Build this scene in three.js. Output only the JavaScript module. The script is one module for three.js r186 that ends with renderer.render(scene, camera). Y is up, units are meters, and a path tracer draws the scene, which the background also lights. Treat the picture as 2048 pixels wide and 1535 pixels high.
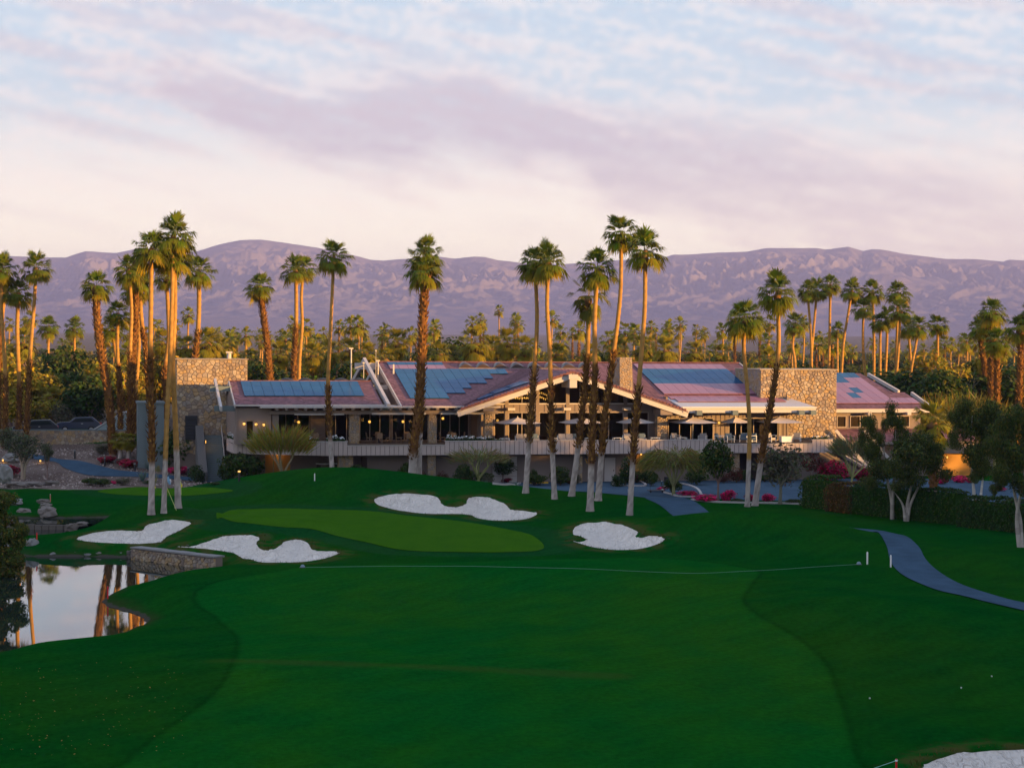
import * as THREE from 'three';
import { createNoise2D, createNoise3D } from 'simplex-noise';

// ---------------------------------------------------------------- camera, sky, sun, exposure
const scene = new THREE.Scene();
const R = Math.PI / 180;
const EYE = 12.7, FOCAL = 4000;                       // metres above the clubhouse forecourt; focal length in pixels of a 2048 wide picture
const camera = new THREE.PerspectiveCamera(2 * Math.atan(767.5 / FOCAL) / R, 1024 / 767, 1, 60000);
camera.position.set(0, EYE, 0);
camera.rotation.set(-Math.atan(72.5 / FOCAL), 0, 0.0045, 'XYZ');
camera.updateMatrixWorld(true);
const renderer = new THREE.WebGLRenderer({ antialias: true });
renderer.setSize(1024, 767);
renderer.toneMapping = THREE.LinearToneMapping;
renderer.toneMappingExposure = 2.5;                  // exposed for the shade: the low sun is veiled by the haze
renderer.shadowMap.enabled = true;

function rng(seed) { let s = seed | 0; return () => { s = (s + 0x6d2b79f5) | 0; let t = Math.imul(s ^ (s >>> 15), 1 | s); t = (t + Math.imul(t ^ (t >>> 7), 61 | t)) ^ t; return ((t ^ (t >>> 14)) >>> 0) / 4294967296; }; }
const n2 = createNoise2D(rng(11)), n3 = createNoise3D(rng(12));
const clamp = (x, a = 0, b = 1) => Math.min(b, Math.max(a, x));
const lerp = (a, b, t) => a + (b - a) * t;
const sstep = (a, b, x) => { const t = clamp((x - a) / (b - a)); return t * t * (3 - 2 * t); };
const mix3 = (a, b, t) => [lerp(a[0], b[0], t), lerp(a[1], b[1], t), lerp(a[2], b[2], t)];
const fbm2 = (x, y, o = 4) => { let s = 0, a = 0.5; for (let i = 0; i < o; i++) { s += a * n2(x, y); x *= 2.03; y *= 2.03; a *= 0.5; } return s; };

const SUN_TURN = 62 * R, SUN_UP = 4.2 * R;             // the sun stands low, behind the camera and to its right
const sunDir = new THREE.Vector3(Math.sin(SUN_TURN) * Math.cos(SUN_UP), Math.sin(SUN_UP), Math.cos(SUN_TURN) * Math.cos(SUN_UP));
{
  const W = 3072, H = 1536, d = new Float32Array(W * H * 4);
  const stops = [[-90, 0.3, 0.27, 0.24], [0, 1.60, 1.42, 1.04], [2.9, 1.56, 1.43, 1.12], [4.6, 1.25, 1.17, 1.04], [7, 0.70, 0.84, 0.95], [10, 0.62, 0.79, 0.95], [25, 0.42, 0.60, 0.86], [90, 0.28, 0.44, 0.74]];
  const grad = (e) => { let i = 1; while (i < stops.length - 1 && stops[i][0] < e) i++; const a = stops[i - 1], b = stops[i], t = clamp((e - a[0]) / (b[0] - a[0])); return [lerp(a[1], b[1], t), lerp(a[2], b[2], t), lerp(a[3], b[3], t)]; };
  const f3 = (x, y, z, o) => { let s = 0, a = 0.5; for (let i = 0; i < o; i++) { s += a * n3(x, y, z); x *= 2.1; y *= 2.1; z *= 2.1; a *= 0.52; } return s; };
  for (let j = 0; j < H; j++) {
    const e = ((j + 0.5) / H - 0.5) * 180, base = grad(e), ce = Math.cos(e * R);
    for (let i = 0; i < W; i++) {
      const az = ((i + 0.5) / W - 0.5) * 2 * Math.PI, o = (j * W + i) * 4;
      let c = base;
      if (e > -1) {
        const x = Math.cos(az), z = Math.sin(az);
        let a = (az + Math.PI / 2) / R; if (a > 180) a -= 360;                 // degrees to the right of the view
        // streaks lie tilted: lower towards the right; the same field runs round the whole sky
        const q = e + 0.19 * 57.3 * Math.sin(a * R) * (a > 90 || a < -90 ? 0.6 : 1);
        const hi = sstep(10, 35, e), k = lerp(1, 0.35, hi);
        const warp = f3(x * 5, z * 5, q * 0.22 * k, 3), fine = f3(x * 22 + 5, z * 22, q * 2.6 * k, 4), grain = f3(x * 55 + 9, z * 55, q * 9 * k, 3);
        const qq = q + warp * 1.6 + fine * 0.7;
        // one broad lilac bank with its tip on the left, then looser banks all round
        const bank = sstep(-12.6, -8, a + fine * 3) * (1 - sstep(60, 85, a)) * sstep(3.9, 5.2, qq) * (1 - sstep(6.5, 7.8 + clamp((a - 3) * 0.12, 0, 1.4), qq + clamp(3 - a, 0, 9) * 0.03));
        const loose = sstep(0.02, 0.42, f3(x * 4.2 + 3, z * 4.2 + 1, q * 0.85 * k + 7, 4) + 0.12 * fine - hi * 0.12);
        const wisps = sstep(-0.05, 0.5, fine + 0.5 * grain + 0.12) * sstep(2.0, 6, e);
        const lilac = mix3([1.30, 1.12, 0.96], [0.74, 0.675, 0.76], sstep(1.5, 6, e)), bright = mix3([1.50, 1.30, 1.04], [1.08, 1.0, 0.98], sstep(2, 7, e));
        c = mix3(c, bright, wisps * 0.55);
        c = mix3(c, lilac, clamp(loose * 0.5 * sstep(1.5, 6, e)));
        c = mix3(c, bright, 0.28 * sstep(0.02, 0.45, grain + 0.35 * fine) * sstep(1.5, 4, e));
        const edge = bank * (1 - bank) * 4;
        c = mix3(c, lilac, clamp(bank * (0.86 + 0.5 * fine + 0.25 * grain)));
        c = mix3(c, bright, clamp(edge * (0.28 + 0.5 * fine + 0.4 * grain)));
        const s = clamp(x * sunDir.x * ce + Math.sin(e * R) * sunDir.y + z * sunDir.z * ce, -1, 1), glow = Math.exp((s - 1) * 9);
        c = [c[0] * (1 + 0.55 * glow), c[1] * (1 + 0.28 * glow), c[2] * (1 + 0.02 * glow)];
      }
      d[o] = c[0] / 2.5; d[o + 1] = c[1] / 2.5; d[o + 2] = c[2] / 2.5; d[o + 3] = 1;
    }
  }
  const sky = new THREE.DataTexture(d, W, H, THREE.RGBAFormat, THREE.FloatType);
  sky.mapping = THREE.EquirectangularReflectionMapping; sky.magFilter = THREE.LinearFilter; sky.needsUpdate = true;
  scene.background = sky; scene.environment = sky;
}
const sun = new THREE.DirectionalLight(new THREE.Color().setRGB(1, 0.53, 0.15), 5);
sun.name = 'sun'; sun.position.copy(sunDir).multiplyScalar(300).add(new THREE.Vector3(0, 0, -170)); sun.target.position.set(0, 0, -170);
sun.castShadow = true; Object.assign(sun.shadow.camera, { left: -150, right: 150, top: 90, bottom: -90, near: 1, far: 900 }); sun.shadow.mapSize.set(4096, 4096);
scene.add(sun, sun.target);
scene.fog = new THREE.FogExp2(new THREE.Color().setRGB(0.50, 0.54, 1.0), 6.5e-5);

// ---------------------------------------------------------------- helpers
const V = (x, y, z) => new THREE.Vector3(x, y, z);
class G {                                              // collects quads, boxes, beams and tubes into one geometry
  constructor(tint = false) { this.p = []; this.t = []; this.i = []; this.c = tint ? [] : null; this.col = [1, 1, 1]; }
  v(x, y, z, u = 0, w = 0) { this.p.push(x, y, z); this.t.push(u, w); if (this.c) this.c.push(...this.col); return this.p.length / 3 - 1; }
  tri(a, b, c) { const k = this.v(...a), l = this.v(...b), m = this.v(...c, 0.5, 0.5); this.i.push(k, l, m); return this; }
  quad(a, b, c, d) {
    const w = Math.hypot(b[0] - a[0], b[1] - a[1], b[2] - a[2]), h = Math.hypot(d[0] - a[0], d[1] - a[1], d[2] - a[2]);
    const k = this.v(...a, 0, 0), l = this.v(...b, w, 0), m = this.v(...c, w, h), n = this.v(...d, 0, h); this.i.push(k, l, m, k, m, n); return this;
  }
  hexa(P) { // 0-3 bottom ring, 4-7 top ring, anticlockwise seen from above
    this.quad(P[3], P[2], P[1], P[0]); this.quad(P[4], P[5], P[6], P[7]);
    for (let k = 0; k < 4; k++) { const l = (k + 1) % 4; this.quad(P[k], P[l], P[l + 4], P[k + 4]); } return this;
  }
  box(x0, y0, z0, x1, y1, z1) { return this.hexa([[x0, y0, z1], [x1, y0, z1], [x1, y0, z0], [x0, y0, z0], [x0, y1, z1], [x1, y1, z1], [x1, y1, z0], [x0, y1, z0]]); }
  beam(a, b, w, h, up = [0, 1, 0]) {
    const d = V(b[0] - a[0], b[1] - a[1], b[2] - a[2]).normalize(), s = V().crossVectors(d, V(...up)).normalize(), n = V().crossVectors(s, d), q = [];
    for (const y of [-1, 1]) for (const [e, x] of [[a, -1], [a, 1], [b, 1], [b, -1]]) q.push([e[0] + s.x * x * w / 2 + n.x * y * h / 2, e[1] + s.y * x * w / 2 + n.y * y * h / 2, e[2] + s.z * x * w / 2 + n.z * y * h / 2]);
    return this.hexa(q);
  }
  tube(pts, rad, seg = 6, cap = true) {
    const rings = []; let s = V(1, 0, 0);
    for (let k = 0; k < pts.length; k++) {
      const a = pts[Math.max(0, k - 1)], b = pts[Math.min(pts.length - 1, k + 1)], d = V(b[0] - a[0], b[1] - a[1], b[2] - a[2]).normalize();
      s = s.clone().addScaledVector(d, -s.dot(d)); if (s.lengthSq() < 1e-6) s = V(0, 0, 1).addScaledVector(d, -d.z); s.normalize();
      const t = V().crossVectors(d, s), r = typeof rad === 'number' ? rad : rad[k], ring = [];
      for (let m = 0; m < seg; m++) { const f = m / seg * Math.PI * 2, x = Math.cos(f) * r, y = Math.sin(f) * r; ring.push(this.v(pts[k][0] + s.x * x + t.x * y, pts[k][1] + s.y * x + t.y * y, pts[k][2] + s.z * x + t.z * y, m / seg, k)); }
      rings.push(ring);
      if (k) for (let m = 0; m < seg; m++) { const l = (m + 1) % seg, A = rings[k - 1], B = ring; this.i.push(A[m], A[l], B[l], A[m], B[l], B[m]); }
    }
    if (cap) for (const [ring, k, f] of [[rings[0], 0, 1], [rings[rings.length - 1], pts.length - 1, 0]]) { const c = this.v(...pts[k]); for (let m = 0; m < seg; m++) { const l = (m + 1) % seg; f ? this.i.push(c, ring[l], ring[m]) : this.i.push(c, ring[m], ring[l]); } }
    return this;
  }
  lathe(cx, cy, cz, prof, seg = 12) { // prof: [radius, height]
    const rings = prof.map(([r, y], k) => Array.from({ length: seg }, (_, m) => this.v(cx + Math.cos(m / seg * 6.2832) * r, cy + y, cz - Math.sin(m / seg * 6.2832) * r, m / seg, k)));
    for (let k = 1; k < rings.length; k++) for (let m = 0; m < seg; m++) { const l = (m + 1) % seg, A = rings[k - 1], B = rings[k]; this.i.push(A[m], A[l], B[l], A[m], B[l], B[m]); }
    return this;
  }
  fan(pts) { const k = pts.map((q) => this.v(...q)); for (let m = 1; m + 1 < k.length; m++) this.i.push(k[0], k[m], k[m + 1]); return this; }
  geo() {
    const g = new THREE.BufferGeometry();
    g.setAttribute('position', new THREE.Float32BufferAttribute(this.p, 3)); g.setAttribute('uv', new THREE.Float32BufferAttribute(this.t, 2));
    if (this.c) g.setAttribute('color', new THREE.Float32BufferAttribute(this.c, 3));
    g.setIndex(this.i); g.computeVertexNormals(); return g;
  }
}
const taken = new Map();
function numbered(name) { const k = taken.get(name) ?? 0; taken.set(name, k + 1); return k ? name + '_' + String(k).padStart(3, '0') : name; }
function lit(o) { o.castShadow = true; o.receiveShadow = true; return o; }
function tag(o, label, category, group, kind) { Object.assign(o.userData, { label, category }); if (group) o.userData.group = group; if (kind) o.userData.kind = kind; return o; }
function part(name, g, m, parent) { const o = lit(new THREE.Mesh(g instanceof G ? g.geo() : g, m)); o.name = name; parent.add(o); return o; }
function thing(name, label, category, pos = [0, 0, 0], turn = 0, group) { const o = new THREE.Group(); o.name = numbered(name); o.position.set(...pos); o.rotation.y = turn; scene.add(o); return tag(o, label, category, group); }
function solo(name, g, m, label, category, group) { const o = part(numbered(name), g, m, scene); return tag(o, label, category, group); }
function struct(name, g, m) { const o = part(numbered(name), g, m, scene); o.userData.kind = 'structure'; return o; }
function mat(c, rough = 0.9, more = {}) { return new THREE.MeshPhysicalMaterial({ color: new THREE.Color().setRGB(...c), roughness: rough, side: THREE.DoubleSide, specularIntensity: rough >= 0.94 ? 0 : 0.5, ...more }); }
function phys(c, rough, more) { return new THREE.MeshPhysicalMaterial({ color: new THREE.Color().setRGB(...c), roughness: rough, side: THREE.DoubleSide, ...more }); }
function tex(w, h, fn, srgb = false, n = 4) { // fn(x, y) -> [r, g, b] linear 0..1
  const d = new Uint8Array(w * h * 4), enc = (v) => { v = clamp(v); return Math.round(255 * (srgb ? (v <= 0.0031308 ? v * 12.92 : 1.055 * Math.pow(v, 1 / 2.4) - 0.055) : v)); };
  for (let y = 0; y < h; y++) for (let x = 0; x < w; x++) { const c = fn(x, y), o = (y * w + x) * 4; d[o] = enc(c[0]); d[o + 1] = enc(c[1]); d[o + 2] = enc(c[2]); d[o + 3] = 255; }
  const t = new THREE.DataTexture(d, w, h); t.magFilter = THREE.LinearFilter; t.wrapS = t.wrapT = THREE.RepeatWrapping; if (srgb) t.colorSpace = THREE.SRGBColorSpace; t.needsUpdate = true; return t;
}
// noise that repeats over a torus, for tiles
const tor = (x, y, w, k, o = 4, s = 0) => { let v = 0, a = 0.5; for (let i = 0; i < o; i++) { const f = k * 2 ** i / 6.2832, A = x / w * 6.2832, B = y / w * 6.2832; v += a * (n3(Math.cos(A) * f + s, Math.sin(A) * f, Math.cos(B) * f + i * 7) * 0.6 + n3(Math.sin(B) * f + 20 + s, Math.cos(A) * f, Math.sin(A) * f + i * 5) * 0.6); a *= 0.5; } return v; };

const ray0 = V(), ray1 = V();
function ray(px, py) { return ray1.set((px - 1024), -(py - 767.5), -FOCAL).applyQuaternion(camera.quaternion).normalize(); }
function at(px, py, D) { const r = ray(px, py), k = D / -r.z; return [r.x * k, EYE + r.y * k, -D]; }   // a point D metres in front
function level(px, py, h) { const r = ray(px, py), k = (h - EYE) / r.y; return [r.x * k, h, r.z * k]; }
// ---------------------------------------------------------------- the lie of the land
function smoothLoop(pts, per = 6) {                      // closed Catmull-Rom through [x, z]
  const out = [], n = pts.length;
  for (let i = 0; i < n; i++) {
    const a = pts[(i + n - 1) % n], b = pts[i], c = pts[(i + 1) % n], d = pts[(i + 2) % n];
    for (let k = 0; k < per; k++) { const t = k / per, t2 = t * t, t3 = t2 * t; out.push([0, 1].map((m) => 0.5 * (2 * b[m] + (c[m] - a[m]) * t + (2 * a[m] - 5 * b[m] + 4 * c[m] - d[m]) * t2 + (3 * b[m] - a[m] - 3 * c[m] + d[m]) * t3))); }
  }
  return out;
}
class Poly {
  constructor(pts) { this.pts = pts; const X = pts.map((q) => q[0]), Z = pts.map((q) => q[1]); this.x0 = Math.min(...X); this.x1 = Math.max(...X); this.z0 = Math.min(...Z); this.z1 = Math.max(...Z); }
  grid(step = 0.5) {                                      // the same distance read from a table
    const m = 3, w = Math.ceil((this.x1 - this.x0 + 2 * m) / step) + 1, h = Math.ceil((this.z1 - this.z0 + 2 * m) / step) + 1, t = new Float32Array(w * h);
    for (let j = 0; j < h; j++) for (let i = 0; i < w; i++) t[j * w + i] = this.sd(this.x0 - m + i * step, this.z0 - m + j * step);
    return (x, z) => { const u = (x - this.x0 + m) / step, v = (z - this.z0 + m) / step, i = Math.floor(u), j = Math.floor(v); if (i < 0 || j < 0 || i >= w - 1 || j >= h - 1) return 9; const f = u - i, g = v - j, o = j * w + i; return lerp(lerp(t[o], t[o + 1], f), lerp(t[o + w], t[o + w + 1], f), g); };
  }
  near(x, z, m) { return x > this.x0 - m && x < this.x1 + m && z > this.z0 - m && z < this.z1 + m; }
  sd(x, z) {                                             // negative inside
    let d = 1e9, s = 1; const p = this.pts;
    for (let i = 0, j = p.length - 1; i < p.length; j = i++) {
      const ex = p[j][0] - p[i][0], ez = p[j][1] - p[i][1], wx = x - p[i][0], wz = z - p[i][1], t = clamp((wx * ex + wz * ez) / (ex * ex + ez * ez || 1)), bx = wx - ex * t, bz = wz - ez * t;
      d = Math.min(d, bx * bx + bz * bz);
      const c1 = z >= p[i][1], c2 = z < p[j][1], c3 = ex * wz > ez * wx; if ((c1 && c2 && c3) || (!c1 && !c2 && !c3)) s = -s;
    }
    return s * Math.sqrt(d);
  }
}
const flatPoly = (px, h, per = 5) => new Poly(smoothLoop(px.map(([x, y]) => { const q = level(x, y, h); return [q[0], q[2]]; }), per));
const POND = -0.9, POOL_A = -0.25, POOL_B = -0.55;
const pond = flatPoly([[-150, 1112], [75, 1113], [200, 1113], [262, 1116], [345, 1126], [425, 1133], [434, 1137], [400, 1150], [360, 1158], [320, 1162], [270, 1172], [230, 1185], [212, 1198], [211, 1206], [225, 1213], [250, 1220], [275, 1227], [291, 1235], [294, 1242], [280, 1253], [250, 1266], [210, 1277], [150, 1289], [80, 1299], [0, 1307], [-150, 1316]], POND);
const poolA = flatPoly([[-90, 1034], [60, 1036], [110, 1036], [180, 1035], [240, 1035], [252, 1040], [225, 1046], [150, 1048], [60, 1047], [-90, 1047]], POOL_A);
const poolB = flatPoly([[-90, 1053], [60, 1052], [140, 1053], [204, 1054], [198, 1060], [150, 1070], [100, 1078], [60, 1081], [-90, 1084]], POOL_B);
const bump = (x, z, [cx, cz, h, rx, rz, turn = 0]) => { const c = Math.cos(turn), s = Math.sin(turn), dx = x - cx, dz = z - cz, a = (dx * c + dz * s) / rx, b = (-dx * s + dz * c) / rz, q = a * a + b * b; return q > 9 ? 0 : h * Math.exp(-q); };
const knoll = (px, D, h, rx, rz, turn) => [(px - 1024) / FOCAL * D, -D, h, rx, rz, turn];
const knolls = [
  knoll(630, 166, 2.0, 9, 7.5), knoll(480, 172, 0.7, 6, 6), knoll(830, 167, 0.95, 10, 7), knoll(1010, 163, 0.85, 10, 7), knoll(1180, 156, 0.5, 7, 7),
  knoll(1575, 131, 1.45, 5.9, 6), knoll(1400, 133, 0.7, 6, 5), knoll(1330, 132, 0.5, 6, 6), knoll(1700, 94, 0.9, 8, 6), knoll(1450, 104, 0.45, 9, 5), knoll(1900, 120, 0.5, 8, 8), knoll(2010, 86, 0.35, 7, 7),
  knoll(275, 143, 0.75, 4.2, 3), knoll(350, 144, 0.7, 4, 3), knoll(470, 138, 0.7, 5, 3), knoll(590, 135, 0.6, 3.5, 2.6), knoll(1235, 140, 0.55, 4.5, 3.2), knoll(535, 131, 0.35, 1.2, 1.6),
  knoll(780, 140, 0.35, 16, 14), knoll(1100, 112, 0.45, 12, 6), knoll(700, 95, -0.3, 14, 10), knoll(560, 75, 0.35, 10, 7), knoll(1300, 80, 0.25, 12, 8), knoll(1960, 66, 0.4, 4, 4),
];
function H0(x, z) {
  const D = -z; let h = 0;
  for (const k of knolls) h += bump(x, z, k);
  if (D < 170) h += 0.10 * n2(x * 0.06, z * 0.05) * sstep(170, 150, D);
  h += 2.1 * sstep(184, 205, D) * sstep(-29, -37, x);
  if (D > 205) h += sstep(205.5, 206.5, D) * sstep(-29, -37, x) * 1.0 + sstep(212, 222, D) * lerp(3.7, 0, sstep(-29, -37, x)) + sstep(230, 900, D) * 2 + Math.max(0, D - 2200) * 0.011;
  for (const [P, lv, w] of [[pond, POND, 3.6], [poolA, POOL_A, 2.2], [poolB, POOL_B, 1.8]]) if (P.near(x, z, w + 0.5)) {
    const d = P.sd(x, z);
    h = d > 0 ? lerp(lv + 0.1, h, sstep(-0.4, w, d)) : lerp(lv - 0.02, lv - 1.1, sstep(0, 2.2, -d));
  }
  return h;
}
function hit(px, py, from = 45, to = 235, f = H0) {
  const r = ray(px, py).clone(), k = 1 / -r.z; let a = from;
  const over = (D) => EYE + r.y * k * D - f(r.x * k * D, -D);
  for (let D = from; D < to; D += 0.5) { if (over(D) < 0) { let lo = a, hi = D; for (let i = 0; i < 14; i++) { const m = (lo + hi) / 2; over(m) < 0 ? hi = m : lo = m; } a = hi; break; } a = D; }
  return [r.x * k * a, f(r.x * k * a, -a), -a];
}
const onGround = (px, per = 5) => new Poly(smoothLoop(px.map(([x, y]) => { const q = hit(x, y); return [q[0], q[2]]; }), per));
const green = onGround([[432, 1028], [455, 1022], [510, 1018], [570, 1017], [640, 1019], [760, 1024], [880, 1038], [980, 1052], [1050, 1066], [1075, 1078], [1088, 1092], [1080, 1100], [1040, 1104], [900, 1104], [830, 1102], [780, 1096], [720, 1082], [640, 1062], [560, 1054], [500, 1047], [450, 1038]]);
const green2 = onGround([[195, 982], [230, 977], [300, 974.5], [380, 974.5], [440, 977], [466, 981], [440, 986], [360, 992], [280, 991], [215, 987]]);
const bunkers = [
  ['long white sand bunker behind the large putting green, scalloped at its back edge', onGround([[748, 1003], [752, 995], [775, 989], [800, 986.5], [830, 987], [862, 990], [878, 996], [884, 1007], [897, 1012], [915, 1013], [930, 1007], [935, 997], [948, 993], [970, 993], [990, 998], [1012, 1008], [1022, 1018], [1040, 1020], [1065, 1023], [1075, 1026], [1068, 1033], [1045, 1040], [1010, 1042.5], [975, 1041], [950, 1036], [945, 1032], [920, 1029], [880, 1029], [845, 1028], [800, 1022], [765, 1014]], 4)],
  ['round white sand bunker with two grass tongues right of the large putting green', onGround([[1145, 1062], [1150, 1053], [1165, 1047], [1190, 1044], [1220, 1044], [1245, 1049], [1265, 1057], [1278, 1064], [1272, 1072], [1285, 1074], [1300, 1071], [1320, 1072], [1330, 1077], [1322, 1086], [1300, 1094], [1270, 1100], [1230, 1101], [1190, 1096], [1160, 1088], [1144, 1081.5], [1160, 1083], [1170, 1079], [1160, 1073], [1147, 1070]], 4)],
  ['white sand bunker between the pond and the three slender palms', onGround([[152, 1078], [164, 1071], [191, 1064], [227, 1060], [260, 1061], [282, 1060], [293, 1050], [314.5, 1043.6], [345, 1039], [375, 1042], [382, 1048], [364, 1058.6], [342, 1069.6], [325, 1082], [309, 1086.5], [246, 1087.6], [191, 1085.4], [164, 1082]], 4)],
  ['white sand bunker with a grass tongue behind the pond wall', onGround([[351, 1092.8], [385, 1091], [411.5, 1082.6], [438, 1073.8], [464, 1070.5], [490.6, 1069.4], [510.4, 1071], [520, 1077], [513.7, 1084.8], [519, 1094.7], [532.4, 1099], [550, 1095.8], [561, 1088], [569.7, 1081.5], [591.7, 1078.6], [609.3, 1081.5], [620.3, 1089], [622.5, 1096.9], [635.6, 1100.6], [668.6, 1102], [679, 1106.3], [664, 1113.4], [635.6, 1121], [602.7, 1125.4], [558.7, 1126.6], [514.8, 1124.4], [490.6, 1118.9], [475, 1111], [455.5, 1104.6], [416, 1099], [372, 1095.8]], 4)],
  ['white sand bunker with a brown grass lip beside the red rope stake', onGround([[1845, 1538], [1852, 1525], [1900, 1508], [1960, 1500], [2048, 1497], [2130, 1502], [2160, 1540], [2100, 1590], [1950, 1600], [1860, 1570]], 4)],
];
function HG(x, z) {                                      // the ground sheet stays below the sand and below the turf edge that covers its cut
  let h = H0(x, z);
  for (const [, b] of bunkers) if (b.near(x, z, 0.5)) { const d = b.sd(x, z); if (d < 0.3) h -= 0.3 + (d < 0 ? 0.95 * (1 - Math.exp(d / 1.3)) : 0); }
  return h;
}
function H1(x, z) {
  let h = H0(x, z);
  for (const [, b] of bunkers) if (b.near(x, z, 0.2)) { const d = b.sd(x, z); if (d < 0) h -= 0.95 * (1 - Math.exp(d / 1.3)); }
  return h;
}
const asphalt = new Poly([[-22, -196], [-22, -187.5], [-13, -184.6], [-6, -182.2], [-1, -179.4], [3, -177.5], [7.3, -175.2], [9.5, -171], [11.2, -167], [14.6, -168.4], [15.6, -169.6], [19.2, -167.6], [24.4, -166.3], [36, -165.4], [75, -163], [75, -187], [50, -190], [43, -196], [20, -196]]);
const pathBack = flatPoly([[1290, 1000], [1330, 1022], [1365, 1042], [1405, 1057], [1460, 1067], [1560, 1071], [1650, 1067], [1705, 1063], [1700, 1052], [1640, 1056], [1560, 1059], [1500, 1057], [1468, 1051], [1440, 1037], [1405, 1015], [1378, 998], [1340, 997]], 0.1, 4);
const pathFront = flatPoly([[1668, 1052], [1683, 1052], [1738, 1064], [1771, 1097], [1782, 1126], [1811, 1152], [1870, 1177.6], [1939, 1192], [2048, 1223], [2180, 1250], [2180, 1222], [2048, 1199.5], [1994, 1187], [1928, 1168], [1884, 1145], [1851.5, 1123], [1837, 1101], [1807.7, 1075], [1767.5, 1057], [1709, 1050], [1680, 1048.5]], 0.25, 4);
const pathLeft = new Poly(smoothLoop([[60, 908], [117, 918], [160, 922], [200, 932], [240, 941], [300, 947], [365, 953], [430, 956], [520, 960], [620, 963], [622, 969], [560, 970.5], [500, 969], [440, 966], [365, 960], [300, 955], [230, 953], [180, 951], [150, 944], [125, 934], [110, 924], [55, 916]].map(([x, y]) => { const q = x > 380 ? level(x, y, 0) : hit(x, y); return [q[0], q[2]]; }), 3));
const fairway = onGround([[640, 1131], [560, 1142], [450, 1160], [398, 1182], [402, 1210], [440, 1238], [480, 1275], [470, 1330], [430, 1390], [330, 1465], [250, 1530], [180, 1600], [1800, 1600], [1722, 1535], [1700, 1495], [1688, 1440], [1668, 1380], [1645, 1325], [1590, 1275], [1500, 1222], [1482, 1195], [1505, 1160], [1515, 1143], [1470, 1132], [1400, 1122], [1300, 1116], [1150, 1117], [900, 1124]], 5);

function drape(poly, step, lift, f, uvScale = 1) {      // a sheet over the land, cut to an outline
  const g = new G(), P = poly.pts, idx = new Map(), vert = (x, z) => { const k = x.toFixed(3) + ',' + z.toFixed(3); let n = idx.get(k); if (n === undefined) { n = g.v(x, f(x, z) + lift, z, x * uvScale, -z * uvScale); idx.set(k, n); } return n; };
  const clip = (pts, inside, cut) => { const out = []; for (let i = 0; i < pts.length; i++) { const a = pts[i], b = pts[(i + 1) % pts.length], ia = inside(a), ib = inside(b); if (ia) out.push(a); if (ia !== ib) out.push(cut(a, b)); } return out; };
  const gx = (c) => (a, b) => { const t = (c - a[0]) / (b[0] - a[0]); return [c, a[1] + (b[1] - a[1]) * t]; }, gz = (c) => (a, b) => { const t = (c - a[1]) / (b[1] - a[1]); return [a[0] + (b[0] - a[0]) * t, c]; };
  for (let x = Math.floor(poly.x0 / step) * step; x < poly.x1; x += step) {
    let strip = clip(P, (q) => q[0] >= x, gx(x)); strip = clip(strip, (q) => q[0] <= x + step, gx(x + step)); if (strip.length < 3) continue;
    const z0 = Math.min(...strip.map((q) => q[1])), z1 = Math.max(...strip.map((q) => q[1]));
    for (let z = Math.floor(z0 / step) * step; z < z1; z += step) {
      const mid = poly.sd(x + step / 2, z + step / 2);
      if (mid > step) continue;
      if (mid < -step) { const a = vert(x, z), b = vert(x + step, z), c = vert(x + step, z + step), d = vert(x, z + step); g.i.push(a, d, c, a, c, b); continue; }
      let cell = clip(strip, (q) => q[1] >= z, gz(z)); cell = clip(cell, (q) => q[1] <= z + step, gz(z + step)); if (cell.length < 3) continue;
      const tris = THREE.ShapeUtils.triangulateShape(cell.map((q) => new THREE.Vector2(q[0], q[1])), []), ids = cell.map((q) => vert(q[0], q[1]));
      for (const [a, b, c] of tris) { const A = cell[a], B = cell[b], C = cell[c], s = (B[0] - A[0]) * (C[1] - A[1]) - (B[1] - A[1]) * (C[0] - A[0]); if (Math.abs(s) > 1e-7) s > 0 ? g.i.push(ids[a], ids[c], ids[b]) : g.i.push(ids[a], ids[b], ids[c]); }
    }
  }
  return g;
}
// grass, gravel and earth: one colour map over the near ground
const AREA = [-60, 60, 40, 232];                         // x from, x to, distance from, distance to
const dryLine = [[440, 1321], [700, 1328], [900, 1335], [1100, 1345], [1225, 1351]].map(([x, y]) => hit(x, y));
const nearDry = (x, z) => { let d = 1e9; for (let i = 1; i < dryLine.length; i++) { const a = dryLine[i - 1], b = dryLine[i], ex = b[0] - a[0], ez = b[2] - a[2], t = clamp(((x - a[0]) * ex + (z - a[2]) * ez) / (ex * ex + ez * ez)); d = Math.min(d, Math.hypot(x - a[0] - ex * t, z - a[2] - ez * t)); } return d; };
const fairwayAt = fairway.grid(), nearSand = bunkers.map(([, q]) => [q, q.grid(0.2)]), nearWater = [[pond, 1.6], [poolA, 2.2], [poolB, 1.5]].map(([q, w]) => [q, w, q.grid(0.3)]), greenAt = green.grid(0.3), green2At = green2.grid(0.3);
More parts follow.
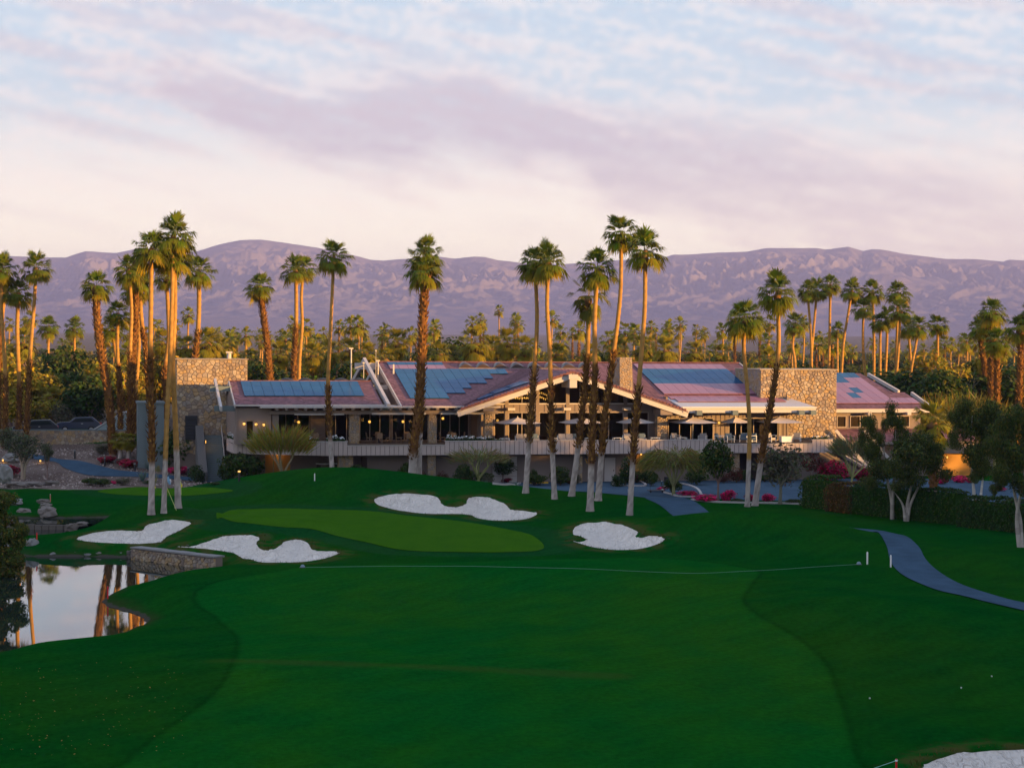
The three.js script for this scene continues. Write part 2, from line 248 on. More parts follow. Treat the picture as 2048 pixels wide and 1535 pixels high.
const grassMap = tex(1536, 2048, (i, j) => {
  const x = lerp(AREA[0], AREA[1], (i + 0.5) / 1536), D = lerp(AREA[2], AREA[3], (j + 0.5) / 2048), z = -D;
  if (i < 3 || j < 3 || i > 1532 || j > 2044) return j > 2044 ? [0.15, 0.115, 0.085] : [0.008, 0.055, 0.010];
  const big = n2(x * 0.05, z * 0.035), mid = fbm2(x * 0.22 + 7, z * 0.17, 4), brush = n2((x * 0.8 + z * 0.6) * 0.9, (x * 0.6 - z * 0.8) * 0.16 + 3), grain = n2(x * 5.5, z * 3.6) * 0.55 + n2(x * 2.3 + 9, z * 1.7) * 0.55 + n2(x * 11 + 3, z * 8) * 0.35;
  let c = mix3([0.0025, 0.059, 0.0072], [0.0075, 0.065, 0.0052], clamp(0.45 + 0.7 * mid + 0.4 * big));   // rough
  const f = fairwayAt(x, z);
  if (f < 0.15) c = mix3(mix3([0.0035, 0.080, 0.0095], [0.0095, 0.084, 0.0062], clamp(0.45 + 0.8 * mid + 0.5 * big)), c, sstep(-0.15, 0.15, f));
  if (f > 0 && f < 0.36) c = c.map((v) => v * lerp(0.80, 1, Math.abs(f - 0.18) / 0.18));      // the taller first cut
  const gd = green.near(x, z, 3) ? greenAt(x, z) : 9, g2 = green2.near(x, z, 3) ? green2At(x, z) : 9, gm = Math.min(gd, g2);
  if (gm < 2.6) c = mix3([0.008, 0.060, 0.013], c, sstep(2.1, 2.6, gm));
  c = c.map((v, k) => v * (1 + 0.08 * mid + 0.10 * brush + 0.26 * grain + (k === 0 ? 0.5 * big : 0)));
  const dd = nearDry(x, z); if (dd < 1.1) c = mix3(c, [0.045, 0.062, 0.012], 0.36 * sstep(1.1, 0.1, dd + 0.5 * mid));
  for (const [q, g] of nearSand) if (q.near(x, z, 2)) { const d = g(x, z); if (d > -0.3 && d < 1.7) { const back = sstep(-0.4, 0.6, n2(x * 0.6, z * 0.6) + 0.25); c = mix3(c, [0.060, 0.055, 0.018], 0.8 * sstep(1.5, 0.05, d + 0.5 * grain) * back); } }
  for (const [P, w, g] of nearWater) if (P.near(x, z, w)) { const d = g(x, z); if (d < w) c = mix3(c, [0.042, 0.044, 0.016], 0.6 * sstep(w, 0, d + 0.9 * mid + 0.4)); if (d < 0.1) c = [0.060, 0.056, 0.046]; }
  // planted earth and gravel beside the clubhouse and up the left bank
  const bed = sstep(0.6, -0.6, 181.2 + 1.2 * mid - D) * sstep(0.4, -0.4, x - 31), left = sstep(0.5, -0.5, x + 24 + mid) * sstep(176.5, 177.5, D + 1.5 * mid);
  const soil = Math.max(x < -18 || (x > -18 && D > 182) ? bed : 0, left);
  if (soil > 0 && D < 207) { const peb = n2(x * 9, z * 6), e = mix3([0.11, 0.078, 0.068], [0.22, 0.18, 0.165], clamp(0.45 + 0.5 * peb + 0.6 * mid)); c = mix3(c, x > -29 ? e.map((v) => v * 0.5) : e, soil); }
  if (D > 206) { const lawn = [0.020, 0.085, 0.012], dry = [0.085, 0.075, 0.035]; c = mix3(lawn, dry, sstep(-0.1, 0.35, mid + (x > -35 ? 0.4 : -0.25))); }
  return c;
}, true);
grassMap.wrapS = grassMap.wrapT = THREE.ClampToEdgeWrapping;
const turfBump = tex(512, 512, (i, j) => { const v = 0.5 + 0.5 * tor(i, j, 512, 60, 3); return [v, v, v]; });
turfBump.channel = 1;
{
  const grow = (a, to, f) => { const out = []; let s = 0.6, x = a; while (x < to) { s *= f; x += s; out.push(Math.min(x, to)); } return out; };
  const right = grow(58, 9000, 1.22), X = [...right.map((x) => -x).reverse()]; for (let x = -58; x <= 58.001; x += 0.5) X.push(x); X.push(...right);
  const Dn = []; for (let d = -400; d < 0; d += 40) Dn.push(d); for (let d = 0; d < 48; d += 6) Dn.push(d); for (let d = 48; d < 112; d += 0.5) Dn.push(d); for (let d = 112; d <= 212.01; d += 0.4) Dn.push(d); Dn.push(...grow(212, 9000, 1.16));
  const pos = [], uv = [], uv1 = [], idx = [], w = X.length;
  for (const D of Dn) for (const x of X) {
    const fine = D > 40 && D < 232 && Math.abs(x) < 62;
    pos.push(x, fine ? HG(x, -D) : H0(x, -D), -D); uv.push((x - AREA[0]) / (AREA[1] - AREA[0]), (D - AREA[2]) / (AREA[3] - AREA[2])); uv1.push(x / 2.6, D / 2.6);
  }
  for (let j = 1; j < Dn.length; j++) for (let i = 1; i < w; i++) { const a = (j - 1) * w + i - 1, b = a + 1, c = a + w, d = c + 1; idx.push(a, b, d, a, d, c); }
  const g = new THREE.BufferGeometry(); g.setAttribute('position', new THREE.Float32BufferAttribute(pos, 3)); g.setAttribute('uv', new THREE.Float32BufferAttribute(uv, 2)); g.setAttribute('uv1', new THREE.Float32BufferAttribute(uv1, 2)); g.setIndex(idx); g.computeVertexNormals();
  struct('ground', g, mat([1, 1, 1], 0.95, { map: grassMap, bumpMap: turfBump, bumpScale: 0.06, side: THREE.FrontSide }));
}
const greenMap = tex(512, 512, (i, j) => { const m = tor(i, j, 512, 6, 4), s = tor(i, j, 512, 90, 2, 4); return [0.033 * (1 + 0.25 * m + 0.2 * s), 0.106 * (1 + 0.14 * m + 0.16 * s), 0.0060]; }, true);
greenMap.repeat.set(1 / 14, 1 / 14);
for (const [p, l] of [[green, 'large smooth light green putting green'], [green2, 'small smooth putting green beside the cart path']]) { const o = struct('putting_green', drape(p, 0.5, 0.03, H1), mat([1, 1, 1], 1, { map: greenMap })); tag(o, l, 'putting green', undefined, 'structure'); }

// sand: raked grooves as fine relief
const sandMap = tex(512, 512, (i, j) => { const m = tor(i, j, 512, 5, 3), s = tor(i, j, 512, 70, 3, 8), v = 0.66 * (1 + 0.10 * m + 0.12 * s); return [v, v * 0.935, v * 0.87]; }, true);
const sandBump = tex(512, 512, (i, j) => { const m = tor(i, j, 512, 4, 3, 2), r = 0.5 + 0.28 * Math.sin((j / 512 * 8 + 2.2 * m) * 6.2832) + 0.22 * tor(i, j, 512, 10, 3); return [r, r, r]; });
for (const t of [sandMap, sandBump]) t.repeat.set(1 / 3.2, 1 / 3.2);
const M_sand = mat([1, 1, 1], 0.95, { map: sandMap, bumpMap: sandBump, bumpScale: 0.13 });
const M_lip = mat([1, 1, 1], 1, { map: grassMap });
const rb = rng(5);
for (const [label, b] of bunkers) {
  const o = struct('sand_bunker', drape(b, 0.3, 0.015, H1), M_sand); tag(o, label, 'bunker', undefined, 'structure');
  const g = new G(), P = b.pts, n = P.length;        // the turf edge: a low rounded roll round the sand
  const out = P.map((q, i) => { const a = P[(i + n - 1) % n], c = P[(i + 1) % n]; let x = c[1] - a[1], z = -(c[0] - a[0]); const l = Math.hypot(x, z) || 1; x /= l; z /= l; return b.sd(q[0] + x * 0.05, q[1] + z * 0.05) > b.sd(q[0], q[1]) ? [x, z] : [-x, -z]; });
  const prof = [[-0.06, -0.12], [-0.03, 0.02], [0.05, 0.07], [0.2, 0.06], [0.45, 0.035], [0.95, 0.012]], rows = prof.map(([o2, y]) => P.map((q, i) => { const j = o2 > 0.8 ? 0 : 0.03 * n2(q[0] * 3, q[1] * 3), x = q[0] + out[i][0] * (o2 + j), z = q[1] + out[i][1] * (o2 + j); return g.v(x, (o2 < 0 ? H0(q[0], q[1]) : H0(x, z)) + y, z, (x - AREA[0]) / (AREA[1] - AREA[0]), (-z - AREA[2]) / (AREA[3] - AREA[2])); }));
  for (let r = 1; r < rows.length; r++) for (let i = 0; i < n; i++) { const k = (i + 1) % n, A = rows[r - 1], B = rows[r]; g.i.push(A[i], A[k], B[k], A[i], B[k], B[i]); }
  part('bunker_lip', g, M_lip, o);
  const t = new G(true);                                 // tufts of dry grass on the lip
  for (let i = 0; i < n; i++) for (let m = 0; m < 9; m++) {
    const f = rb(), q = P[i], c = P[(i + 1) % n], e = 0.02 + 0.55 * rb() * rb(), x = lerp(q[0], c[0], f) + out[i][0] * e, z = lerp(q[1], c[1], f) + out[i][1] * e; if (n2(x * 0.5, z * 0.5) < -0.25) continue;
    const y = H0(x, z) + 0.03, a = rb() * 6.28, l = 0.07 + 0.09 * rb(), w = 0.02; t.col = mix3([0.10, 0.075, 0.025], [0.025, 0.06, 0.012], rb());
    t.tri([x - Math.cos(a) * w, y, z - Math.sin(a) * w], [x + Math.cos(a) * w, y, z + Math.sin(a) * w], [x + (rb() - 0.5) * l, y + l, z + (rb() - 0.5) * l]);
  }
  const tm = part('grass_tufts', t, mat([1, 1, 1], 1, { vertexColors: true }), o); tm.userData.kind = 'stuff';
}
// water
const ripple = tex(512, 512, (i, j) => { const v = 0.5 + 0.42 * tor(i, j, 512, 9, 4, 3); return [v, v, v]; });
ripple.repeat.set(1 / 6, 1 / 2.6);
const M_water = phys([0.012, 0.022, 0.018], 0.01, { ior: 1.75, specularIntensity: 1, bumpMap: ripple, bumpScale: 0.0004 });
{ const o = struct('pond_water', drape(pond, 1.5, 0, () => POND), M_water); tag(o, 'still pond mirroring palms and sky', 'pond', undefined, 'structure'); }
{ const o = struct('pool_water', drape(poolA, 1.5, 0, () => POOL_A), M_water); tag(o, 'upper pool of the rock cascade', 'pool', undefined, 'structure'); }
{ const o = struct('pool_water', drape(poolB, 1.5, 0, () => POOL_B), M_water); tag(o, 'dark pool below the stone weir', 'pool', undefined, 'structure'); }
// asphalt and concrete paths
const tarMap = tex(512, 512, (i, j) => { const m = tor(i, j, 512, 4, 4), s = tor(i, j, 512, 110, 2, 6), v = 1 + 0.24 * m + 0.2 * s; return [0.060 * v, 0.098 * v, 0.145 * v]; }, true); tarMap.repeat.set(1 / 9, 1 / 9);
const pathMap = tex(512, 512, (i, j) => { const m = tor(i, j, 512, 4, 4, 5), s = tor(i, j, 512, 100, 2, 7), v = 1 + 0.26 * m + 0.2 * s; return [0.048 * v, 0.085 * v, 0.132 * v]; }, true); pathMap.repeat.set(1 / 7, 1 / 7);
const M_tar = mat([1, 1, 1], 0.95, { map: tarMap }), M_path = mat([1, 1, 1], 0.95, { map: pathMap });
tag(struct('forecourt', drape(asphalt, 1, 0.03, H1), M_tar), 'grey asphalt forecourt in front of the clubhouse', 'forecourt', undefined, 'structure');
tag(struct('cart_path', drape(pathBack, 0.5, 0.045, H1), M_path), 'concrete cart path leading down from the forecourt', 'path', undefined, 'structure');
tag(struct('cart_path', drape(pathFront, 0.5, 0.055, H1), M_path), 'concrete cart path curving past the two white stakes', 'path', undefined, 'structure');
tag(struct('cart_path', drape(pathLeft, 0.5, 0.045, H1), M_path), 'concrete cart path winding in front of the stone bank', 'path', undefined, 'structure');

// ---------------------------------------------------------------- mountains far behind
{
  const ridge = [[-900, 520], [-500, 505], [-50, 512], [0, 511], [70, 514], [130, 515], [150, 508], [170, 502], [230, 506], [260, 500], [272, 497], [300, 504], [345, 505], [390, 503], [410, 497], [440, 488], [480, 480], [520, 479], [560, 484], [600, 490], [650, 498], [700, 509], [740, 519], [765, 521], [800, 518], [878, 513], [909, 517], [946, 513], [970, 514], [995, 520], [1015, 522], [1044, 526], [1122, 528], [1171, 525], [1216, 521], [1321, 516], [1346, 509], [1376, 509], [1434, 505], [1493, 503], [1532, 496], [1590, 496], [1633, 496], [1650, 499], [1696, 493], [1725, 502], [1742, 498], [1762, 499], [1810, 508], [1852, 513], [1895, 518], [1950, 518], [2005, 523], [2016, 519], [2048, 521], [2500, 510], [3000, 530]];
  const top = (px) => { let i = 1; while (i < ridge.length - 1 && ridge[i][0] < px) i++; const a = ridge[i - 1], b = ridge[i], t = clamp((px - a[0]) / (b[0] - a[0])); return lerp(a[1], b[1], t); };
  const C = 1000, Rn = 260, FOOT = 6800, CREST = 13200, pos = [], col = [], idx = [], uv = [];
  const rid = (x, y, o) => { let s = 0, a = 0.55, w = 1; for (let k = 0; k < o; k++) { const r = 1 - Math.abs(n2(x, y)); s += a * r * r * w; w = clamp(r * 1.4); x = x * 2.07 + 3.1; y = y * 2.07 + 1.7; a *= 0.5; } return s; };
  for (let j = 0; j <= Rn; j++) for (let i = 0; i <= C; i++) {
    const px = lerp(-700, 2750, i / C), t0 = j / Rn, t = t0 * 1.18, D = lerp(FOOT, CREST, t), x = (px - 1024) / FOCAL * D;
    const rh = (695 + (px - 1024) * 0.0045 - top(px)) / FOCAL * CREST + EYE - 63;
    const X = x / 1000, Z = D / 1000, wx = X + 0.35 * n2(X * 0.5, Z * 0.5), wz = Z + 0.3 * n2(X * 0.5 + 9, Z * 0.5);
    let s = clamp(t), p = Math.pow(s, 1.25) * 0.96 + 0.04 * s;
    const cut = rid(wx * 1.25, wz * 0.42, 7), cut2 = rid(wx * 3.6 + 5, wz * 1.7, 5), env = sstep(0.02, 0.30, s) * sstep(1.0, 0.80, s);
    let h = rh * p * (1 + env * (0.20 * (cut - 0.62) + 0.16 * (cut2 - 0.6) + 0.08 * (rid(wx * 9 + 2, wz * 4.5, 4) - 0.6)));
    if (t > 1) h = rh * (1 - (t - 1) * 1.9);
    h += rh * 0.016 * n2(X * 7, Z * 5) * sstep(0.05, 0.3, s) * sstep(1.02, 0.9, t);
    pos.push(x, Math.max(h, 0) + 4 + Math.max(0, Math.min(D, 7600) - 2200) * 0.011, -D); uv.push(X * 2, Z * 2);
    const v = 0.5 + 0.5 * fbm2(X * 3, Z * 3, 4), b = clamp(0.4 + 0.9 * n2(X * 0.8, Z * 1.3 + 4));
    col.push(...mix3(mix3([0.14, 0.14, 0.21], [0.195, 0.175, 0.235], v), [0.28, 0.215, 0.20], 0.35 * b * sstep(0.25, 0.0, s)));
  }
  for (let j = 1; j <= Rn; j++) for (let i = 1; i <= C; i++) { const w = C + 1, a = (j - 1) * w + i - 1, b = a + 1, c = a + w, d = c + 1; idx.push(a, b, d, a, d, c); }
  const g = new THREE.BufferGeometry(); g.setAttribute('position', new THREE.Float32BufferAttribute(pos, 3)); g.setAttribute('color', new THREE.Float32BufferAttribute(col, 3)); g.setAttribute('uv', new THREE.Float32BufferAttribute(uv, 2)); g.setIndex(idx); g.computeVertexNormals();
  tag(struct('mountains', g, mat([1, 1, 1], 1, { vertexColors: true })), 'lilac desert mountain range along the skyline', 'mountains', undefined, 'structure');
}
// ---------------------------------------------------------------- palms
const V_leaf = { vertexColors: true, transmission: 0.28, thickness: 0, roughness: 1, specularIntensity: 0.25 };
const M_frond = phys([1, 1, 1], 1, V_leaf), M_trunk = mat([1, 1, 1], 0.95, { vertexColors: true }), M_leaf = phys([1, 1, 1], 1, V_leaf);
function fanCrown(seed, { leaves = 34, seg = 13, low = -58, wild = 1, green = [0.066, 0.122, 0.008], old = [0.36, 0.235, 0.013], wide = 1.0 } = {}) {
  const g = new G(true), r = rng(seed), up = V(0, 1, 0);
  for (let k = 0; k < leaves; k++) {
    const t = (k + 0.5) / leaves, el = (82 - (82 - low) * Math.pow(t, 0.85) + (r() - 0.5) * 16 * wild) * R, az = k * 2.39996 + (r() - 0.5) * 0.6;
    const d = V(Math.cos(az) * Math.cos(el), Math.sin(el), Math.sin(az) * Math.cos(el)), side = V().crossVectors(d, up).normalize(), tone = r();
    const pl = 0.30 + 0.32 * r(), fr = (0.46 + 0.18 * r()) * (t < 0.2 ? 1.12 : 1), drop = (t < 0.2 ? 3 + 6 * r() : 6 + 30 * r() * (0.3 + t)) * R * wild;
    const d2 = d.clone().applyAxisAngle(side, -drop), nrm = V().crossVectors(side, d2), o = V(0, 0.04 + 0.08 * (1 - t), 0).addScaledVector(d, 0.03);
    const p1 = o.clone().addScaledVector(d, pl).addScaledVector(up, -0.02), A = lerp(0.78, wide, clamp(t * 3)) * (0.85 + 0.3 * r());
    const c = mix3(green.map((v) => v * (0.75 + 0.5 * tone)), old, clamp((t - 0.72) * 2.6) * (0.3 + 0.7 * r()) + 0.12 * r());
    g.col = mix3(c, [0.16, 0.11, 0.03], 0.55);
    g.tri([o.x - side.x * 0.014, o.y, o.z - side.z * 0.014], [o.x + side.x * 0.014, o.y, o.z + side.z * 0.014], [p1.x, p1.y, p1.z]);
    for (let j = 0; j < seg; j++) {
      const a = lerp(-A, A, (j + 0.5) / seg) + (r() - 0.5) * 0.06, L = fr * (1 - 0.22 * (a / A) ** 2) * (0.9 + 0.2 * r()), w = L * A / seg * 0.92;
      const sd = d2.clone().multiplyScalar(Math.cos(a)).addScaledVector(side, Math.sin(a)), per = side.clone().multiplyScalar(Math.cos(a)).addScaledVector(d2, -Math.sin(a));
      const fold = (j % 2 ? 1 : -1) * 0.018, m = p1.clone().addScaledVector(sd, L * 0.58).addScaledVector(nrm, fold - 0.03 * Math.abs(a));
      const tip = p1.clone().addScaledVector(sd, L * (0.92 + 0.1 * r())).addScaledVector(up, -L * (0.16 + 0.42 * r()) * (t < 0.15 ? 0.3 : 1)).addScaledVector(nrm, -0.04 * Math.abs(a));
      g.col = c.map((v) => v * (0.85 + 0.3 * r()));
      const i0 = g.v(p1.x, p1.y, p1.z), i1 = g.v(m.x - per.x * w, m.y - per.y * w, m.z - per.z * w), i2 = g.v(m.x + per.x * w, m.y + per.y * w, m.z + per.z * w);
      g.col = mix3(g.col, old, 0.25); const i3 = g.v(tip.x, tip.y, tip.z);
      g.i.push(i0, i1, i2, i1, i3, i2);
    }
  }
  return g.geo();
}
const crowns = [1, 2, 3, 4, 5, 6].map((s) => fanCrown(s * 17, { leaves: 50, seg: 13, low: -38, wild: 1 }));
const thinCrowns = [1, 2].map((s) => fanCrown(s * 31 + 7, { leaves: 24, seg: 14, low: -70, wild: 1.5, green: [0.07, 0.095, 0.018] }));
const farCrowns = [1, 2, 3].map((s) => fanCrown(s * 53 + 3, { leaves: 26, seg: 7, low: -50, green: [0.14, 0.16, 0.010] }));
const bigCrowns = [1, 2].map((s) => fanCrown(s * 71 + 5, { leaves: 60, seg: 15, low: -72, green: [0.17, 0.165, 0.012], old: [0.42, 0.26, 0.018] }));
const GREY = [0.36, 0.315, 0.30], BARK = [0.14, 0.066, 0.024], TAN = [0.36, 0.205, 0.065];
// pts: points up the trunk from its base [0,0,0]; grey and shag: heights where the bare grey foot and the shaggy middle end
function palmTrunk(pts, r0, r1, grey, shag0, shag1, seed, seg = 9) {
  const bare = Math.max(shag1, grey);
  const curve = new THREE.CatmullRomCurve3(pts.map((q) => V(...q))), L = curve.getLength(), g = new G(true), r = rng(seed), n = Math.max(12, Math.round(L / 0.28)), rings = [];
  for (let k = 0; k <= n; k++) {
    const t = k / n, q = curve.getPointAt(t), h = t * L, jag = n2(seed, h * 0.9) * 0.5;
    const f = sstep(grey - 0.5, grey + 0.5, h + jag), s = sstep(bare - 0.4, bare + 0.4, h + jag);
    const base = mix3(mix3(GREY, BARK, f), TAN, s);
    const rad = lerp(r0, r1, Math.pow(t, 0.8)) * (1 + 0.28 * Math.exp(-h / 0.4)) * (h > shag0 && h < shag1 ? 1.12 : 1) * (1 + (s > 0.5 ? 0.05 * (k % 2 ? 1 : -1) : 0.02 * n2(seed + 3, h * 2)));
    const ring = [];
    for (let m = 0; m < seg; m++) { const a = m / seg * 6.2832, v = 1 + 0.22 * n3(Math.cos(a) * 1.5, h * 1.4, Math.sin(a) * 1.5 + seed) + (1 - f) * 0.4 * n3(Math.cos(a) * 2.2 + 7, h * 2.6, Math.sin(a) * 2.2 + seed) + (s > 0.5 ? (k % 2 ? 0.07 : -0.09) : 0); g.col = base.map((x) => x * v); ring.push(g.v(q.x + Math.cos(a) * rad, q.y, q.z - Math.sin(a) * rad)); }
    rings.push(ring);
    if (k) for (let m = 0; m < seg; m++) { const l = (m + 1) % seg, A = rings[k - 1], B = ring; g.i.push(A[m], A[l], B[l], A[m], B[l], B[m]); }
  }
  if (shag1 > shag0) {                                    // old leaf bases: short boots set in a spiral
    const rows = Math.round((shag1 - shag0) / 0.24);
    for (let k = 0; k < rows; k++) for (let m = 0; m < 7; m++) {
      if (r() < 0.14) continue;
      const h = shag0 + (k + r() * 0.8) * 0.24, t = clamp(h / L), q = curve.getPointAt(t), a = (m + (k % 2) * 0.5 + (r() - 0.5) * 0.4) / 7 * 6.2832, rad = lerp(r0, r1, Math.pow(t, 0.8)) * 1.08, c = Math.cos(a), s = -Math.sin(a), w = 0.07 + 0.05 * r(), out = 0.10 + 0.20 * r(), hh = 0.22 + 0.2 * r();
      g.col = mix3([0.07, 0.034, 0.015], [0.44, 0.24, 0.06], r() * r());
      const x = q.x + c * rad, z = q.z + s * rad, A = [x - s * w, q.y, z + c * w], B = [x + s * w, q.y, z - c * w], T = [x + c * out, q.y + hh, z + s * out], U = [x + c * out * 0.4, q.y - 0.02, z + s * out * 0.4];
      g.tri(A, U, T); g.tri(U, B, T);
    }
  }
  const e = curve.getPointAt(1), d = r1 * 1.9; g.col = [0.20, 0.11, 0.05]; g.lathe(e.x, e.y - 0.55, e.z, [[r1, 0], [d * 0.95, 0.35], [d, 0.6], [d * 0.4, 0.9]], 8);
  return g;
}
let palmSeed = 100;
// pix: trunk points from base up, in picture coordinates; the last one is the heart of the crown
function palm(pix, { D, size = 1.7, r0 = 0.26, r1 = 0.17, grey = 0, shag = [0, 0], crown = 0, thin = false, label, group, yBase, squash = 1 }) {
  const s = palmSeed++, rr = rng(s * 7);
  let base; if (D === undefined) base = hit(pix[0][0], pix[0][1]); else { base = at(pix[0][0], pix[0][1], D); if (yBase !== undefined) { const q = at(pix[0][0], pix[0][1], D); base = [q[0], yBase, q[2]]; } else base[1] = Math.min(base[1], H0(base[0], base[2])); }
  const d = -base[2], pts = pix.map((q, i) => { if (!i) return [0, 0, 0]; const w = at(q[0], q[1], d); return [w[0] - base[0], w[1] - base[1], (rr() - 0.5) * 0.25 * i]; });
  const o = thing('fan_palm', label, 'palm', base, 0, group), top = pts[pts.length - 1], L = top[1];
  part('trunk', palmTrunk(pts, r0, r1, grey * L, shag[0] * L, shag[1] * L, s), M_trunk, o);
  const set = thin ? thinCrowns : crowns, c = part('crown', set[(crown + s) % set.length], M_frond, o);
  c.position.set(...top); c.rotation.y = rr() * 6.28; c.rotation.z = (rr() - 0.5) * 0.2; c.scale.set(size * 1.08, size * 1.08 * squash, size * 1.08);
  return o;
}
const three = 'three slender palms beside the left bunker';
palm([[302, 1029], [303, 900], [300, 740], [301, 620], [302, 505]], { size: 1.55, r0: 0.24, r1: 0.15, grey: 0.2, shag: [0.2, 0.62], label: 'slender fan palm with grey foot and shaggy red-brown middle by the left bunker', group: three });
palm([[327, 1026], [332, 860], [341, 700], [345, 600], [345, 480]], { size: 1.6, r0: 0.19, r1: 0.14, grey: 0.2, shag: [0, 0], label: 'slender fan palm with smooth trunk bending right by the left bunker', group: three });
palm([[356, 1016], [351, 860], [346, 720], [348, 620], [350, 520]], { size: 1.55, r0: 0.23, r1: 0.15, grey: 0.24, shag: [0, 0], label: 'slender fan palm with smooth trunk leaning left by the left bunker', group: three });
const front = 'tall palms on the lawn in front of the clubhouse';
palm([[665, 962], [659, 860], [656, 760], [661, 660], [667, 520]], { D: 176, yBase: 0.9, size: 1.6, r0: 0.22, r1: 0.14, grey: 0.2, shag: [0.2, 0.44], label: 'tall slim fan palm in front of the golf cart garage', group: front });
palm([[822, 969], [828, 890], [838, 800], [845, 660], [849, 550]], { D: 170, size: 1.75, r0: 0.33, r1: 0.30, grey: 0.13, shag: [0.12, 0.97], label: 'thick shaggy fan palm with a pair trunk beside the stone column', group: front });
palm([[838, 969], [838, 900], [841, 800], [845, 680], [850, 520]], { D: 171, size: 1.7, r0: 0.26, r1: 0.24, grey: 0.22, shag: [0.2, 0.97], label: 'shaggy fan palm standing upright close behind its leaning twin', group: front });
palm([[1051, 986], [1058, 880], [1067, 760], [1074, 640], [1070, 535]], { size: 1.6, r0: 0.24, r1: 0.15, grey: 0.22, shag: [0.22, 0.55], label: 'fan palm with curved trunk left of the clubhouse gable', group: front });
palm([[1109, 998], [1103, 860], [1100, 720], [1094, 610], [1097, 530]], { size: 1.6, r0: 0.22, r1: 0.15, grey: 0.2, shag: [0.2, 0.5], label: 'fan palm with nearly straight trunk left of the clubhouse gable', group: front });
palm([[1143, 992], [1158, 880], [1170, 770], [1176, 680], [1176, 600]], { size: 1.75, r0: 0.25, r1: 0.17, grey: 0.25, shag: [0.25, 0.72], thin: true, label: 'leaning fan palm with a sparse drooping crown before the gable', group: front });
palm([[1180, 1022], [1184, 880], [1190, 740], [1189, 640], [1195, 545]], { size: 1.6, r0: 0.27, r1: 0.16, grey: 0.2, shag: [0.2, 0.62], label: 'upright fan palm before the middle of the gable', group: front });
palm([[1196, 1001], [1209, 840], [1228, 700], [1240, 590], [1243, 475]], { size: 1.6, r0: 0.26, r1: 0.14, grey: 0.17, shag: [0.17, 0.58], label: 'tallest fan palm, leaning right past the stone chimney', group: front });
palm([[1259, 1030], [1270, 860], [1283, 710], [1290, 610], [1291, 508]], { size: 1.65, r0: 0.23, r1: 0.15, grey: 0.19, shag: [0.19, 0.50], label: 'tall fan palm leaning right beside the round bunker', group: front });
palm([[1495, 1013], [1499, 850], [1494, 770], [1489, 700], [1489, 645]], { size: 1.75, r0: 0.2, r1: 0.15, grey: 0.26, shag: [0, 0], label: 'slim smooth fan palm with bent trunk on the forecourt kerb', group: front });
palm([[1510, 1011], [1524, 910], [1543, 800], [1556, 700], [1556, 592]], { size: 1.7, r0: 0.25, r1: 0.16, grey: 0.2, shag: [0.2, 0.68], label: 'shaggy fan palm leaning right on the forecourt kerb', group: front });
const leftG = 'palms on the bank left of the clubhouse', lb = 'fan palm in the row on the left bank', lbs = 'shaggy trunked fan palm in the row on the left bank';
palm([[226, 870], [218, 800], [203, 710], [194, 640], [190, 578]], { D: 199, size: 1.75, r0: 0.36, r1: 0.32, shag: [0.02, 0.97], label: 'stout shaggy fan palm leaning left, standing apart on the left bank', group: leftG });
for (const [pix, D, o] of [
  [[[259, 868], [259, 780], [261, 690], [262, 620], [259, 545]], 202, { shag: [0.0, 0.55] }],
  [[[262, 868], [263, 780], [267, 690], [270, 630], [273, 560]], 206, { r0: 0.33, r1: 0.28, shag: [0.02, 0.96] }],
  [[[301, 868], [297, 780], [290, 700], [283, 640], [279, 580]], 210, { r1: 0.22, shag: [0.0, 0.75] }],
  [[[241, 868], [239, 800], [237, 740], [235, 690], [235, 632]], 208, { shag: [0.0, 0.6], size: 1.5 }],
  [[[246, 868], [244, 800], [238, 740], [230, 705], [226, 662]], 215, { shag: [0.0, 0.4], size: 1.5 }],
  [[[271, 868], [270, 800], [275, 730], [277, 660], [268, 590]], 214, { size: 1.5, shag: [0, 0.3] }],
  [[[377, 885], [380, 820], [387, 740], [396, 650], [398, 548]], 204, { r0: 0.3, r1: 0.22, shag: [0.02, 0.7] }],
  [[[332, 870], [332, 800], [329, 740], [336, 680], [334, 560]], 216, { r0: 0.34, r1: 0.2, shag: [0.0, 0.45], size: 1.5 }],
  [[[50, 872], [55, 800], [61, 700], [66, 610], [72, 542]], 204, { shag: [0.0, 0.5] }],
  [[[35, 872], [38, 790], [36, 700], [34, 650], [38, 592]], 206, { r1: 0.2, shag: [0.0, 0.4], size: 1.6 }],
  [[[8, 872], [11, 790], [7, 700], [2, 620], [4, 545]], 205, { shag: [0.0, 0.42] }],
  [[[-3, 872], [-3, 790], [-2, 700], [2, 650], [8, 585]], 212, { r1: 0.25, shag: [0.0, 0.8], size: 1.6 }],
  [[[-22, 872], [-20, 760], [-16, 640], [-14, 560]], 208, {}],
  [[[96, 830], [96, 770], [96, 720], [97, 658]], 260, { size: 1.6 }],
  [[[149, 830], [149, 770], [149, 720], [149, 660]], 280, { size: 1.6 }],
]) palm(pix, { D, size: 1.7, r0: 0.25, r1: 0.17, ...o, label: o.shag && o.shag[1] > 0.45 ? lbs : lb, group: leftG });
const behind = 'palms rising behind the clubhouse roofs', bl = 'fan palm rising behind the clubhouse roofs', bs = 'shaggy trunked fan palm rising behind the clubhouse roofs';
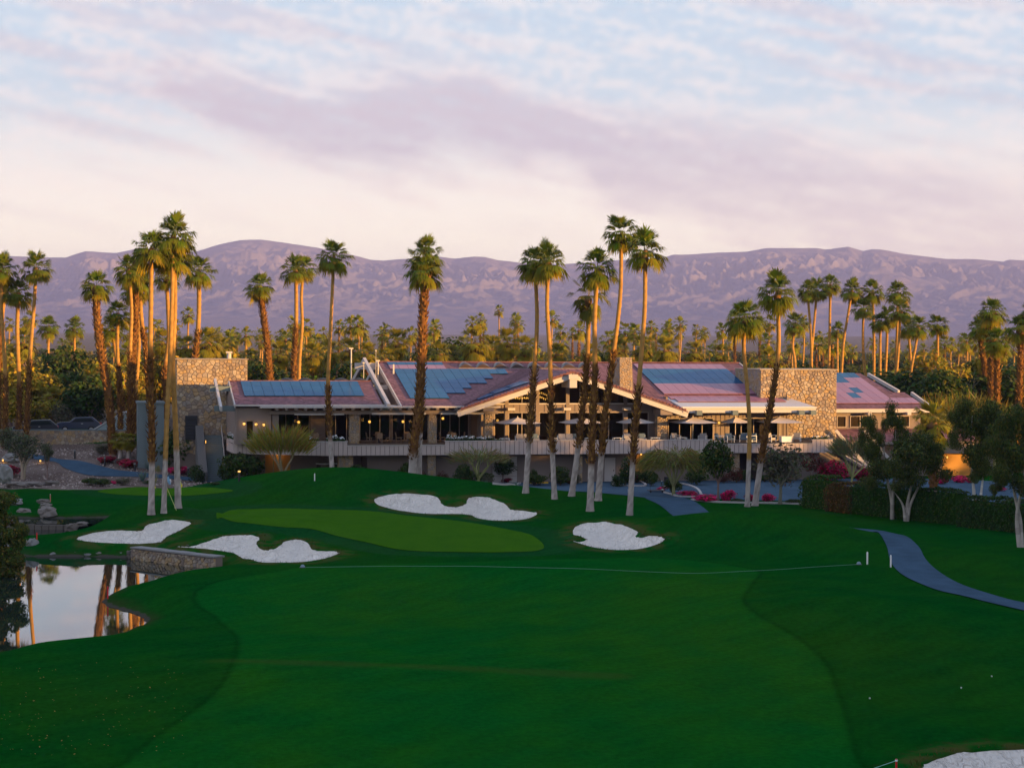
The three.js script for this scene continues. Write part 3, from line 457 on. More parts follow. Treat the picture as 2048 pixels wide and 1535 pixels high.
for (const [pix, D, o] of [
  [[[541, 790], [537, 720], [530, 660], [523, 610], [520, 578]], 226, { r0: 0.36, r1: 0.30, shag: [0.02, 0.96] }],
  [[[588, 790], [588, 720], [592, 650], [592, 590], [591, 545]], 228, { r0: 0.33, r1: 0.2, shag: [0.02, 0.66] }],
  [[[597, 790], [599, 720], [604, 650], [602, 590], [606, 542]], 232, {}],
  [[[1592, 790], [1590, 720], [1586, 690], [1592, 652]], 250, { size: 1.6 }],
]) palm(pix, { D, size: 1.75, r0: 0.24, r1: 0.17, ...o, label: o.shag ? bs : bl, group: behind });
const rb2 = 'palms beyond the right wing', rl = 'fan palm in the loose grove beyond the right wing';
for (const [x0, y0, x1, y1, bend, D, size] of [
  [1622, 760, 1615, 586, 4, 262, 1.55], [1614, 760, 1634, 584, 3, 265, 1.6], [1656, 760, 1662, 573, 1, 268, 1.6], [1681, 760, 1703, 585, -3, 262, 1.6], [1743, 770, 1727, 622, -9, 258, 1.6], [1748, 770, 1746, 588, 1, 262, 1.7],
  [1760, 780, 1761, 648, 0, 255, 1.5], [1767, 780, 1775, 640, 2, 258, 1.5], [1790, 790, 1796, 590, 1, 256, 1.7], [1784, 800, 1802, 625, 4, 252, 1.6], [1822, 770, 1817, 662, 2, 262, 1.5], [1818, 800, 1837, 658, -3, 250, 1.6], [1876, 770, 1876, 655, 0, 262, 1.6], [1676, 760, 1675, 663, 0, 330, 1.4],
]) palm([[x0, y0], [lerp(x0, x1, 0.4) + bend, lerp(y0, y1, 0.4)], [lerp(x0, x1, 0.75) + bend * 0.5, lerp(y0, y1, 0.75)], [x1, y1]], { D, size, r0: 0.22, r1: 0.16, label: rl, group: rb2 });
const re = 'shaggy palms beyond the hedge on the right';
for (const [x0, y0, x1, y1, D, size] of [[1981, 815, 1985, 628, 225, 1.75], [1979, 815, 1960, 662, 232, 1.6], [1994, 815, 1993, 690, 220, 1.75], [1985, 815, 1976, 655, 228, 1.6], [2036, 815, 2043, 662, 215, 1.8], [2060, 830, 2066, 640, 215, 1.8]])
  palm([[x0, y0], [lerp(x0, x1, 0.5) + 1, lerp(y0, y1, 0.5)], [x1, y1]], { D, size, r0: 0.33, r1: 0.28, shag: [0.05, 0.95], label: 'stout shaggy fan palm beyond the hedge with sunlit trunk', group: re });

// far palms: shared trunks and crowns
{
  const shafts = [0.05, -0.04, 0.0].map((b, k) => palmTrunk([[0, 0, 0], [b * 6, 5, 0], [b * 14, 11, 0], [b * 10, 16, 0]], 0.26, 0.18, 0, 0, k === 2 ? 13 : 0, 900 + k, 6).geo()), ends = [0.05, -0.04, 0.0].map((b) => b * 10), r = rng(77);
  const spots = [[995, 622], [1030, 640], [1036, 650], [961, 640], [967, 650], [947, 648], [868, 658], [1108, 640], [1125, 665], [1145, 668], [1158, 662], [1340, 655], [1358, 650], [1355, 668], [1395, 660], [1408, 672], [1440, 662], [1337, 662], [1250, 665], [1268, 662], [1305, 655], [1312, 668], [1470, 640], [1520, 650], [1545, 648], [582, 650], [608, 655], [620, 672], [562, 672], [568, 680], [644, 668], [678, 656], [696, 654], [712, 652], [721, 660], [457, 675], [490, 672], [516, 670], [518, 685], [538, 675], [764, 668], [772, 660], [1605, 648], [1646, 690], [1710, 706], [1633, 690], [1655, 700], [1698, 702], [1908, 690], [1928, 685], [1940, 695], [1890, 690], [1870, 700], [60, 640], [52, 650], [20, 650], [380, 632], [352, 650], [320, 655], [305, 650], [125, 690], [145, 700], [170, 735], [1590, 690], [1578, 668], [1915, 700], [2010, 690], [2025, 700]];
  for (let k = 0; k < 105; k++) spots.push([r() * 2080 - 16, 664 + 46 * Math.pow(r(), 0.8), 1]);
  for (const [px, py, extra] of spots) {
    const D = extra ? 330 + 560 * r() : 340 + 260 * r(), w = at(px, py, D), gy = H0(w[0], w[2]), h = Math.max(5, w[1] - gy), k = Math.floor(r() * 3), s = h / 16;
    const o = thing('far_fan_palm', 'small distant fan palm in the belt below the mountains', 'palm', [w[0] - ends[k] * s * 0, gy, w[2]], r() * 6.28, 'distant palms in the belt below the mountains');
    const t = part('trunk', shafts[k], M_trunk, o); t.scale.set(1, s, 1);
    const c = part('crown', farCrowns[Math.floor(r() * 3)], M_frond, o); c.position.set(ends[k], h, 0); c.rotation.y = r() * 6; const z = (1.75 + 0.55 * r()) * (D > 600 ? 1.15 : 1); c.scale.set(z, z, z);
  }
}
// squat skirted palms with dense round heads
{
  const squat = (px, py, D, size, label, group, base) => { const w = at(px, py, D), gy = base ?? H0(w[0], w[2]), o = thing('skirted_palm', label, 'palm', [w[0], gy, w[2]], 0, group), h = w[1] - gy; part('trunk', palmTrunk([[0, 0, 0], [0.05, h / 2, 0], [0, h, 0]], 0.34, 0.3, 0, 0.1 * h, h * 0.95, Math.round(px)), M_trunk, o); const c = part('crown', bigCrowns[px & 1], M_frond, o); c.position.y = h; c.scale.setScalar(size); c.rotation.y = px; return o; };
  squat(1868, 852, 178, 2.2, 'dense drooping fan palm in front of the right wing', undefined);
  const bk = 'dense round-headed palm in the belt behind the clubhouse';
  for (const [px, py, D, s] of [[415, 690, 250, 3.0], [440, 700, 262, 2.6], [795, 690, 255, 2.9], [950, 690, 250, 3.2], [985, 700, 262, 2.6], [1015, 690, 255, 3.0], [1050, 700, 270, 2.6], [880, 712, 248, 2.4], [900, 715, 252, 2.2], [700, 705, 258, 2.8], [735, 712, 250, 2.4], [560, 712, 262, 2.6], [625, 715, 252, 2.6], [660, 708, 262, 2.6], [1290, 700, 265, 2.8], [1330, 705, 255, 2.8], [1235, 705, 262, 2.6], [1180, 712, 258, 2.4], [1390, 708, 262, 2.4], [45, 690, 250, 3.0], [200, 770, 240, 2.4], [325, 690, 246, 2.6], [100, 800, 232, 2.2], [370, 700, 252, 2.6], [770, 722, 244, 2.2], [1115, 712, 262, 2.4], [1440, 712, 268, 2.2], [1970, 720, 240, 2.2], [500, 722, 258, 2.2], [1540, 722, 258, 2.2]])
    squat(px, py, D, s * 0.72, bk, 'dense round-headed palms behind the clubhouse');
}
// ---------------------------------------------------------------- leafy trees and shrubs
function leafBall(seed, { lobes = 22, per = 90, leaf = 0.1, spread = [1, 0.8, 1], lobeR = 0.42, hue = [0.030, 0.060, 0.012], vary = 0.5, tips = [0.07, 0.085, 0.018], tipShare = 0.2, hang = 0, lift = 0 } = {}) {
  const g = new G(true), r = rng(seed), ball = () => { for (;;) { const x = r() * 2 - 1, y = r() * 2 - 1, z = r() * 2 - 1, l = x * x + y * y + z * z; if (l < 1 && l > 1e-4) return [x, y, z, Math.sqrt(l)]; } };
  for (let k = 0; k < lobes; k++) {
    const c = ball(), cx = c[0] * spread[0] * 0.72, cy = c[1] * spread[1] * 0.72 + lift, cz = c[2] * spread[2] * 0.72, lr = lobeR * (0.6 + 0.7 * r()), tone = 0.75 + vary * r();
    for (let m = 0; m < per; m++) {
      const q = ball(), l = Math.pow(q[3], -0.55), x = cx + q[0] * l * lr, y = cy + q[1] * l * lr * 0.8, z = cz + q[2] * l * lr, s = leaf * (0.6 + 0.8 * r());
      const n = V(q[0] + (r() - 0.5) * 1.4, q[1] + 0.3 + (r() - 0.5) * 1.4, q[2] + (r() - 0.5) * 1.4).normalize(), a = V(0, 1, 0).cross(n).normalize(), b = V().crossVectors(n, a), f = r() * 6.28;
      const u = a.clone().multiplyScalar(Math.cos(f)).addScaledVector(b, Math.sin(f)), w = V().crossVectors(n, u);
      if (hang) u.set(u.x * (1 - hang), -1 * hang + u.y * (1 - hang), u.z * (1 - hang)).normalize();
      g.col = (r() < tipShare ? tips : hue).map((v) => v * tone * (0.8 + 0.4 * r()));
      g.quad([x - w.x * s * 0.35, y - w.y * s * 0.35, z - w.z * s * 0.35], [x + u.x * s * 0.5 - w.x * s * 0.1, y + u.y * s * 0.5 - w.y * s * 0.1, z + u.z * s * 0.5 - w.z * s * 0.1], [x + w.x * s * 0.35, y + w.y * s * 0.35, z + w.z * s * 0.35], [x - u.x * s * 0.5, y - u.y * s * 0.5, z - u.z * s * 0.5]);
    }
  }
  return g.geo();
}
function branches(seed, { h = 1, r0 = 0.05, forks = 4, col = [0.20, 0.16, 0.13], spread = 0.6, base = 0.3, stems = 1, twist = 0.12 } = {}) { // unit tree skeleton, height 1
  const g = new G(true), r = rng(seed); g.col = col;
  for (let s = 0; s < stems; s++) {
    const a0 = s / stems * 6.28 + r(), lean = stems > 1 ? 0.16 : 0.03, bx = Math.cos(a0) * lean, bz = Math.sin(a0) * lean, off = stems > 1 ? 0.03 : 0;
    const f = [bx * 0.5 + Math.cos(a0) * off + (r() - 0.5) * twist * 0.4, base, bz * 0.5 + Math.sin(a0) * off];
    g.col = col.map((v) => v * (0.85 + 0.3 * r()));
    g.tube([[Math.cos(a0) * off, -0.02, Math.sin(a0) * off], [f[0] * 0.45 + (r() - 0.5) * twist * 0.3, base * 0.5, f[2] * 0.45], f], [r0 * 1.25, r0, r0 * 0.8], 7);
    for (let k = 0; k < forks; k++) {
      const a = k / forks * 6.28 + r() * 1.2 + s, e = [f[0] + Math.cos(a) * spread * (0.45 + 0.4 * r()), base + (h - base) * (0.55 + 0.35 * r()), f[2] + Math.sin(a) * spread * (0.45 + 0.4 * r())], m = [lerp(f[0], e[0], 0.5) + (r() - 0.5) * twist, lerp(base, e[1], 0.42), lerp(f[2], e[2], 0.5) + (r() - 0.5) * twist];
      g.tube([f, m, e], [r0 * 0.65, r0 * 0.42, r0 * 0.14], 5, false);
      for (let j = 0; j < 3; j++) { const b = r() * 6.28, t = 0.3 + 0.5 * r(), p = [lerp(m[0], e[0], t), lerp(m[1], e[1], t), lerp(m[2], e[2], t)]; g.tube([p, [p[0] + Math.cos(b) * spread * 0.28, p[1] + 0.12 * h, p[2] + Math.sin(b) * spread * 0.28]], [r0 * 0.25, r0 * 0.06], 4, false); }
    }
  }
  return g.geo();
}
function wisps(seed, { n = 1500, len = 0.4, w = 0.012, spread = [1, 0.75, 1], hue = [0.15, 0.14, 0.03], up = 0.9, droop = 0.0, flat = 0.15 } = {}) { // thread-leaved crowns: fine upright or hanging sprays
  const g = new G(true), r = rng(seed);
  for (let k = 0; k < n; k++) {
    const a = r() * 6.28, e = Math.asin(r() * 1.15 - flat > 1 ? 1 : clamp(r() * 1.15 - flat, -1, 1)), q = Math.pow(r(), 0.4), x = Math.cos(a) * Math.cos(e) * spread[0] * q, y = Math.sin(e) * spread[1] * q, z = Math.sin(a) * Math.cos(e) * spread[2] * q;
    const d = V(Math.cos(a) * Math.cos(e) + (r() - 0.5), up + (r() - 0.5) * 0.5, Math.sin(a) * Math.cos(e) + (r() - 0.5)).normalize(), s = V(r() - 0.5, (r() - 0.5) * 0.4, r() - 0.5).cross(d).normalize(), l = len * (0.5 + 0.8 * r()), ww = w * (0.6 + 0.8 * r());
    g.col = hue.map((v) => v * (0.6 + 0.8 * r()));
    const m = [x + d.x * l * 0.5, y + d.y * l * 0.5, z + d.z * l * 0.5], t = [x + d.x * l, y + d.y * l - droop * l, z + d.z * l];
    const A = g.v(x, y, z), B = g.v(m[0] - s.x * ww, m[1] - s.y * ww, m[2] - s.z * ww), C = g.v(m[0] + s.x * ww, m[1] + s.y * ww, m[2] + s.z * ww), T = g.v(...t); g.i.push(A, B, C, B, T, C);
  }
  return g.geo();
}
const crownsOf = {
  dark: [1, 2, 3].map((s) => leafBall(s * 5, { lobes: 26, per: 80, leaf: 0.15, hue: [0.028, 0.060, 0.011], tips: [0.075, 0.09, 0.014], tipShare: 0.3 })),
  gold: [1, 2, 3].map((s) => leafBall(s * 5 + 90, { lobes: 30, per: 70, leaf: 0.13, hue: [0.19, 0.165, 0.014], tips: [0.32, 0.235, 0.02], tipShare: 0.45 })),
  olive: [1, 2].map((s) => leafBall(s * 9 + 31, { lobes: 30, per: 90, leaf: 0.085, lobeR: 0.34, hue: [0.065, 0.080, 0.045], tips: [0.10, 0.115, 0.06], tipShare: 0.35 })),
  gum: [1, 2, 3].map((s) => leafBall(s * 9 + 61, { lobes: 24, per: 130, leaf: 0.10, lobeR: 0.42, hue: [0.052, 0.082, 0.020], tips: [0.13, 0.13, 0.02], tipShare: 0.3, hang: 0.45 })),
  bush: [1, 2, 3].map((s) => leafBall(s * 13 + 3, { lobes: 16, per: 90, leaf: 0.16, lobeR: 0.5, spread: [1, 0.9, 1], hue: [0.026, 0.055, 0.013], tips: [0.06, 0.08, 0.02] })),
  grey: [1, 2].map((s) => leafBall(s * 13 + 41, { lobes: 20, per: 90, leaf: 0.13, lobeR: 0.48, spread: [1, 0.95, 1], hue: [0.085, 0.085, 0.055], tips: [0.13, 0.12, 0.07], tipShare: 0.4 })),
  yellow: [1, 2].map((s) => leafBall(s * 13 + 71, { lobes: 18, per: 90, leaf: 0.12, lobeR: 0.48, hue: [0.09, 0.085, 0.02], tips: [0.16, 0.13, 0.03], tipShare: 0.4 })),
  magenta: [1, 2].map((s) => leafBall(s * 13 + 81, { lobes: 20, per: 100, leaf: 0.2, lobeR: 0.5, hue: [0.52, 0.012, 0.12], tips: [0.03, 0.05, 0.012], tipShare: 0.22, vary: 1.1 })),
  crimson: [1, 2].map((s) => leafBall(s * 13 + 91, { lobes: 22, per: 110, leaf: 0.17, lobeR: 0.5, hue: [0.30, 0.008, 0.045], tips: [0.03, 0.05, 0.012], tipShare: 0.22, vary: 1.0 })),
  rust: [1].map((s) => leafBall(s * 13 + 97, { lobes: 14, per: 90, leaf: 0.13, lobeR: 0.45, hue: [0.12, 0.028, 0.022], tips: [0.05, 0.05, 0.015], tipShare: 0.3 })),
};
const skeleton = [1, 2, 3].map((s) => branches(s * 3)), skeletonMulti = [1, 2].map((s) => branches(s * 3 + 1, { stems: 3, base: 0.34, col: [0.30, 0.26, 0.22] })), skeletonPale = [1, 2].map((s) => branches(s * 7, { col: [0.24, 0.23, 0.10], base: 0.30, r0: 0.045, forks: 6, spread: 0.62, twist: 0.2 }));
let treeSeed = 1;
// a tree standing at pos: width and height in metres, foot = share of the height that is bare stem
function tree(name, kind, pos, w, h, label, group, { skel = skeleton, foot = 0.3, category = 'tree' } = {}) {
  const s = treeSeed++, r = rng(s * 97), o = thing(name, label, category, pos, r() * 6.28, group);
  const t = part('trunk', skel[s % skel.length], M_trunk, o); t.scale.set(Math.max(w * 0.6, h * 0.35), h * 0.92, Math.max(w * 0.6, h * 0.35));
  const set = crownsOf[kind], c = part('crown', set[s % set.length], M_leaf, o); c.position.y = h * (foot + (1 - foot) * 0.5); c.scale.set(w / 2, h * (1 - foot) * 0.56, w / 2); c.rotation.y = r() * 6;
  return o;
}
function shrub(name, kind, pos, w, h, label, group, category = 'shrub') {
  const s = treeSeed++, o = thing(name, label, category, pos, s * 1.7, group), set = crownsOf[kind];
  const g = new G(true), r = rng(s); g.col = [0.12, 0.09, 0.06]; for (let k = 0; k < 5; k++) { const a = r() * 6.28; g.tube([[Math.cos(a) * 0.04, -0.03, Math.sin(a) * 0.04], [Math.cos(a) * w * 0.25, h * 0.55, Math.sin(a) * w * 0.25]], [0.03, 0.012], 4, false); }
  part('stem', g, M_trunk, o); const c = part('foliage', set[s % set.length], M_leaf, o); c.position.y = h * 0.5; c.scale.set(w / 2, h * 0.56, w / 2); return o;
}
// belt of trees behind the clubhouse
{
  const bg = 'broadleaf trees in the belt behind the clubhouse';
  for (const [px, py, D, w, h, kind] of [ // px, py: top of the crown
    [135, 690, 250, 9, 0, 'dark'], [160, 720, 240, 7, 0, 'dark'], [70, 720, 235, 8, 0, 'gold'], [20, 700, 238, 8, 0, 'gold'], [205, 705, 236, 8, 0, 'gold'], [300, 690, 246, 7, 0, 'gold'], [250, 720, 232, 6, 0, 'gold'], [350, 690, 245, 7, 0, 'gold'],
    [470, 690, 262, 9, 0, 'gold'], [520, 715, 250, 7, 0, 'dark'], [590, 725, 246, 7, 0, 'dark'], [640, 700, 268, 8, 0, 'gold'], [690, 720, 250, 7, 0, 'dark'], [740, 700, 262, 8, 0, 'gold'], [790, 715, 252, 8, 0, 'dark'], [890, 672, 280, 9, 0, 'dark'], [925, 678, 285, 9, 0, 'dark'], [860, 690, 270, 8, 0, 'dark'], [840, 705, 255, 7, 0, 'gold'], [960, 705, 256, 8, 0, 'gold'],
    [1020, 712, 262, 8, 0, 'gold'], [1080, 700, 275, 8, 0, 'gold'], [1140, 705, 275, 8, 0, 'gold'], [1200, 700, 268, 8, 0, 'dark'], [1260, 700, 272, 8, 0, 'gold'], [1320, 700, 270, 8, 0, 'dark'], [1370, 710, 265, 7, 0, 'gold'], [1420, 715, 262, 7, 0, 'dark'],
    [1520, 705, 262, 7, 0, 'gold'], [1560, 715, 255, 7, 0, 'gold'], [1610, 725, 262, 6, 0, 'dark'], [1690, 735, 250, 7, 0, 'dark'],
    [1780, 740, 246, 8, 0, 'dark'], [1830, 735, 240, 9, 0, 'dark'], [1800, 735, 244, 7, 0, 'dark'], [1855, 690, 262, 8, 0, 'gold'], [1900, 715, 238, 8, 0, 'gold'], [1940, 735, 232, 8, 0, 'dark'], [1960, 715, 262, 8, 0, 'dark'], [2015, 725, 246, 8, 0, 'dark'], [2045, 735, 230, 8, 0, 'dark'], [1880, 735, 226, 7, 0, 'dark'],
    [60, 790, 226, 6, 0, 'gold'], [10, 770, 224, 6, 0, 'gold'], [180, 745, 228, 7, 0, 'dark'],
  ]) { const q = at(px, py, D), y = H0(q[0], q[2]), k = kind; tree(k === 'dark' ? 'dark_tree' : 'golden_tree', k, [q[0], y, q[2]], w, q[1] - y, k === 'dark' ? 'dense dark green tree in the belt behind the clubhouse' : 'loose olive-gold tree in the belt behind the clubhouse', bg, { foot: 0.12 }); }
  for (const [px, py, D, w] of [[1855, 800, 205, 5], [1880, 775, 212, 6], [1935, 770, 214, 7], [1990, 790, 206, 6]]) { const q = at(px, py, D), y = H0(q[0], q[2]), o = thing('feathery_tree', 'feathery golden-green tree behind the right-hand gum trees', 'tree', [q[0], y, q[2]], px, 'feathery trees right of the clubhouse'), h = q[1] - y; const t = part('trunk', skeletonPale[px & 1], M_trunk, o); t.scale.set(w * 0.7, h, w * 0.7); const c = part('crown', wispCrown(px), M_leaf, o); c.position.y = h * 0.45; c.scale.set(w / 2, h * 0.42, w / 2); }
}
function wispCrown(k) { wispCrown.set ??= [1, 2, 3].map((s) => wisps(s * 19, { n: 2600, len: 0.5, w: 0.011, hue: [0.14, 0.135, 0.022], up: 1.1 })); return wispCrown.set[k % 3]; }
{ const sx = Math.sin(SUN_TURN), cz = Math.cos(SUN_TURN), r = rng(909); for (let t = -150; t < 158; t += 5.5) { const s = 19 + 3 * r(), x = s * sx + t * cz, z = s * cz - t * sx; if (Math.abs(x) < -z * 0.272 && z < 0) continue; tree('added_low_tree', 'dark', [x, H0(x, z), z], 10, 8, 'unseen low tree added to close sun gaps in the row right of the fairway', 'shade trees along the right side of the fairway', { foot: 0 }); } }  // unseen low trees, added to stop sun leaking in below the crowns
// the far-off wood between the belt and the desert: no tree of it can be told from the next
{ const r = rng(313), N = 1100, m = new THREE.InstancedMesh(leafBall(640, { lobes: 14, per: 26, leaf: 0.34, lobeR: 0.5, hue: [1, 1, 1], tips: [1.6, 1.4, 1.2], vary: 0.4 }), M_leaf, N), M4 = new THREE.Matrix4(), q = new THREE.Quaternion(), col = new THREE.Color(); for (let k = 0; k < N; k++) { const D = 330 + 1500 * Math.pow(r(), 1.6), x = (r() * 2 - 1) * 0.285 * D, w = 2.5 + 3 * r(), h = 2.2 + 2.4 * r(), g = r() < 0.5; q.setFromAxisAngle(V(0, 1, 0), r() * 6.28); M4.compose(V(x, H0(x, -D) + h * 0.75, -D), q, V(w, h, w)); m.setMatrixAt(k, M4); col.setRGB(...(g ? [0.12, 0.115, 0.014] : [0.035, 0.062, 0.012]).map((v) => v * (0.7 + 0.6 * r()))); m.setColorAt(k, col); } m.name = 'far_wood'; lit(m); scene.add(m); tag(m, 'far-off olive and gold wood below the mountains', 'wood', undefined, 'stuff'); }
// the row along the right of the hole, beyond the picture: it shades the fairway
{
  const hedgerow = [[-150, 17], [-128, 20], [-106, 19], [-84, 21], [-62, 20], [-40, 19], [-20, 21], [0, 20], [18, 19], [36, 21], [52, 20], [68, 21], [84, 20], [98, 20], [112, 21], [125, 20], [137, 21], [147, 20.5], [155, 18.5], [161, 14.5], [168, 13], [176, 12.4], [185, 11.6], [195, 11.2], [207, 10.6], [220, 9.6], [236, 9], [253, 8.5], [270, 8]];
  const sx = Math.sin(SUN_TURN), cz = Math.cos(SUN_TURN), r = rng(404);
  for (const [t, h] of hedgerow) for (let k = 0; k < (t < 150 ? 3 : 2); k++) {
    const s = 22 + k * 9 + 4 * (r() - 0.5), tt = t + (k % 2 ? 8 : 0) + 3 * (r() - 0.5), x = s * sx + tt * cz, z = s * cz - tt * sx; if (Math.abs(x) < -z * 0.272 && z < 0) continue;
    tree('shade_tree', 'dark', [x, H0(x, z), z], t > 150 ? 10 : 18, h - (k ? 1.5 : 0), 'broad dense tree in the row along the right side of the fairway', 'shade trees along the right side of the fairway', { foot: 0.06 });
  }
}
// ---------------------------------------------------------------- the clubhouse; its own axes: x along the front, y up, z towards the course
const BETA = 12 * R, ORIGIN = [0, 0, -189];
const cosB = Math.cos(BETA), sinB = Math.sin(BETA);
const house = (u, h, v) => [u * cosB + v * sinB, h, ORIGIN[2] - u * sinB + v * cosB];
const club = thing('clubhouse', 'long two-storey clubhouse with stone columns, shingled gable roofs and solar panels', 'building', ORIGIN, BETA);
const roofMap = tex(1024, 1024, (i, j) => { // 6 m of shingles
  const row = Math.floor(j / 1024 * 18), col = Math.floor(i / 1024 * 22 + (row % 2) * 0.5), a = n2(row * 3.7, (col % 22) * 1.9), b = tor(i, j, 1024, 6, 3), pale = n2(row * 1.3 + 50, (col % 22) * 0.8) > 0.62 ? 0.32 : 0, f = (j / 1024 * 18) % 1;
  const v = 1 + 0.34 * a + 0.22 * b + pale - (f < 0.08 ? 0.35 : 0); return [0.175 * v, 0.083 * v, 0.10 * v];
}, true);
roofMap.repeat.set(1 / 6, 1 / 6);
const roofBump = tex(512, 512, (i, j) => { const f = (j / 512 * 18) % 1; const v = 1 - f; return [v, v, v]; }); roofBump.repeat.set(1 / 6, 1 / 6);
const M_roof = mat([1, 1, 1], 0.9, { map: roofMap, bumpMap: roofBump, bumpScale: 0.03 });
const M_white = mat([0.47, 0.44, 0.44], 0.75), M_taupe = mat([0.21, 0.172, 0.16], 0.9), M_board = mat([0.46, 0.385, 0.375], 0.8), M_boardB = mat([0.43, 0.362, 0.352], 0.82), M_gap = mat([0.10, 0.085, 0.10], 0.9);
const M_inside = mat([0.20, 0.15, 0.115], 0.9), M_floor = mat([0.11, 0.082, 0.065], 0.7), M_frame = mat([0.33, 0.28, 0.26], 0.6), M_membrane = mat([0.48, 0.49, 0.54], 0.7), M_dark = mat([0.03, 0.028, 0.03], 0.8), M_metalDark = mat([0.04, 0.04, 0.045], 0.5, { metalness: 0.5 });
const M_glass = phys([0.42, 0.44, 0.46], 0.02, { transmission: 1, thickness: 0, ior: 1.5 });
const M_blue = mat([0.13, 0.165, 0.18], 0.85);
const warm = (k) => new THREE.MeshStandardMaterial({ color: new THREE.Color().setRGB(0.8, 0.6, 0.3), emissive: new THREE.Color().setRGB(1, 0.46, 0.07), emissiveIntensity: k });
const M_lamp = warm(0.6), M_bulb = warm(0.65);
const boxPart = (name, a, m, parent = club) => part(name, new G().box(...a), m, parent);
// stones: an uneven patchwork cut from a panel w x h, each piece standing proud of the joint
function stoneCells(w, h, size, seed) {
  const r = rng(seed), pts = [], rad = []; let miss = 0;   // seeds thrown with unequal spacing, so that big and small stones mix
  while (miss < 260) { const q = [r() * w, r() * h], s = size * (0.42 + 0.75 * r() * r()); let ok = true; for (let m = 0; m < pts.length; m++) { const dx = pts[m][0] - q[0], dy = (pts[m][1] - q[1]) * 1.25; if (dx * dx + dy * dy < (s + rad[m]) ** 2 * 0.36) { ok = false; break; } } if (ok) { pts.push(q); rad.push(s); miss = 0; } else miss++; }
  return pts.map((p, k) => {
    let cell = [[0, 0], [w, 0], [w, h], [0, h]];
    for (let m = 0; m < pts.length; m++) {
      if (m === k) continue; const q = pts[m], dx = q[0] - p[0], dy = q[1] - p[1]; if (dx * dx + dy * dy > size * size * 16) continue;
      const c = (q[0] * q[0] + q[1] * q[1] - p[0] * p[0] - p[1] * p[1]) / 2 - 0.012 * Math.hypot(dx, dy), out = [], side = (s) => s[0] * dx + s[1] * dy - c;
      for (let e = 0; e < cell.length; e++) { const A = cell[e], B = cell[(e + 1) % cell.length], a = side(A), b = side(B); if (a <= 0) out.push(A); if (a * b < 0) { const t = a / (a - b); out.push([A[0] + (B[0] - A[0]) * t, A[1] + (B[1] - A[1]) * t]); } }
      cell = out; if (cell.length < 3) break;
    }
    return cell;
  }).filter((c) => c.length > 2);
}
const stoneTones = [[0.36, 0.27, 0.20], [0.42, 0.33, 0.245], [0.30, 0.235, 0.19], [0.40, 0.29, 0.18], [0.33, 0.28, 0.25], [0.46, 0.38, 0.30], [0.26, 0.205, 0.175], [0.43, 0.30, 0.17]];
const stoneGrain = tex(256, 256, (i, j) => { const v = 0.5 + 0.5 * tor(i, j, 256, 10, 4); return [v, v, v]; }), stoneTint = tex(256, 256, (i, j) => { const v = 0.86 + 0.28 * tor(i, j, 256, 7, 4, 3); return [v, v, v * 0.98]; });
stoneGrain.repeat.set(1.4, 1.4); stoneTint.repeat.set(1.1, 1.1);
const M_stones = stoneTones.map((c) => mat(c, 0.93, { map: stoneTint, bumpMap: stoneGrain, bumpScale: 0.03 })), M_mortar = mat([0.19, 0.155, 0.135], 0.95);
function stoneShape(cell, depth, seed, g = new G()) { // one stone in the panel's own plane: x, y, standing out along z
  const r = rng(seed), cx = cell.reduce((s, q) => s + q[0], 0) / cell.length, cy = cell.reduce((s, q) => s + q[1], 0) / cell.length, d = depth * (0.55 + 0.75 * r()), tx = (r() - 0.5) * 0.12, ty = (r() - 0.5) * 0.12;
  const zAt = (x, y) => d + (x - cx) * tx + (y - cy) * ty, in1 = cell.map(([x, y]) => { const a = lerp(x, cx, 0.2), b = lerp(y, cy, 0.2); return [a, b, Math.max(0.02, zAt(a, b))]; });
  const outer = cell.map(([x, y]) => [x, y, Math.max(0.012, zAt(x, y) * 0.55)]), back = cell.map(([x, y]) => [x, y, 0]), n = cell.length;
  for (let k = 0; k < n; k++) { const l = (k + 1) % n; g.quad(back[k], back[l], outer[l], outer[k]); g.quad(outer[k], outer[l], in1[l], in1[k]); }
  const ids = in1.map((q) => g.v(q[0], q[1], q[2], q[0], q[1])), mid = g.v(cx, cy, d * 1.05, cx, cy); for (let k = 0; k < n; k++) g.i.push(ids[k], ids[(k + 1) % n], mid);
  return g;
}
function stonePanel(parent, w, h, size, seed, place, single, skip = () => false) { // place(mesh): puts a panel-plane mesh where it belongs
  const cells = stoneCells(w, h, size, seed).filter((c) => !skip(c)), r = rng(seed + 1);
  if (single) cells.forEach((c, k) => place(part('stone', stoneShape(c, 0.09, seed * 100 + k), M_stones[Math.floor(r() * M_stones.length)], parent)));
  else { const sets = [0, 1, 2].map(() => new G()); cells.forEach((c, k) => stoneShape(c, 0.07, seed * 100 + k, sets[Math.floor(r() * 3)])); sets.forEach((g, k) => { if (g.i.length) { const m = part('stone_facing', g, M_stones[[1, 3, 4][k]], parent); m.userData.kind = 'stuff'; place(m); } }); }
}
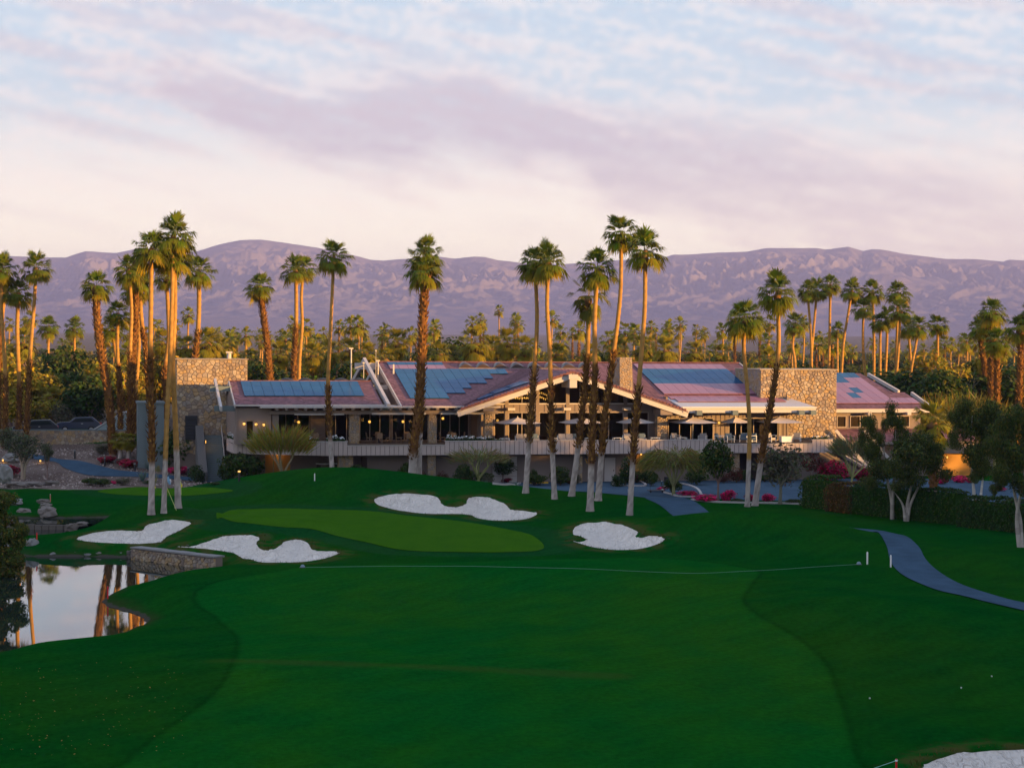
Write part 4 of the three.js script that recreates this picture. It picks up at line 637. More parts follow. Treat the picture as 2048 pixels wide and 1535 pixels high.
// --- lower storey
const LOW = [[-25, -23.0], [-20.6, -16.6, 'open'], [-13.8, -2.05], [0.31, 8.81], [9.89, 11.81], [12.8, 22.2], [24.6, 30.5]];
boxPart('ground_floor_wall', [-16.6 + 2.7, 0, 0.8, -2.05, 2.77, 1.0], M_taupe);
boxPart('ground_floor_wall', [0.31, 0, 0.8, 8.81, 2.77, 1.0], M_taupe);
boxPart('ground_floor_wall', [9.89, 0, 0.8, 11.81, 2.77, 1.0], M_taupe);
boxPart('ground_floor_wall', [12.8, 0, 0.8, 21.4, 2.77, 1.0], M_taupe);
boxPart('ground_floor_wall', [24.6, 0, 0.8, 30.4, 2.77, 1.0], M_taupe);
boxPart('ground_floor_wall', [-26, 0, -3.2, -23.0, 2.77, -3.0], M_taupe);
boxPart('ground_floor_wall', [-20.6, 0, -3.2, -13.9, 2.77, -3.0], M_taupe);
boxPart('garage_side', [-13.9, 0, -3, -13.7, 2.77, 0.8], M_taupe); boxPart('garage_side', [21.4, 0, -3, 21.6, 2.77, 0.8], M_taupe); boxPart('garage_side', [24.4, 0, -3, 24.6, 2.77, 0.8], M_taupe); boxPart('ground_floor_wall', [21.4, 0, -3.2, 24.6, 2.77, -3.0], M_taupe);
{ const d = boxPart('garage_door', [-2.05, 0, 0.86, 0.31, 2.45, 0.96], M_white); for (let k = 1; k < 4; k++) part('door_rib', new G().box(-2.0, k * 0.6, 0.962, 0.26, k * 0.6 + 0.03, 0.98), M_taupe, d); boxPart('door_lintel', [-2.05, 2.45, 0.8, 0.31, 2.77, 1.0], M_taupe); }
{ const d = boxPart('service_door', [8.81, 0, 0.86, 9.89, 2.3, 0.95], M_white); part('door_handle', new G().box(9.7, 1.0, 0.95, 9.76, 1.15, 1.0), M_metalDark, d); boxPart('door_lintel', [8.81, 2.3, 0.8, 9.89, 2.77, 1.0], M_taupe); }
const M_wood = mat([0.42, 0.22, 0.05], 0.6);
for (const [a, b, z] of [[-23.0, -20.6, -3.05], [11.81, 12.8, 0.9]]) { const n = Math.max(2, Math.round((b - a) / 0.8)); for (let k = 0; k < n; k++) { const w = (b - a) / n; boxPart('wooden_door', [a + k * w + 0.03, 0.05, z - 0.05, a + (k + 1) * w - 0.03, 2.6, z], M_wood); } }
for (const [a, b, back] of [[-16.7, -15.4, 1.4], [-8.4, -7.7, 1.7], [5.7, 6.3, 1.8], [21.2, 21.8, 1.8]]) {
  const p = boxPart('stone_pier', [a + 0.05, 0, back, b - 0.05, 2.77, 2.35], M_mortar), w = b - a;
  stonePanel(p, w, 2.76, 0.3, Math.round(a * 7 + 300), (m) => m.position.set(a, 0, 2.36), false); stonePanel(p, 2.35 - back, 2.76, 0.3, Math.round(a * 7 + 500), (m) => { m.position.set(a + 0.04, 0, back); m.rotation.y = -Math.PI / 2; m.scale.z = 1; }, false);
}
// --- deck with its boarded front
part('deck_floor', new G().fan([[-18, 3.72, 2.9], [30.8, 3.72, 2.9], [30.8, 3.72, -8], [-26.2, 3.72, -8], [-26.2, 3.72, -1.5]]), M_floor, club);
part('deck_soffit', new G().fan([[-18, 2.80, 2.9], [-26.2, 2.80, -1.5], [-26.2, 2.80, -8], [30.8, 2.80, -8], [30.8, 2.80, 2.9]]), M_taupe, club);
{
  const boards = (P, Q, y0, y1, parent = club) => { // boards from P to Q (in plan), seen from the left-hand normal side
    const L = Math.hypot(Q[0] - P[0], Q[1] - P[1]), n = Math.round(L / 0.44), w = L / n, turn = -Math.atan2(Q[1] - P[1], Q[0] - P[0]), back = part('fascia_backing', new G().box(0, y0 + 0.02, -0.10, L, y1 - 0.01, -0.03), M_gap, parent); back.position.set(P[0], 0, P[1]); back.rotation.y = turn;
    const g = new G().box(0.02, y0, -0.03, w - 0.025, y1 - 0.07, 0.03).geo(), r = rng(Math.round(P[0] * 10 + 900));
    for (let k = 0; k < n; k++) { const b = part('fascia_board', g, r() < 0.5 ? M_board : M_boardB, back); b.position.x = k * w; }
    const cap = part('cap_rail', new G().box(-0.02, y1 - 0.06, -0.22, L + 0.02, y1, 0.07), M_white, back);
  };
  boards([-26.2, -8], [-26.0, -1.5], 2.77, 4.05); boards([-26.0, -1.5], [-18.05, 3.0], 2.77, 4.08); boards([-18.05, 3.0], [-16.0, 3.0], 2.77, 4.08); boards([-16.0, 3.0], [-6.95, 3.0], 2.77, 3.70); boards([-6.95, 3.0], [18.9, 3.0], 2.77, 4.08); boards([18.9, 3.0], [28.9, 3.0], 2.77, 3.66); boards([28.9, 3.0], [30.95, 3.0], 2.74, 4.03); boards([30.95, 3.0], [30.95, -4], 2.77, 4.03);
}
// --- stone columns of the porch and the beam they carry
for (const [a, b] of [[-15.4, -14.5], [-7.95, -7.2], [-2.6, -1.85], [14.3, 15.3]]) { const p = boxPart('stone_column', [a + 0.05, 3.72, -0.75, b - 0.05, 6.62, -0.06], M_mortar); stonePanel(p, b - a, 2.9, 0.3, Math.round(a * 9 + 700), (m) => m.position.set(a, 3.72, -0.05), false); stonePanel(p, 0.7, 2.9, 0.3, Math.round(a * 9 + 800), (m) => { m.position.set(a + 0.04, 3.72, -0.75); m.rotation.y = -Math.PI / 2; }, false); }
boxPart('column', [-22.6, 3.72, -0.6, -22.0, 6.45, 0], M_taupe); boxPart('column', [-18.6, 3.72, -4.8, -17.2, 6.45, -4.2], M_taupe);
boxPart('porch_beam', [-22.9, 6.46, -0.4, -1.4, 6.78, 0.3], M_taupe);
for (let u = -22.4; u < -1.6; u += 0.88) part('rafter_tail', new G().hexa([[u, 6.86, 1.0], [u + 0.28, 6.86, 1.0], [u + 0.28, 6.79, -0.3], [u, 6.79, -0.3], [u, 7.06, 1.0], [u + 0.28, 7.06, 1.0], [u + 0.28, 7.06, -0.3], [u, 7.06, -0.3]]), M_taupe, club);
boxPart('porch_roof_edge', [-23.8, 7.07, -5, -1.35, 7.20, 1.12], M_white);
boxPart('awning_case', [-13.4, 6.42, 0.32, -8.3, 6.58, 0.5], M_white); boxPart('awning_case', [-6.9, 6.42, 0.32, -2.8, 6.58, 0.5], M_white); boxPart('awning_case', [-20.6, 6.40, 0.32, -16, 6.52, 0.5], M_white);
// --- rooms behind
boxPart('room_back_wall', [-26, 3.72, -12.2, 28, 9.2, -12], M_inside); boxPart('room_floor', [-26, 3.5, -12, 28, 3.71, -1.7], M_floor); boxPart('room_ceiling', [-26, 6.95, -12, -6, 7.05, -5.2], M_inside);
boxPart('end_wall', [-26.0, 3.72, -12, -25.8, 7.1, 0.2], M_taupe); boxPart('room_partition', [-3.0, 3.72, -12, -2.8, 7.2, -1.6], M_inside); boxPart('room_partition', [15.6, 3.72, -12, 15.8, 8, -1.6], M_inside); boxPart('end_wall', [27.9, 3.72, -12, 28.1, 8, -1.4], M_taupe);
boxPart('front_wall', [-25.8, 3.72, -0.3, -25.0, 7.06, 0.1], M_taupe); boxPart('front_wall', [-24.3, 3.72, -0.3, -22.7, 7.06, 0.1], M_taupe); boxPart('front_wall', [-25.0, 5.9, -0.3, -24.3, 7.06, 0.1], M_taupe); boxPart('front_wall', [-25.0, 3.72, -0.3, -24.3, 4.1, 0.1], M_taupe);
function glazing(a, b, h0, h1, v, n, parent = club, glass = M_glass) { // a framed window of n panes
  const w = new THREE.Group(); w.name = 'window'; parent.add(w); const g = new G(), t = 0.07, s = (b - a) / n;
  g.box(a, h0, v - 0.06, b, h0 + t, v + 0.06).box(a, h1 - t, v - 0.06, b, h1, v + 0.06); for (let k = 0; k <= n; k++) { const x = k === 0 ? a : k === n ? b - t : a + k * s - t / 2; g.box(x, h0 + t + 0.001, v - 0.05, x + t, h1 - t - 0.001, v + 0.058); }
  part('window_frame', g, M_frame, w); for (let k = 0; k < n; k++) part('pane', new G().quad([a + k * s + 0.03, h0 + 0.04, v], [a + (k + 1) * s - 0.03, h0 + 0.04, v], [a + (k + 1) * s - 0.03, h1 - 0.04, v], [a + k * s + 0.03, h1 - 0.04, v]), glass, w);
  return w;
}
glazing(-25.0, -24.3, 4.1, 5.9, -0.1, 1);
for (const [a, b, n] of [[-22.0, -18.6, 3], [-17.2, -14.0, 3], [-13.8, -10.9, 3], [-10.7, -7.1, 3], [-6.9, -3.2, 4]]) glazing(a, b, 3.72, 6.4, -5.0, n);
for (const u of [-18.6 - 0.0, -14.0, -10.9, -7.1, -3.2]) boxPart('wall_pier', [u + 0.002, 3.72, -5.1, u + 0.2, 6.95, -4.85], M_taupe);
boxPart('window_header', [-22, 6.4, -5.1, -3.0, 6.95, -4.9], M_taupe);
// --- left wing roof
function slab(name, P, th = 0.16) { // P: four top corners, eave left, eave right, ridge right, ridge left
  const lo = P.map((q) => [q[0], q[1] - th, q[2]]); const g = new G().hexa([lo[0], lo[1], lo[2], lo[3], P[0], P[1], P[2], P[3]]); return part(name, g, M_roof, club);
}
const SL = 0.247;
slab('left_wing_roof', [[-26.0, 7.4, 0.5], [-12.4, 7.4, 0.5], [-12.4, 9.4, -7.5], [-26.0, 9.4, -7.5]]); slab('left_wing_roof', [[-12.4, 7.4, -15.5], [-26.0, 7.4, -15.5], [-26.0, 9.4, -7.5], [-12.4, 9.4, -7.5]]);
part('ridge_cap', new G().beam([-26, 9.43, -7.5], [-12.4, 9.43, -7.5], 0.4, 0.08), M_roof, club);
boxPart('gutter', [-26.0, 7.22, 0.5, -12.3, 7.38, 0.62], M_white);
part('rake_board', new G().beam([-26.06, 7.22, 0.6], [-26.06, 9.26, -7.5], 0.1, 0.34), M_white, club); part('rake_board', new G().beam([-26.06, 7.22, -15.6], [-26.06, 9.26, -7.5], 0.1, 0.34), M_white, club);
part('gable_infill', new G().fan([[-25.9, 7.05, 0.3], [-25.9, 9.2, -7.5], [-25.9, 7.05, -15.3]]), M_taupe, club); part('gable_infill', new G().fan([[-25.9, 3.72, -5], [-25.9, 7.05, -5], [-25.9, 7.05, -15.3], [-25.9, 3.72, -15.3]]), M_taupe, club);
part('barge_rafter', new G().beam([-27.35, 7.0, 1.1], [-27.35, 9.45, -8.0], 0.22, 0.42), M_white, club);
boxPart('purlin_end', [-28.0, 8.45, -5.4, -25.95, 8.95, -5.15], M_blue); boxPart('purlin_end', [-27.9, 6.75, -0.25, -25.95, 7.25, 0.0], M_blue);
for (let k = 0; k < 5; k++) { const g = new G(); g.lathe(0, 0, 0, [[0.78, 0], [0.74, 0.22], [0.5, 0.4], [0.2, 0.48], [0.001, 0.5]], 14); const s = part('dome_skylight', g, M_metalDark, club); s.position.set(-20.4 + k * 1.75, 9.2, -8.6); }
// --- main roof
slab('main_roof', [[-10.6, 7.25, 0.5], [-4.9, 7.25, 0.5], [-4.9, 11.2, -15.5], [-10.6, 11.2, -15.5]]); slab('main_roof', [[-4.9, 7.25, 0.5], [5.5, 10.5, -12.66], [5.5, 11.2, -15.5], [-4.9, 11.2, -15.5]]); slab('main_roof', [[5.5, 10.5, -12.66], [15.8, 7.25, 0.5], [15.8, 11.2, -15.5], [5.5, 11.2, -15.5]]); slab('main_roof', [[15.8, 8.115, -3.0], [27.6, 8.115, -3.0], [27.6, 11.2, -15.5], [15.8, 11.2, -15.5]]); slab('main_roof', [[27.6, 7.25, -31.5], [-10.6, 7.25, -31.5], [-10.6, 11.2, -15.5], [27.6, 11.2, -15.5]]);
part('ridge_cap', new G().beam([-10.6, 11.24, -15.5], [27.6, 11.24, -15.5], 0.45, 0.1), M_roof, club);
boxPart('gutter', [-10.5, 7.07, 0.5, -5.0, 7.22, 0.62], M_white);
part('rake_board', new G().beam([-10.66, 7.05, 0.6], [-10.66, 11.05, -15.5], 0.12, 0.42), M_white, club); part('rake_board', new G().beam([-10.66, 7.05, -31.6], [-10.66, 11.05, -15.5], 0.12, 0.42), M_white, club); part('rake_board', new G().beam([27.67, 7.9, -2.9], [27.67, 11.05, -15.5], 0.12, 0.4), M_white, club); part('rake_board', new G().beam([27.67, 7.05, -31.6], [27.67, 11.05, -15.5], 0.12, 0.4), M_white, club);
for (const u of [-10.5, 27.5]) part('gable_infill', new G().fan([[u, 7.0, 0.2], [u, 11.0, -15.5], [u, 7.0, -31.2]]), M_taupe, club);
part('barge_rafter', new G().beam([-11.9, 7.2, 1.0], [-11.9, 11.4, -16.0], 0.3, 0.5), M_white, club); part('barge_rafter', new G().beam([-11.9, 7.2, -31.6], [-11.9, 11.35, -15.6], 0.3, 0.5), M_white, club);
boxPart('purlin_end', [-12.9, 10.45, -15.8, -10.72, 11.1, -15.3], M_white); boxPart('purlin_end', [-12.6, 6.85, 0.0, -10.72, 7.1, 0.45], M_white); boxPart('purlin_end', [-12.6, 8.6, -8.2, -10.72, 9.0, -7.8], M_white); boxPart('vent_pipe', [-9.75, 9.9, -10.9, -9.6, 11.0, -10.75], M_white);
// bulging skylights along the ridge
{
  boxPart('skylight_kerb', [-2.7, 10.45, -13.2, 11.5, 10.62, -13.05], M_white);
  const prof = []; for (let k = 0; k <= 12; k++) { const t = k / 12; prof.push([t * 1.72, 0.62 * Math.pow(Math.sin(Math.PI * Math.pow(t, 0.8)), 1.3)]); }
  const g = new G(), cols = prof.map(([x, y]) => [0, 1, 2, 3, 4].map((m) => { const f = [0.55, 0.95, 1, 0.95, 0.6][m]; return g.v(x, 0.02 + y * f, -m * 0.42, x, m); }));
  for (let k = 1; k < cols.length; k++) for (let m = 1; m < 5; m++) g.i.push(cols[k - 1][m - 1], cols[k][m - 1], cols[k][m], cols[k - 1][m - 1], cols[k][m], cols[k - 1][m]);
  for (let k = 1; k < prof.length; k++) { const a = prof[k - 1], b = prof[k]; g.quad([a[0], -0.25, 0], [b[0], -0.25, 0], [b[0], 0.02 + b[1] * 0.55, 0], [a[0], 0.02 + a[1] * 0.55, 0]); }
  const geo = g.geo(), M_bronze = mat([0.055, 0.036, 0.032], 0.3, { specularIntensity: 0.8 }); for (let k = 0; k < 8; k++) { const s = part('bulged_skylight', geo, M_bronze, club); s.position.set(-2.7 + k * 1.775, 10.62, -13.15); }
}
// --- solar panels: each its own piece, laid just above the shingles
const M_cell = phys([0.008, 0.075, 0.185], 0.16, { ior: 1.12, specularIntensity: 1 }), M_cellB = phys([0.010, 0.085, 0.205], 0.18, { ior: 1.12, specularIntensity: 1 }), M_cellSkyPink = phys([0.30, 0.145, 0.21], 0.3, { ior: 1.2, specularIntensity: 1 }), M_cellSkyPinkB = phys([0.27, 0.13, 0.195], 0.3, { ior: 1.2, specularIntensity: 1 });  // pink cells: reflection of rosy clouds painted into the base colour
const panelGeo = new Map();
function panelShape(w, l) { const k = w.toFixed(2) + l.toFixed(2); if (!panelGeo.has(k)) panelGeo.set(k, new G().box(0.015, 0, -l + 0.015, w - 0.015, 0.045, -0.015).geo()); return panelGeo.get(k); }
const rp = rng(66);
function panelRow(u0, n, w, v0, h0, slope, l, mats, tilt = 0) { // a row going right from u0; v0, h0: its lower edge
  const a = Math.atan(slope); for (let k = 0; k < n; k++) { const p = part('solar_panel', panelShape(w, l), mats[rp() < 0.5 ? 0 : 1], club); p.position.set(u0 + k * w, h0 + 0.07, v0); p.rotation.x = a + tilt; }
}
const blueP = [M_cell, M_cellB], skyPinkP = [M_cellSkyPink, M_cellSkyPinkB], hAt = (v) => 7.25 + SL * (0.5 - v), hLW = (v) => 7.4 + 0.25 * (0.5 - v);
for (let r = 0; r < 3; r++) { const v = -2.0 - r * 1.70; panelRow(-25.0, 12, 0.937, v, hLW(v), 0.25, 1.70 / Math.cos(Math.atan(0.25)), blueP); }
[[4], [6], [7], [9], [10], [12]].forEach(([n], r) => { const v = -1.75 - r * 1.79; panelRow(-9.45, n, 0.945, v, hAt(v), SL, 1.79 / Math.cos(Math.atan(SL)), blueP); });
panelRow(-9.75, 6, 0.945, -12.55, hAt(-12.55), SL, 1.45, skyPinkP); panelRow(-9.75, 6, 0.945, -14.0, hAt(-14.0), SL, 1.15, blueP);
for (let r = 0; r < 6; r++) { const v = -3.2 - r * 1.9; panelRow(15.9 - (r > 3 ? 0 : 0), r < 4 ? 10 : 10, 0.95, v, hAt(v), SL, 1.9 / Math.cos(Math.atan(SL)), r < 2 || r === 5 ? skyPinkP : blueP); }
// --- the great front gable
const AP = [5.5, 10.5], gl = (u) => AP[1] - 0.327 * Math.abs(u - AP[0]);
slab('gable_roof', [[-5.2, gl(-5.2), 1.6], [5.5, 10.5, 1.6], [5.5, 10.5, -13], [-5.2, gl(-5.2), -6]]); slab('gable_roof', [[5.5, 10.5, 1.6], [16.7, gl(16.7), 1.6], [16.7, gl(16.7), -5], [5.5, 10.5, -13]]);
for (let k = 0; k < 34; k++) { const t = (k + 0.5) / 34, s = k % 2; for (const e of [-1, 1]) { const L = e < 0 ? 10.7 : 11.2, u = AP[0] + e * t * L; part('edge_tile', new G().box(u - 0.15, gl(u) - 0.02, 1.42, u + 0.15, gl(u) + 0.07 + 0.02 * s, 1.68), M_roof, club); } }
for (const e of [-1, 1]) { const u1 = e < 0 ? -5.5 : 16.9; part('gable_fascia', new G().beam([AP[0], gl(AP[0]) - 0.42, 1.45], [u1, gl(u1) - 0.42, 1.45], 0.14, 0.52, [0, 1, 0]), M_white, club); part('gable_trim', new G().beam([AP[0], gl(AP[0]) - 0.13, 1.53], [u1, gl(u1) - 0.13, 1.53], 0.12, 0.14), M_taupe, club); }
part('ridge_beam', new G().box(5.15, 8.95, -1.4, 5.85, 9.95, 1.95), M_white, club); part('beam_end_cap', new G().box(5.05, 9.75, 1.2, 5.95, 10.2, 2.0), M_white, club);
boxPart('gable_side_beam', [14.2, 6.35, -1.2, 15.4, 6.85, 1.4], M_taupe); boxPart('gable_side_beam', [-3.0, 6.75, -1.3, -2.0, 7.05, 1.2], M_taupe);
for (const u of [0.1, 5.55, 11.5]) boxPart('bracket', [u - 0.35, 6.75, -1.4, u + 0.35, 7.0, -0.6], M_white);
{ // gable wall: posts, siding band and glass
  boxPart('siding_band', [-2.8, 6.55, -1.6, 15.6, 7.3, -1.45], M_taupe); for (let u = -2.5; u < 15.5; u += 0.6) boxPart('siding_batten', [u, 6.56, -1.45, u + 0.05, 7.25, -1.41], M_taupe);
  boxPart('sill_beam', [-2.8, 7.3, -1.65, 15.6, 7.42, -1.38], M_white);
  const posts = [-1.57, -0.2, 2.8, 5.77, 8.2, 11.5, 14.0]; for (const u of posts) boxPart('gable_post', [u - 0.17, 3.72, -1.62, u + 0.17, Math.min(gl(u) - 0.3, u === 5.77 ? 9.9 : 99), -1.36], M_taupe);
  const top = [...posts, 15.5]; for (let k = 0; k + 1 < top.length; k++) { const a = top[k] + 0.17, b = top[k + 1] - 0.17, y = (u) => Math.max(7.44, gl(u) - 0.42), w = new THREE.Group(); w.name = 'clerestory_window'; club.add(w);
    const pts = [[a, 7.42, -1.5], [b, 7.42, -1.5], [b, y(b), -1.5]]; if (a < 5.5 && b > 5.5) pts.push([5.5, y(5.5), -1.5]); pts.push([a, y(a), -1.5]); part('pane', new G().fan(pts), M_glass, w); if (b - a > 2) { const m = (a + b) / 2; part('mullion', new G().box(m - 0.03, 7.42, -1.54, m + 0.03, y(m), -1.46), M_frame, w); } }
  for (const [a, b, n] of [[-1.4, -0.37, 1], [-0.03, 2.63, 2], [2.97, 5.6, 1], [5.94, 8.03, 1], [8.37, 11.33, 2], [11.67, 13.83, 2]]) glazing(a, b, 3.74, 6.55, -1.5, n);
  boxPart('front_wall', [14.0, 3.72, -1.65, 15.7, 6.55, -1.4], M_taupe); boxPart('front_wall', [-2.8, 3.72, -1.65, -1.74, 6.55, -1.4], M_taupe);
}
{ const g = [[-4.2, 0], [-3.2, 1], [-1.2, 2], [0.6, 3]]; const a = Math.atan(0.327); for (let r = 0; r < 3; r++) for (let k = 0; k < 4 - (r === 2 ? 1 : 0); k++) { const u = 0.4 - r * 1.75 - 0, v = 0.4 - k * 1.0 - 1 - (2 - r) * 0.4, p = part('solar_panel', panelShape(1.7, 0.98), blueP[k & 1], club); p.position.set(u, gl(u) + 0.07, v); p.rotation.z = a; } }
// --- chimney
{ const c = part('chimney', new G().hexa([[11.5, 7.5, -4.0], [13.05, 7.5, -4.0], [13.05, 7.5, -7.2], [11.5, 7.5, -7.2], [11.75, 11.8, -4.25], [12.9, 11.8, -4.25], [12.9, 11.8, -7.0], [11.75, 11.8, -7.0]]), M_mortar, club);
  stonePanel(c, 1.25, 4.3, 0.32, 41, (m) => { m.position.set(11.64, 7.5, -4.02); m.rotation.x = -0.057; }, false); stonePanel(c, 2.9, 4.3, 0.32, 42, (m) => { m.position.set(11.5, 7.5, -7.1); m.rotation.order = 'YXZ'; m.rotation.y = -Math.PI / 2; m.rotation.x = -0.057; }, false);
  for (let k = 0; k < 3; k++) part('flue_slot', new G().box(11.66, 11.2, -6.6 + k * 0.75, 11.74, 11.6, -6.3 + k * 0.75), M_metalDark, c); }
// --- right porch
slab('porch_roof', [[16.2, 7.14, 1.5], [29.7, 7.14, 1.5], [28.3, 8.0, -3.2], [15.8, 8.0, -3.2]]).material = M_membrane;
boxPart('porch_fascia', [16.4, 6.55, 1.42, 29.8, 6.98, 1.58], M_white); boxPart('porch_drip', [16.3, 6.98, 1.4, 29.85, 7.12, 1.68], M_membrane);
for (const u of [17.6, 21.2, 27.9, 29.1]) boxPart('beam_tail', [u, 6.35, -1.4, u + 0.55, 6.78, 2.1], M_blue);
{ const s = 0.183, l = 1.35; for (let r = 0; r < 2; r++) for (let k = 0; k < 11; k++) { const v = -0.35 - r * 1.33, p = part('solar_panel', panelShape(1.0, l), skyPinkP[k & 1], club); p.position.set(16.5 + k * 1.0 - r * 0.35, 7.14 + s * (1.5 - v) + 0.07, v); p.rotation.x = Math.atan(s); } }
boxPart('front_wall', [15.3, 5.95, -1.6, 28.0, 7.6, -1.45], M_taupe); boxPart('front_wall', [20.4, 3.72, -1.6, 21.95, 5.95, -1.45], M_taupe); boxPart('front_wall', [27.05, 3.72, -1.6, 28.0, 5.95, -1.45], M_taupe);
for (let u = 15.6; u < 28; u += 0.46) { const low = (u > 20.4 && u < 21.95) || u > 27.05; boxPart('siding_batten', [u, low ? 3.2 : 5.96, -1.45, u + 0.06, 7.0, -1.40], M_taupe); }
glazing(15.8, 20.4, 3.72, 5.95, -1.5, 4); glazing(21.95, 27.05, 3.72, 5.95, -1.5, 4);
// --- wing beyond the stone wall
{
  const p = (u, v) => [u, 6.75 + 0.25 * (-4 - v), v];
  slab('right_wing_roof', [p(33.0, -4), p(43.9, -4), p(43.9, -10), p(33.0, -10)]); slab('right_wing_roof', [p(33.0, -10), p(42.6, -10), p(42.0, -17.5), p(33.0, -17.5)]); slab('right_wing_roof', [[42.0, 6.75, -31], [33, 6.75, -31], p(33.0, -17.5), p(42.0, -17.5)]);
  part('barge_rafter', new G().beam([44.5, 6.55, -3.7], [44.5, 8.15, -9.6], 0.25, 0.35), M_white, club); part('barge_rafter', new G().beam([43.2, 8.3, -9.9], [42.7, 10.0, -17.0], 0.25, 0.35), M_white, club);
  boxPart('eave_fascia', [33.2, 6.35, -4.1, 44.0, 6.72, -3.92], M_white); boxPart('right_wing_wall', [33.2, 4.6, -5.0, 43.4, 6.6, -4.8], M_taupe); for (const u of [37.3, 41.5]) boxPart('beam_tail', [u, 6.1, -4.8, u + 0.4, 6.4, -3.6], M_white);
  const M_amber = mat([0.16, 0.10, 0.05], 0.5); for (const [a, b] of [[34.4, 35.4], [35.8, 36.9], [37.1, 38.1], [40.0, 41.0], [41.2, 42.2]]) { const w = glazing(a, b, 4.85, 6.0, -4.75, 1); part('blind', new G().box(a + 0.08, 4.9, -4.79, b - 0.08, 5.95, -4.785), M_amber, w); }
  slab('lower_roof', [[33.5, 3.62, -1.6], [48.2, 3.62, -1.6], [48.2, 4.75, -5.0], [33.5, 4.75, -5.0]]); boxPart('lower_fascia', [33.5, 3.25, -1.7, 48.6, 3.55, -1.5], M_taupe); boxPart('lower_wall', [33.5, 0, -3.2, 50.5, 3.4, -3.0], M_taupe); boxPart('right_wing_body', [33.2, 0, -16, 43.3, 4.6, -5.0], M_taupe); boxPart('flat_entry_roof', [43.8, 2.35, -3.2, 50.5, 3.1, -1.2], M_taupe); boxPart('entry_door', [45.0, 0, -3.1, 48.5, 2.3, -2.95], M_wood);
  for (let k = 0; k < 7; k++) { const row = k; } for (let r = 0; r < 6; r++) for (let k = 0; k < 7; k++) { const v = -5.6 - r * 1.95; if (v < -16) continue; const q = part('solar_panel', panelShape(1.0, 2.0), (r === 5 || (r === 4 && k < 5) || (r === 2 && k === 4) || (r === 1 && k === 3)) ? blueP[k & 1] : skyPinkP[k & 1], club); const pp = p(34.2 + k * 1.0, v); q.position.set(pp[0], pp[1] + 0.07, pp[2]); q.rotation.x = Math.atan(0.25); }
  for (let k = 0; k < 3; k++) { const q = part('solar_panel', panelShape(0.95, 2.0), skyPinkP[k & 1], club), pp = p(41.0 + k * 0.95 - 0.1, -5.6); q.position.set(pp[0], pp[1] + 0.07, pp[2]); q.rotation.x = Math.atan(0.25); }
}
// stair with white rails on the right
{ for (let k = 0; k < 18; k++) boxPart('stair_step', [31.2 + k * 0.3, 3.0 - k * 0.165, -1.0, 31.5 + k * 0.3, 3.17 - k * 0.165, 0.8], M_taupe); for (const v of [-1.0, 0.8]) for (const o of [0.35, 0.7, 1.0]) part('stair_rail', new G().beam([31.0, 3.1 + o, v], [36.6, 0.05 + o, v], 0.05, 0.05), M_white, club);
  for (let k = 0; k < 2; k++) part('stair_cheek', new G().beam([33.0 + k * 3.0, 4.7, -1.4], [36.6 + k * 3.0, 0.6, -1.0], 0.18, 0.3), M_white, club); }
// stair with a stone cheek on the left
{
  for (let k = 0; k < 22; k++) boxPart('stair_step', [-28.2, 0, -5.0 - (k + 1) * 0.3, -26.4, (k + 1) * 0.185, -5.0 - k * 0.3], M_blue);
  part('stair_cheek', new G().hexa([[-29.0, 0, -4.4], [-28.25, 0, -4.4], [-28.25, 0, -11.6], [-29.0, 0, -11.6], [-29.0, 0.9, -4.4], [-28.25, 0.9, -4.4], [-28.25, 5.0, -11.6], [-29.0, 5.0, -11.6]]), mat([0.12, 0.115, 0.115], 0.9), club);
  part('handrail', new G().tube([[-26.5, 1.0, -5], [-26.5, 5.0, -11.5]], 0.03, 6), M_white, club); for (let k = 0; k < 5; k++) part('rail_post', new G().tube([[-26.5, 0.2 + k * 0.92, -5.3 - k * 1.5], [-26.5, 1.15 + k * 0.92, -5.3 - k * 1.5]], 0.025, 5), M_white, club);
}
// --- tall stone blocks at both ends of the clubhouse
const tower = thing('stone_tower', 'tall square tower faced with rough stone at the left end of the clubhouse', 'tower', ORIGIN, BETA);
part('tower_core', new G().box(-30.8, 0, -19, -23.95, 11.4, -12.1), M_mortar, tower);
part('coping', new G().box(-30.95, 11.4, -19.1, -23.85, 11.5, -11.95), M_stones[4], tower);
stonePanel(tower, 6.85, 11.38, 0.5, 21, (m) => m.position.set(-30.8, 0, -12.1), true, (c) => { const x = c.reduce((s, q) => s + q[0], 0) / c.length, y = c.reduce((s, q) => s + q[1], 0) / c.length; return (x > 0.7 && x < 2.15 && y > 3.3 && y < 6.1) || y < 2.2 || (x > 5.4 && y < 9 && y > 0 && x > 5.6 && y < 8); });
stonePanel(tower, 6.9, 11.38, 0.55, 22, (m) => { m.position.set(-30.8, 0, -19); m.rotation.y = -Math.PI / 2; }, false);
{ const l = part('louvre', new G().box(-29.95, 3.6, -12.08, -28.8, 5.95, -11.98), M_metalDark, tower); for (let k = 0; k < 16; k++) part('louvre_slat', new G().hexa([[-29.9, 3.65 + k * 0.145, -11.93], [-28.85, 3.65 + k * 0.145, -11.93], [-28.85, 3.72 + k * 0.145, -11.98], [-29.9, 3.72 + k * 0.145, -11.98], [-29.9, 3.68 + k * 0.145, -11.93], [-28.85, 3.68 + k * 0.145, -11.93], [-28.85, 3.75 + k * 0.145, -11.98], [-29.9, 3.75 + k * 0.145, -11.98]]), M_metalDark, l); }
part('roof_vent', new G().tube([[-25.6, 11.5, -14], [-25.6, 12.1, -14]], 0.22, 8).box(-25.9, 12.05, -14.3, -25.3, 12.2, -13.7), M_white, tower);
const stoneEnd = thing('stone_wall', 'broad sunlit rough stone wall at the right end of the clubhouse', 'wall', ORIGIN, BETA);
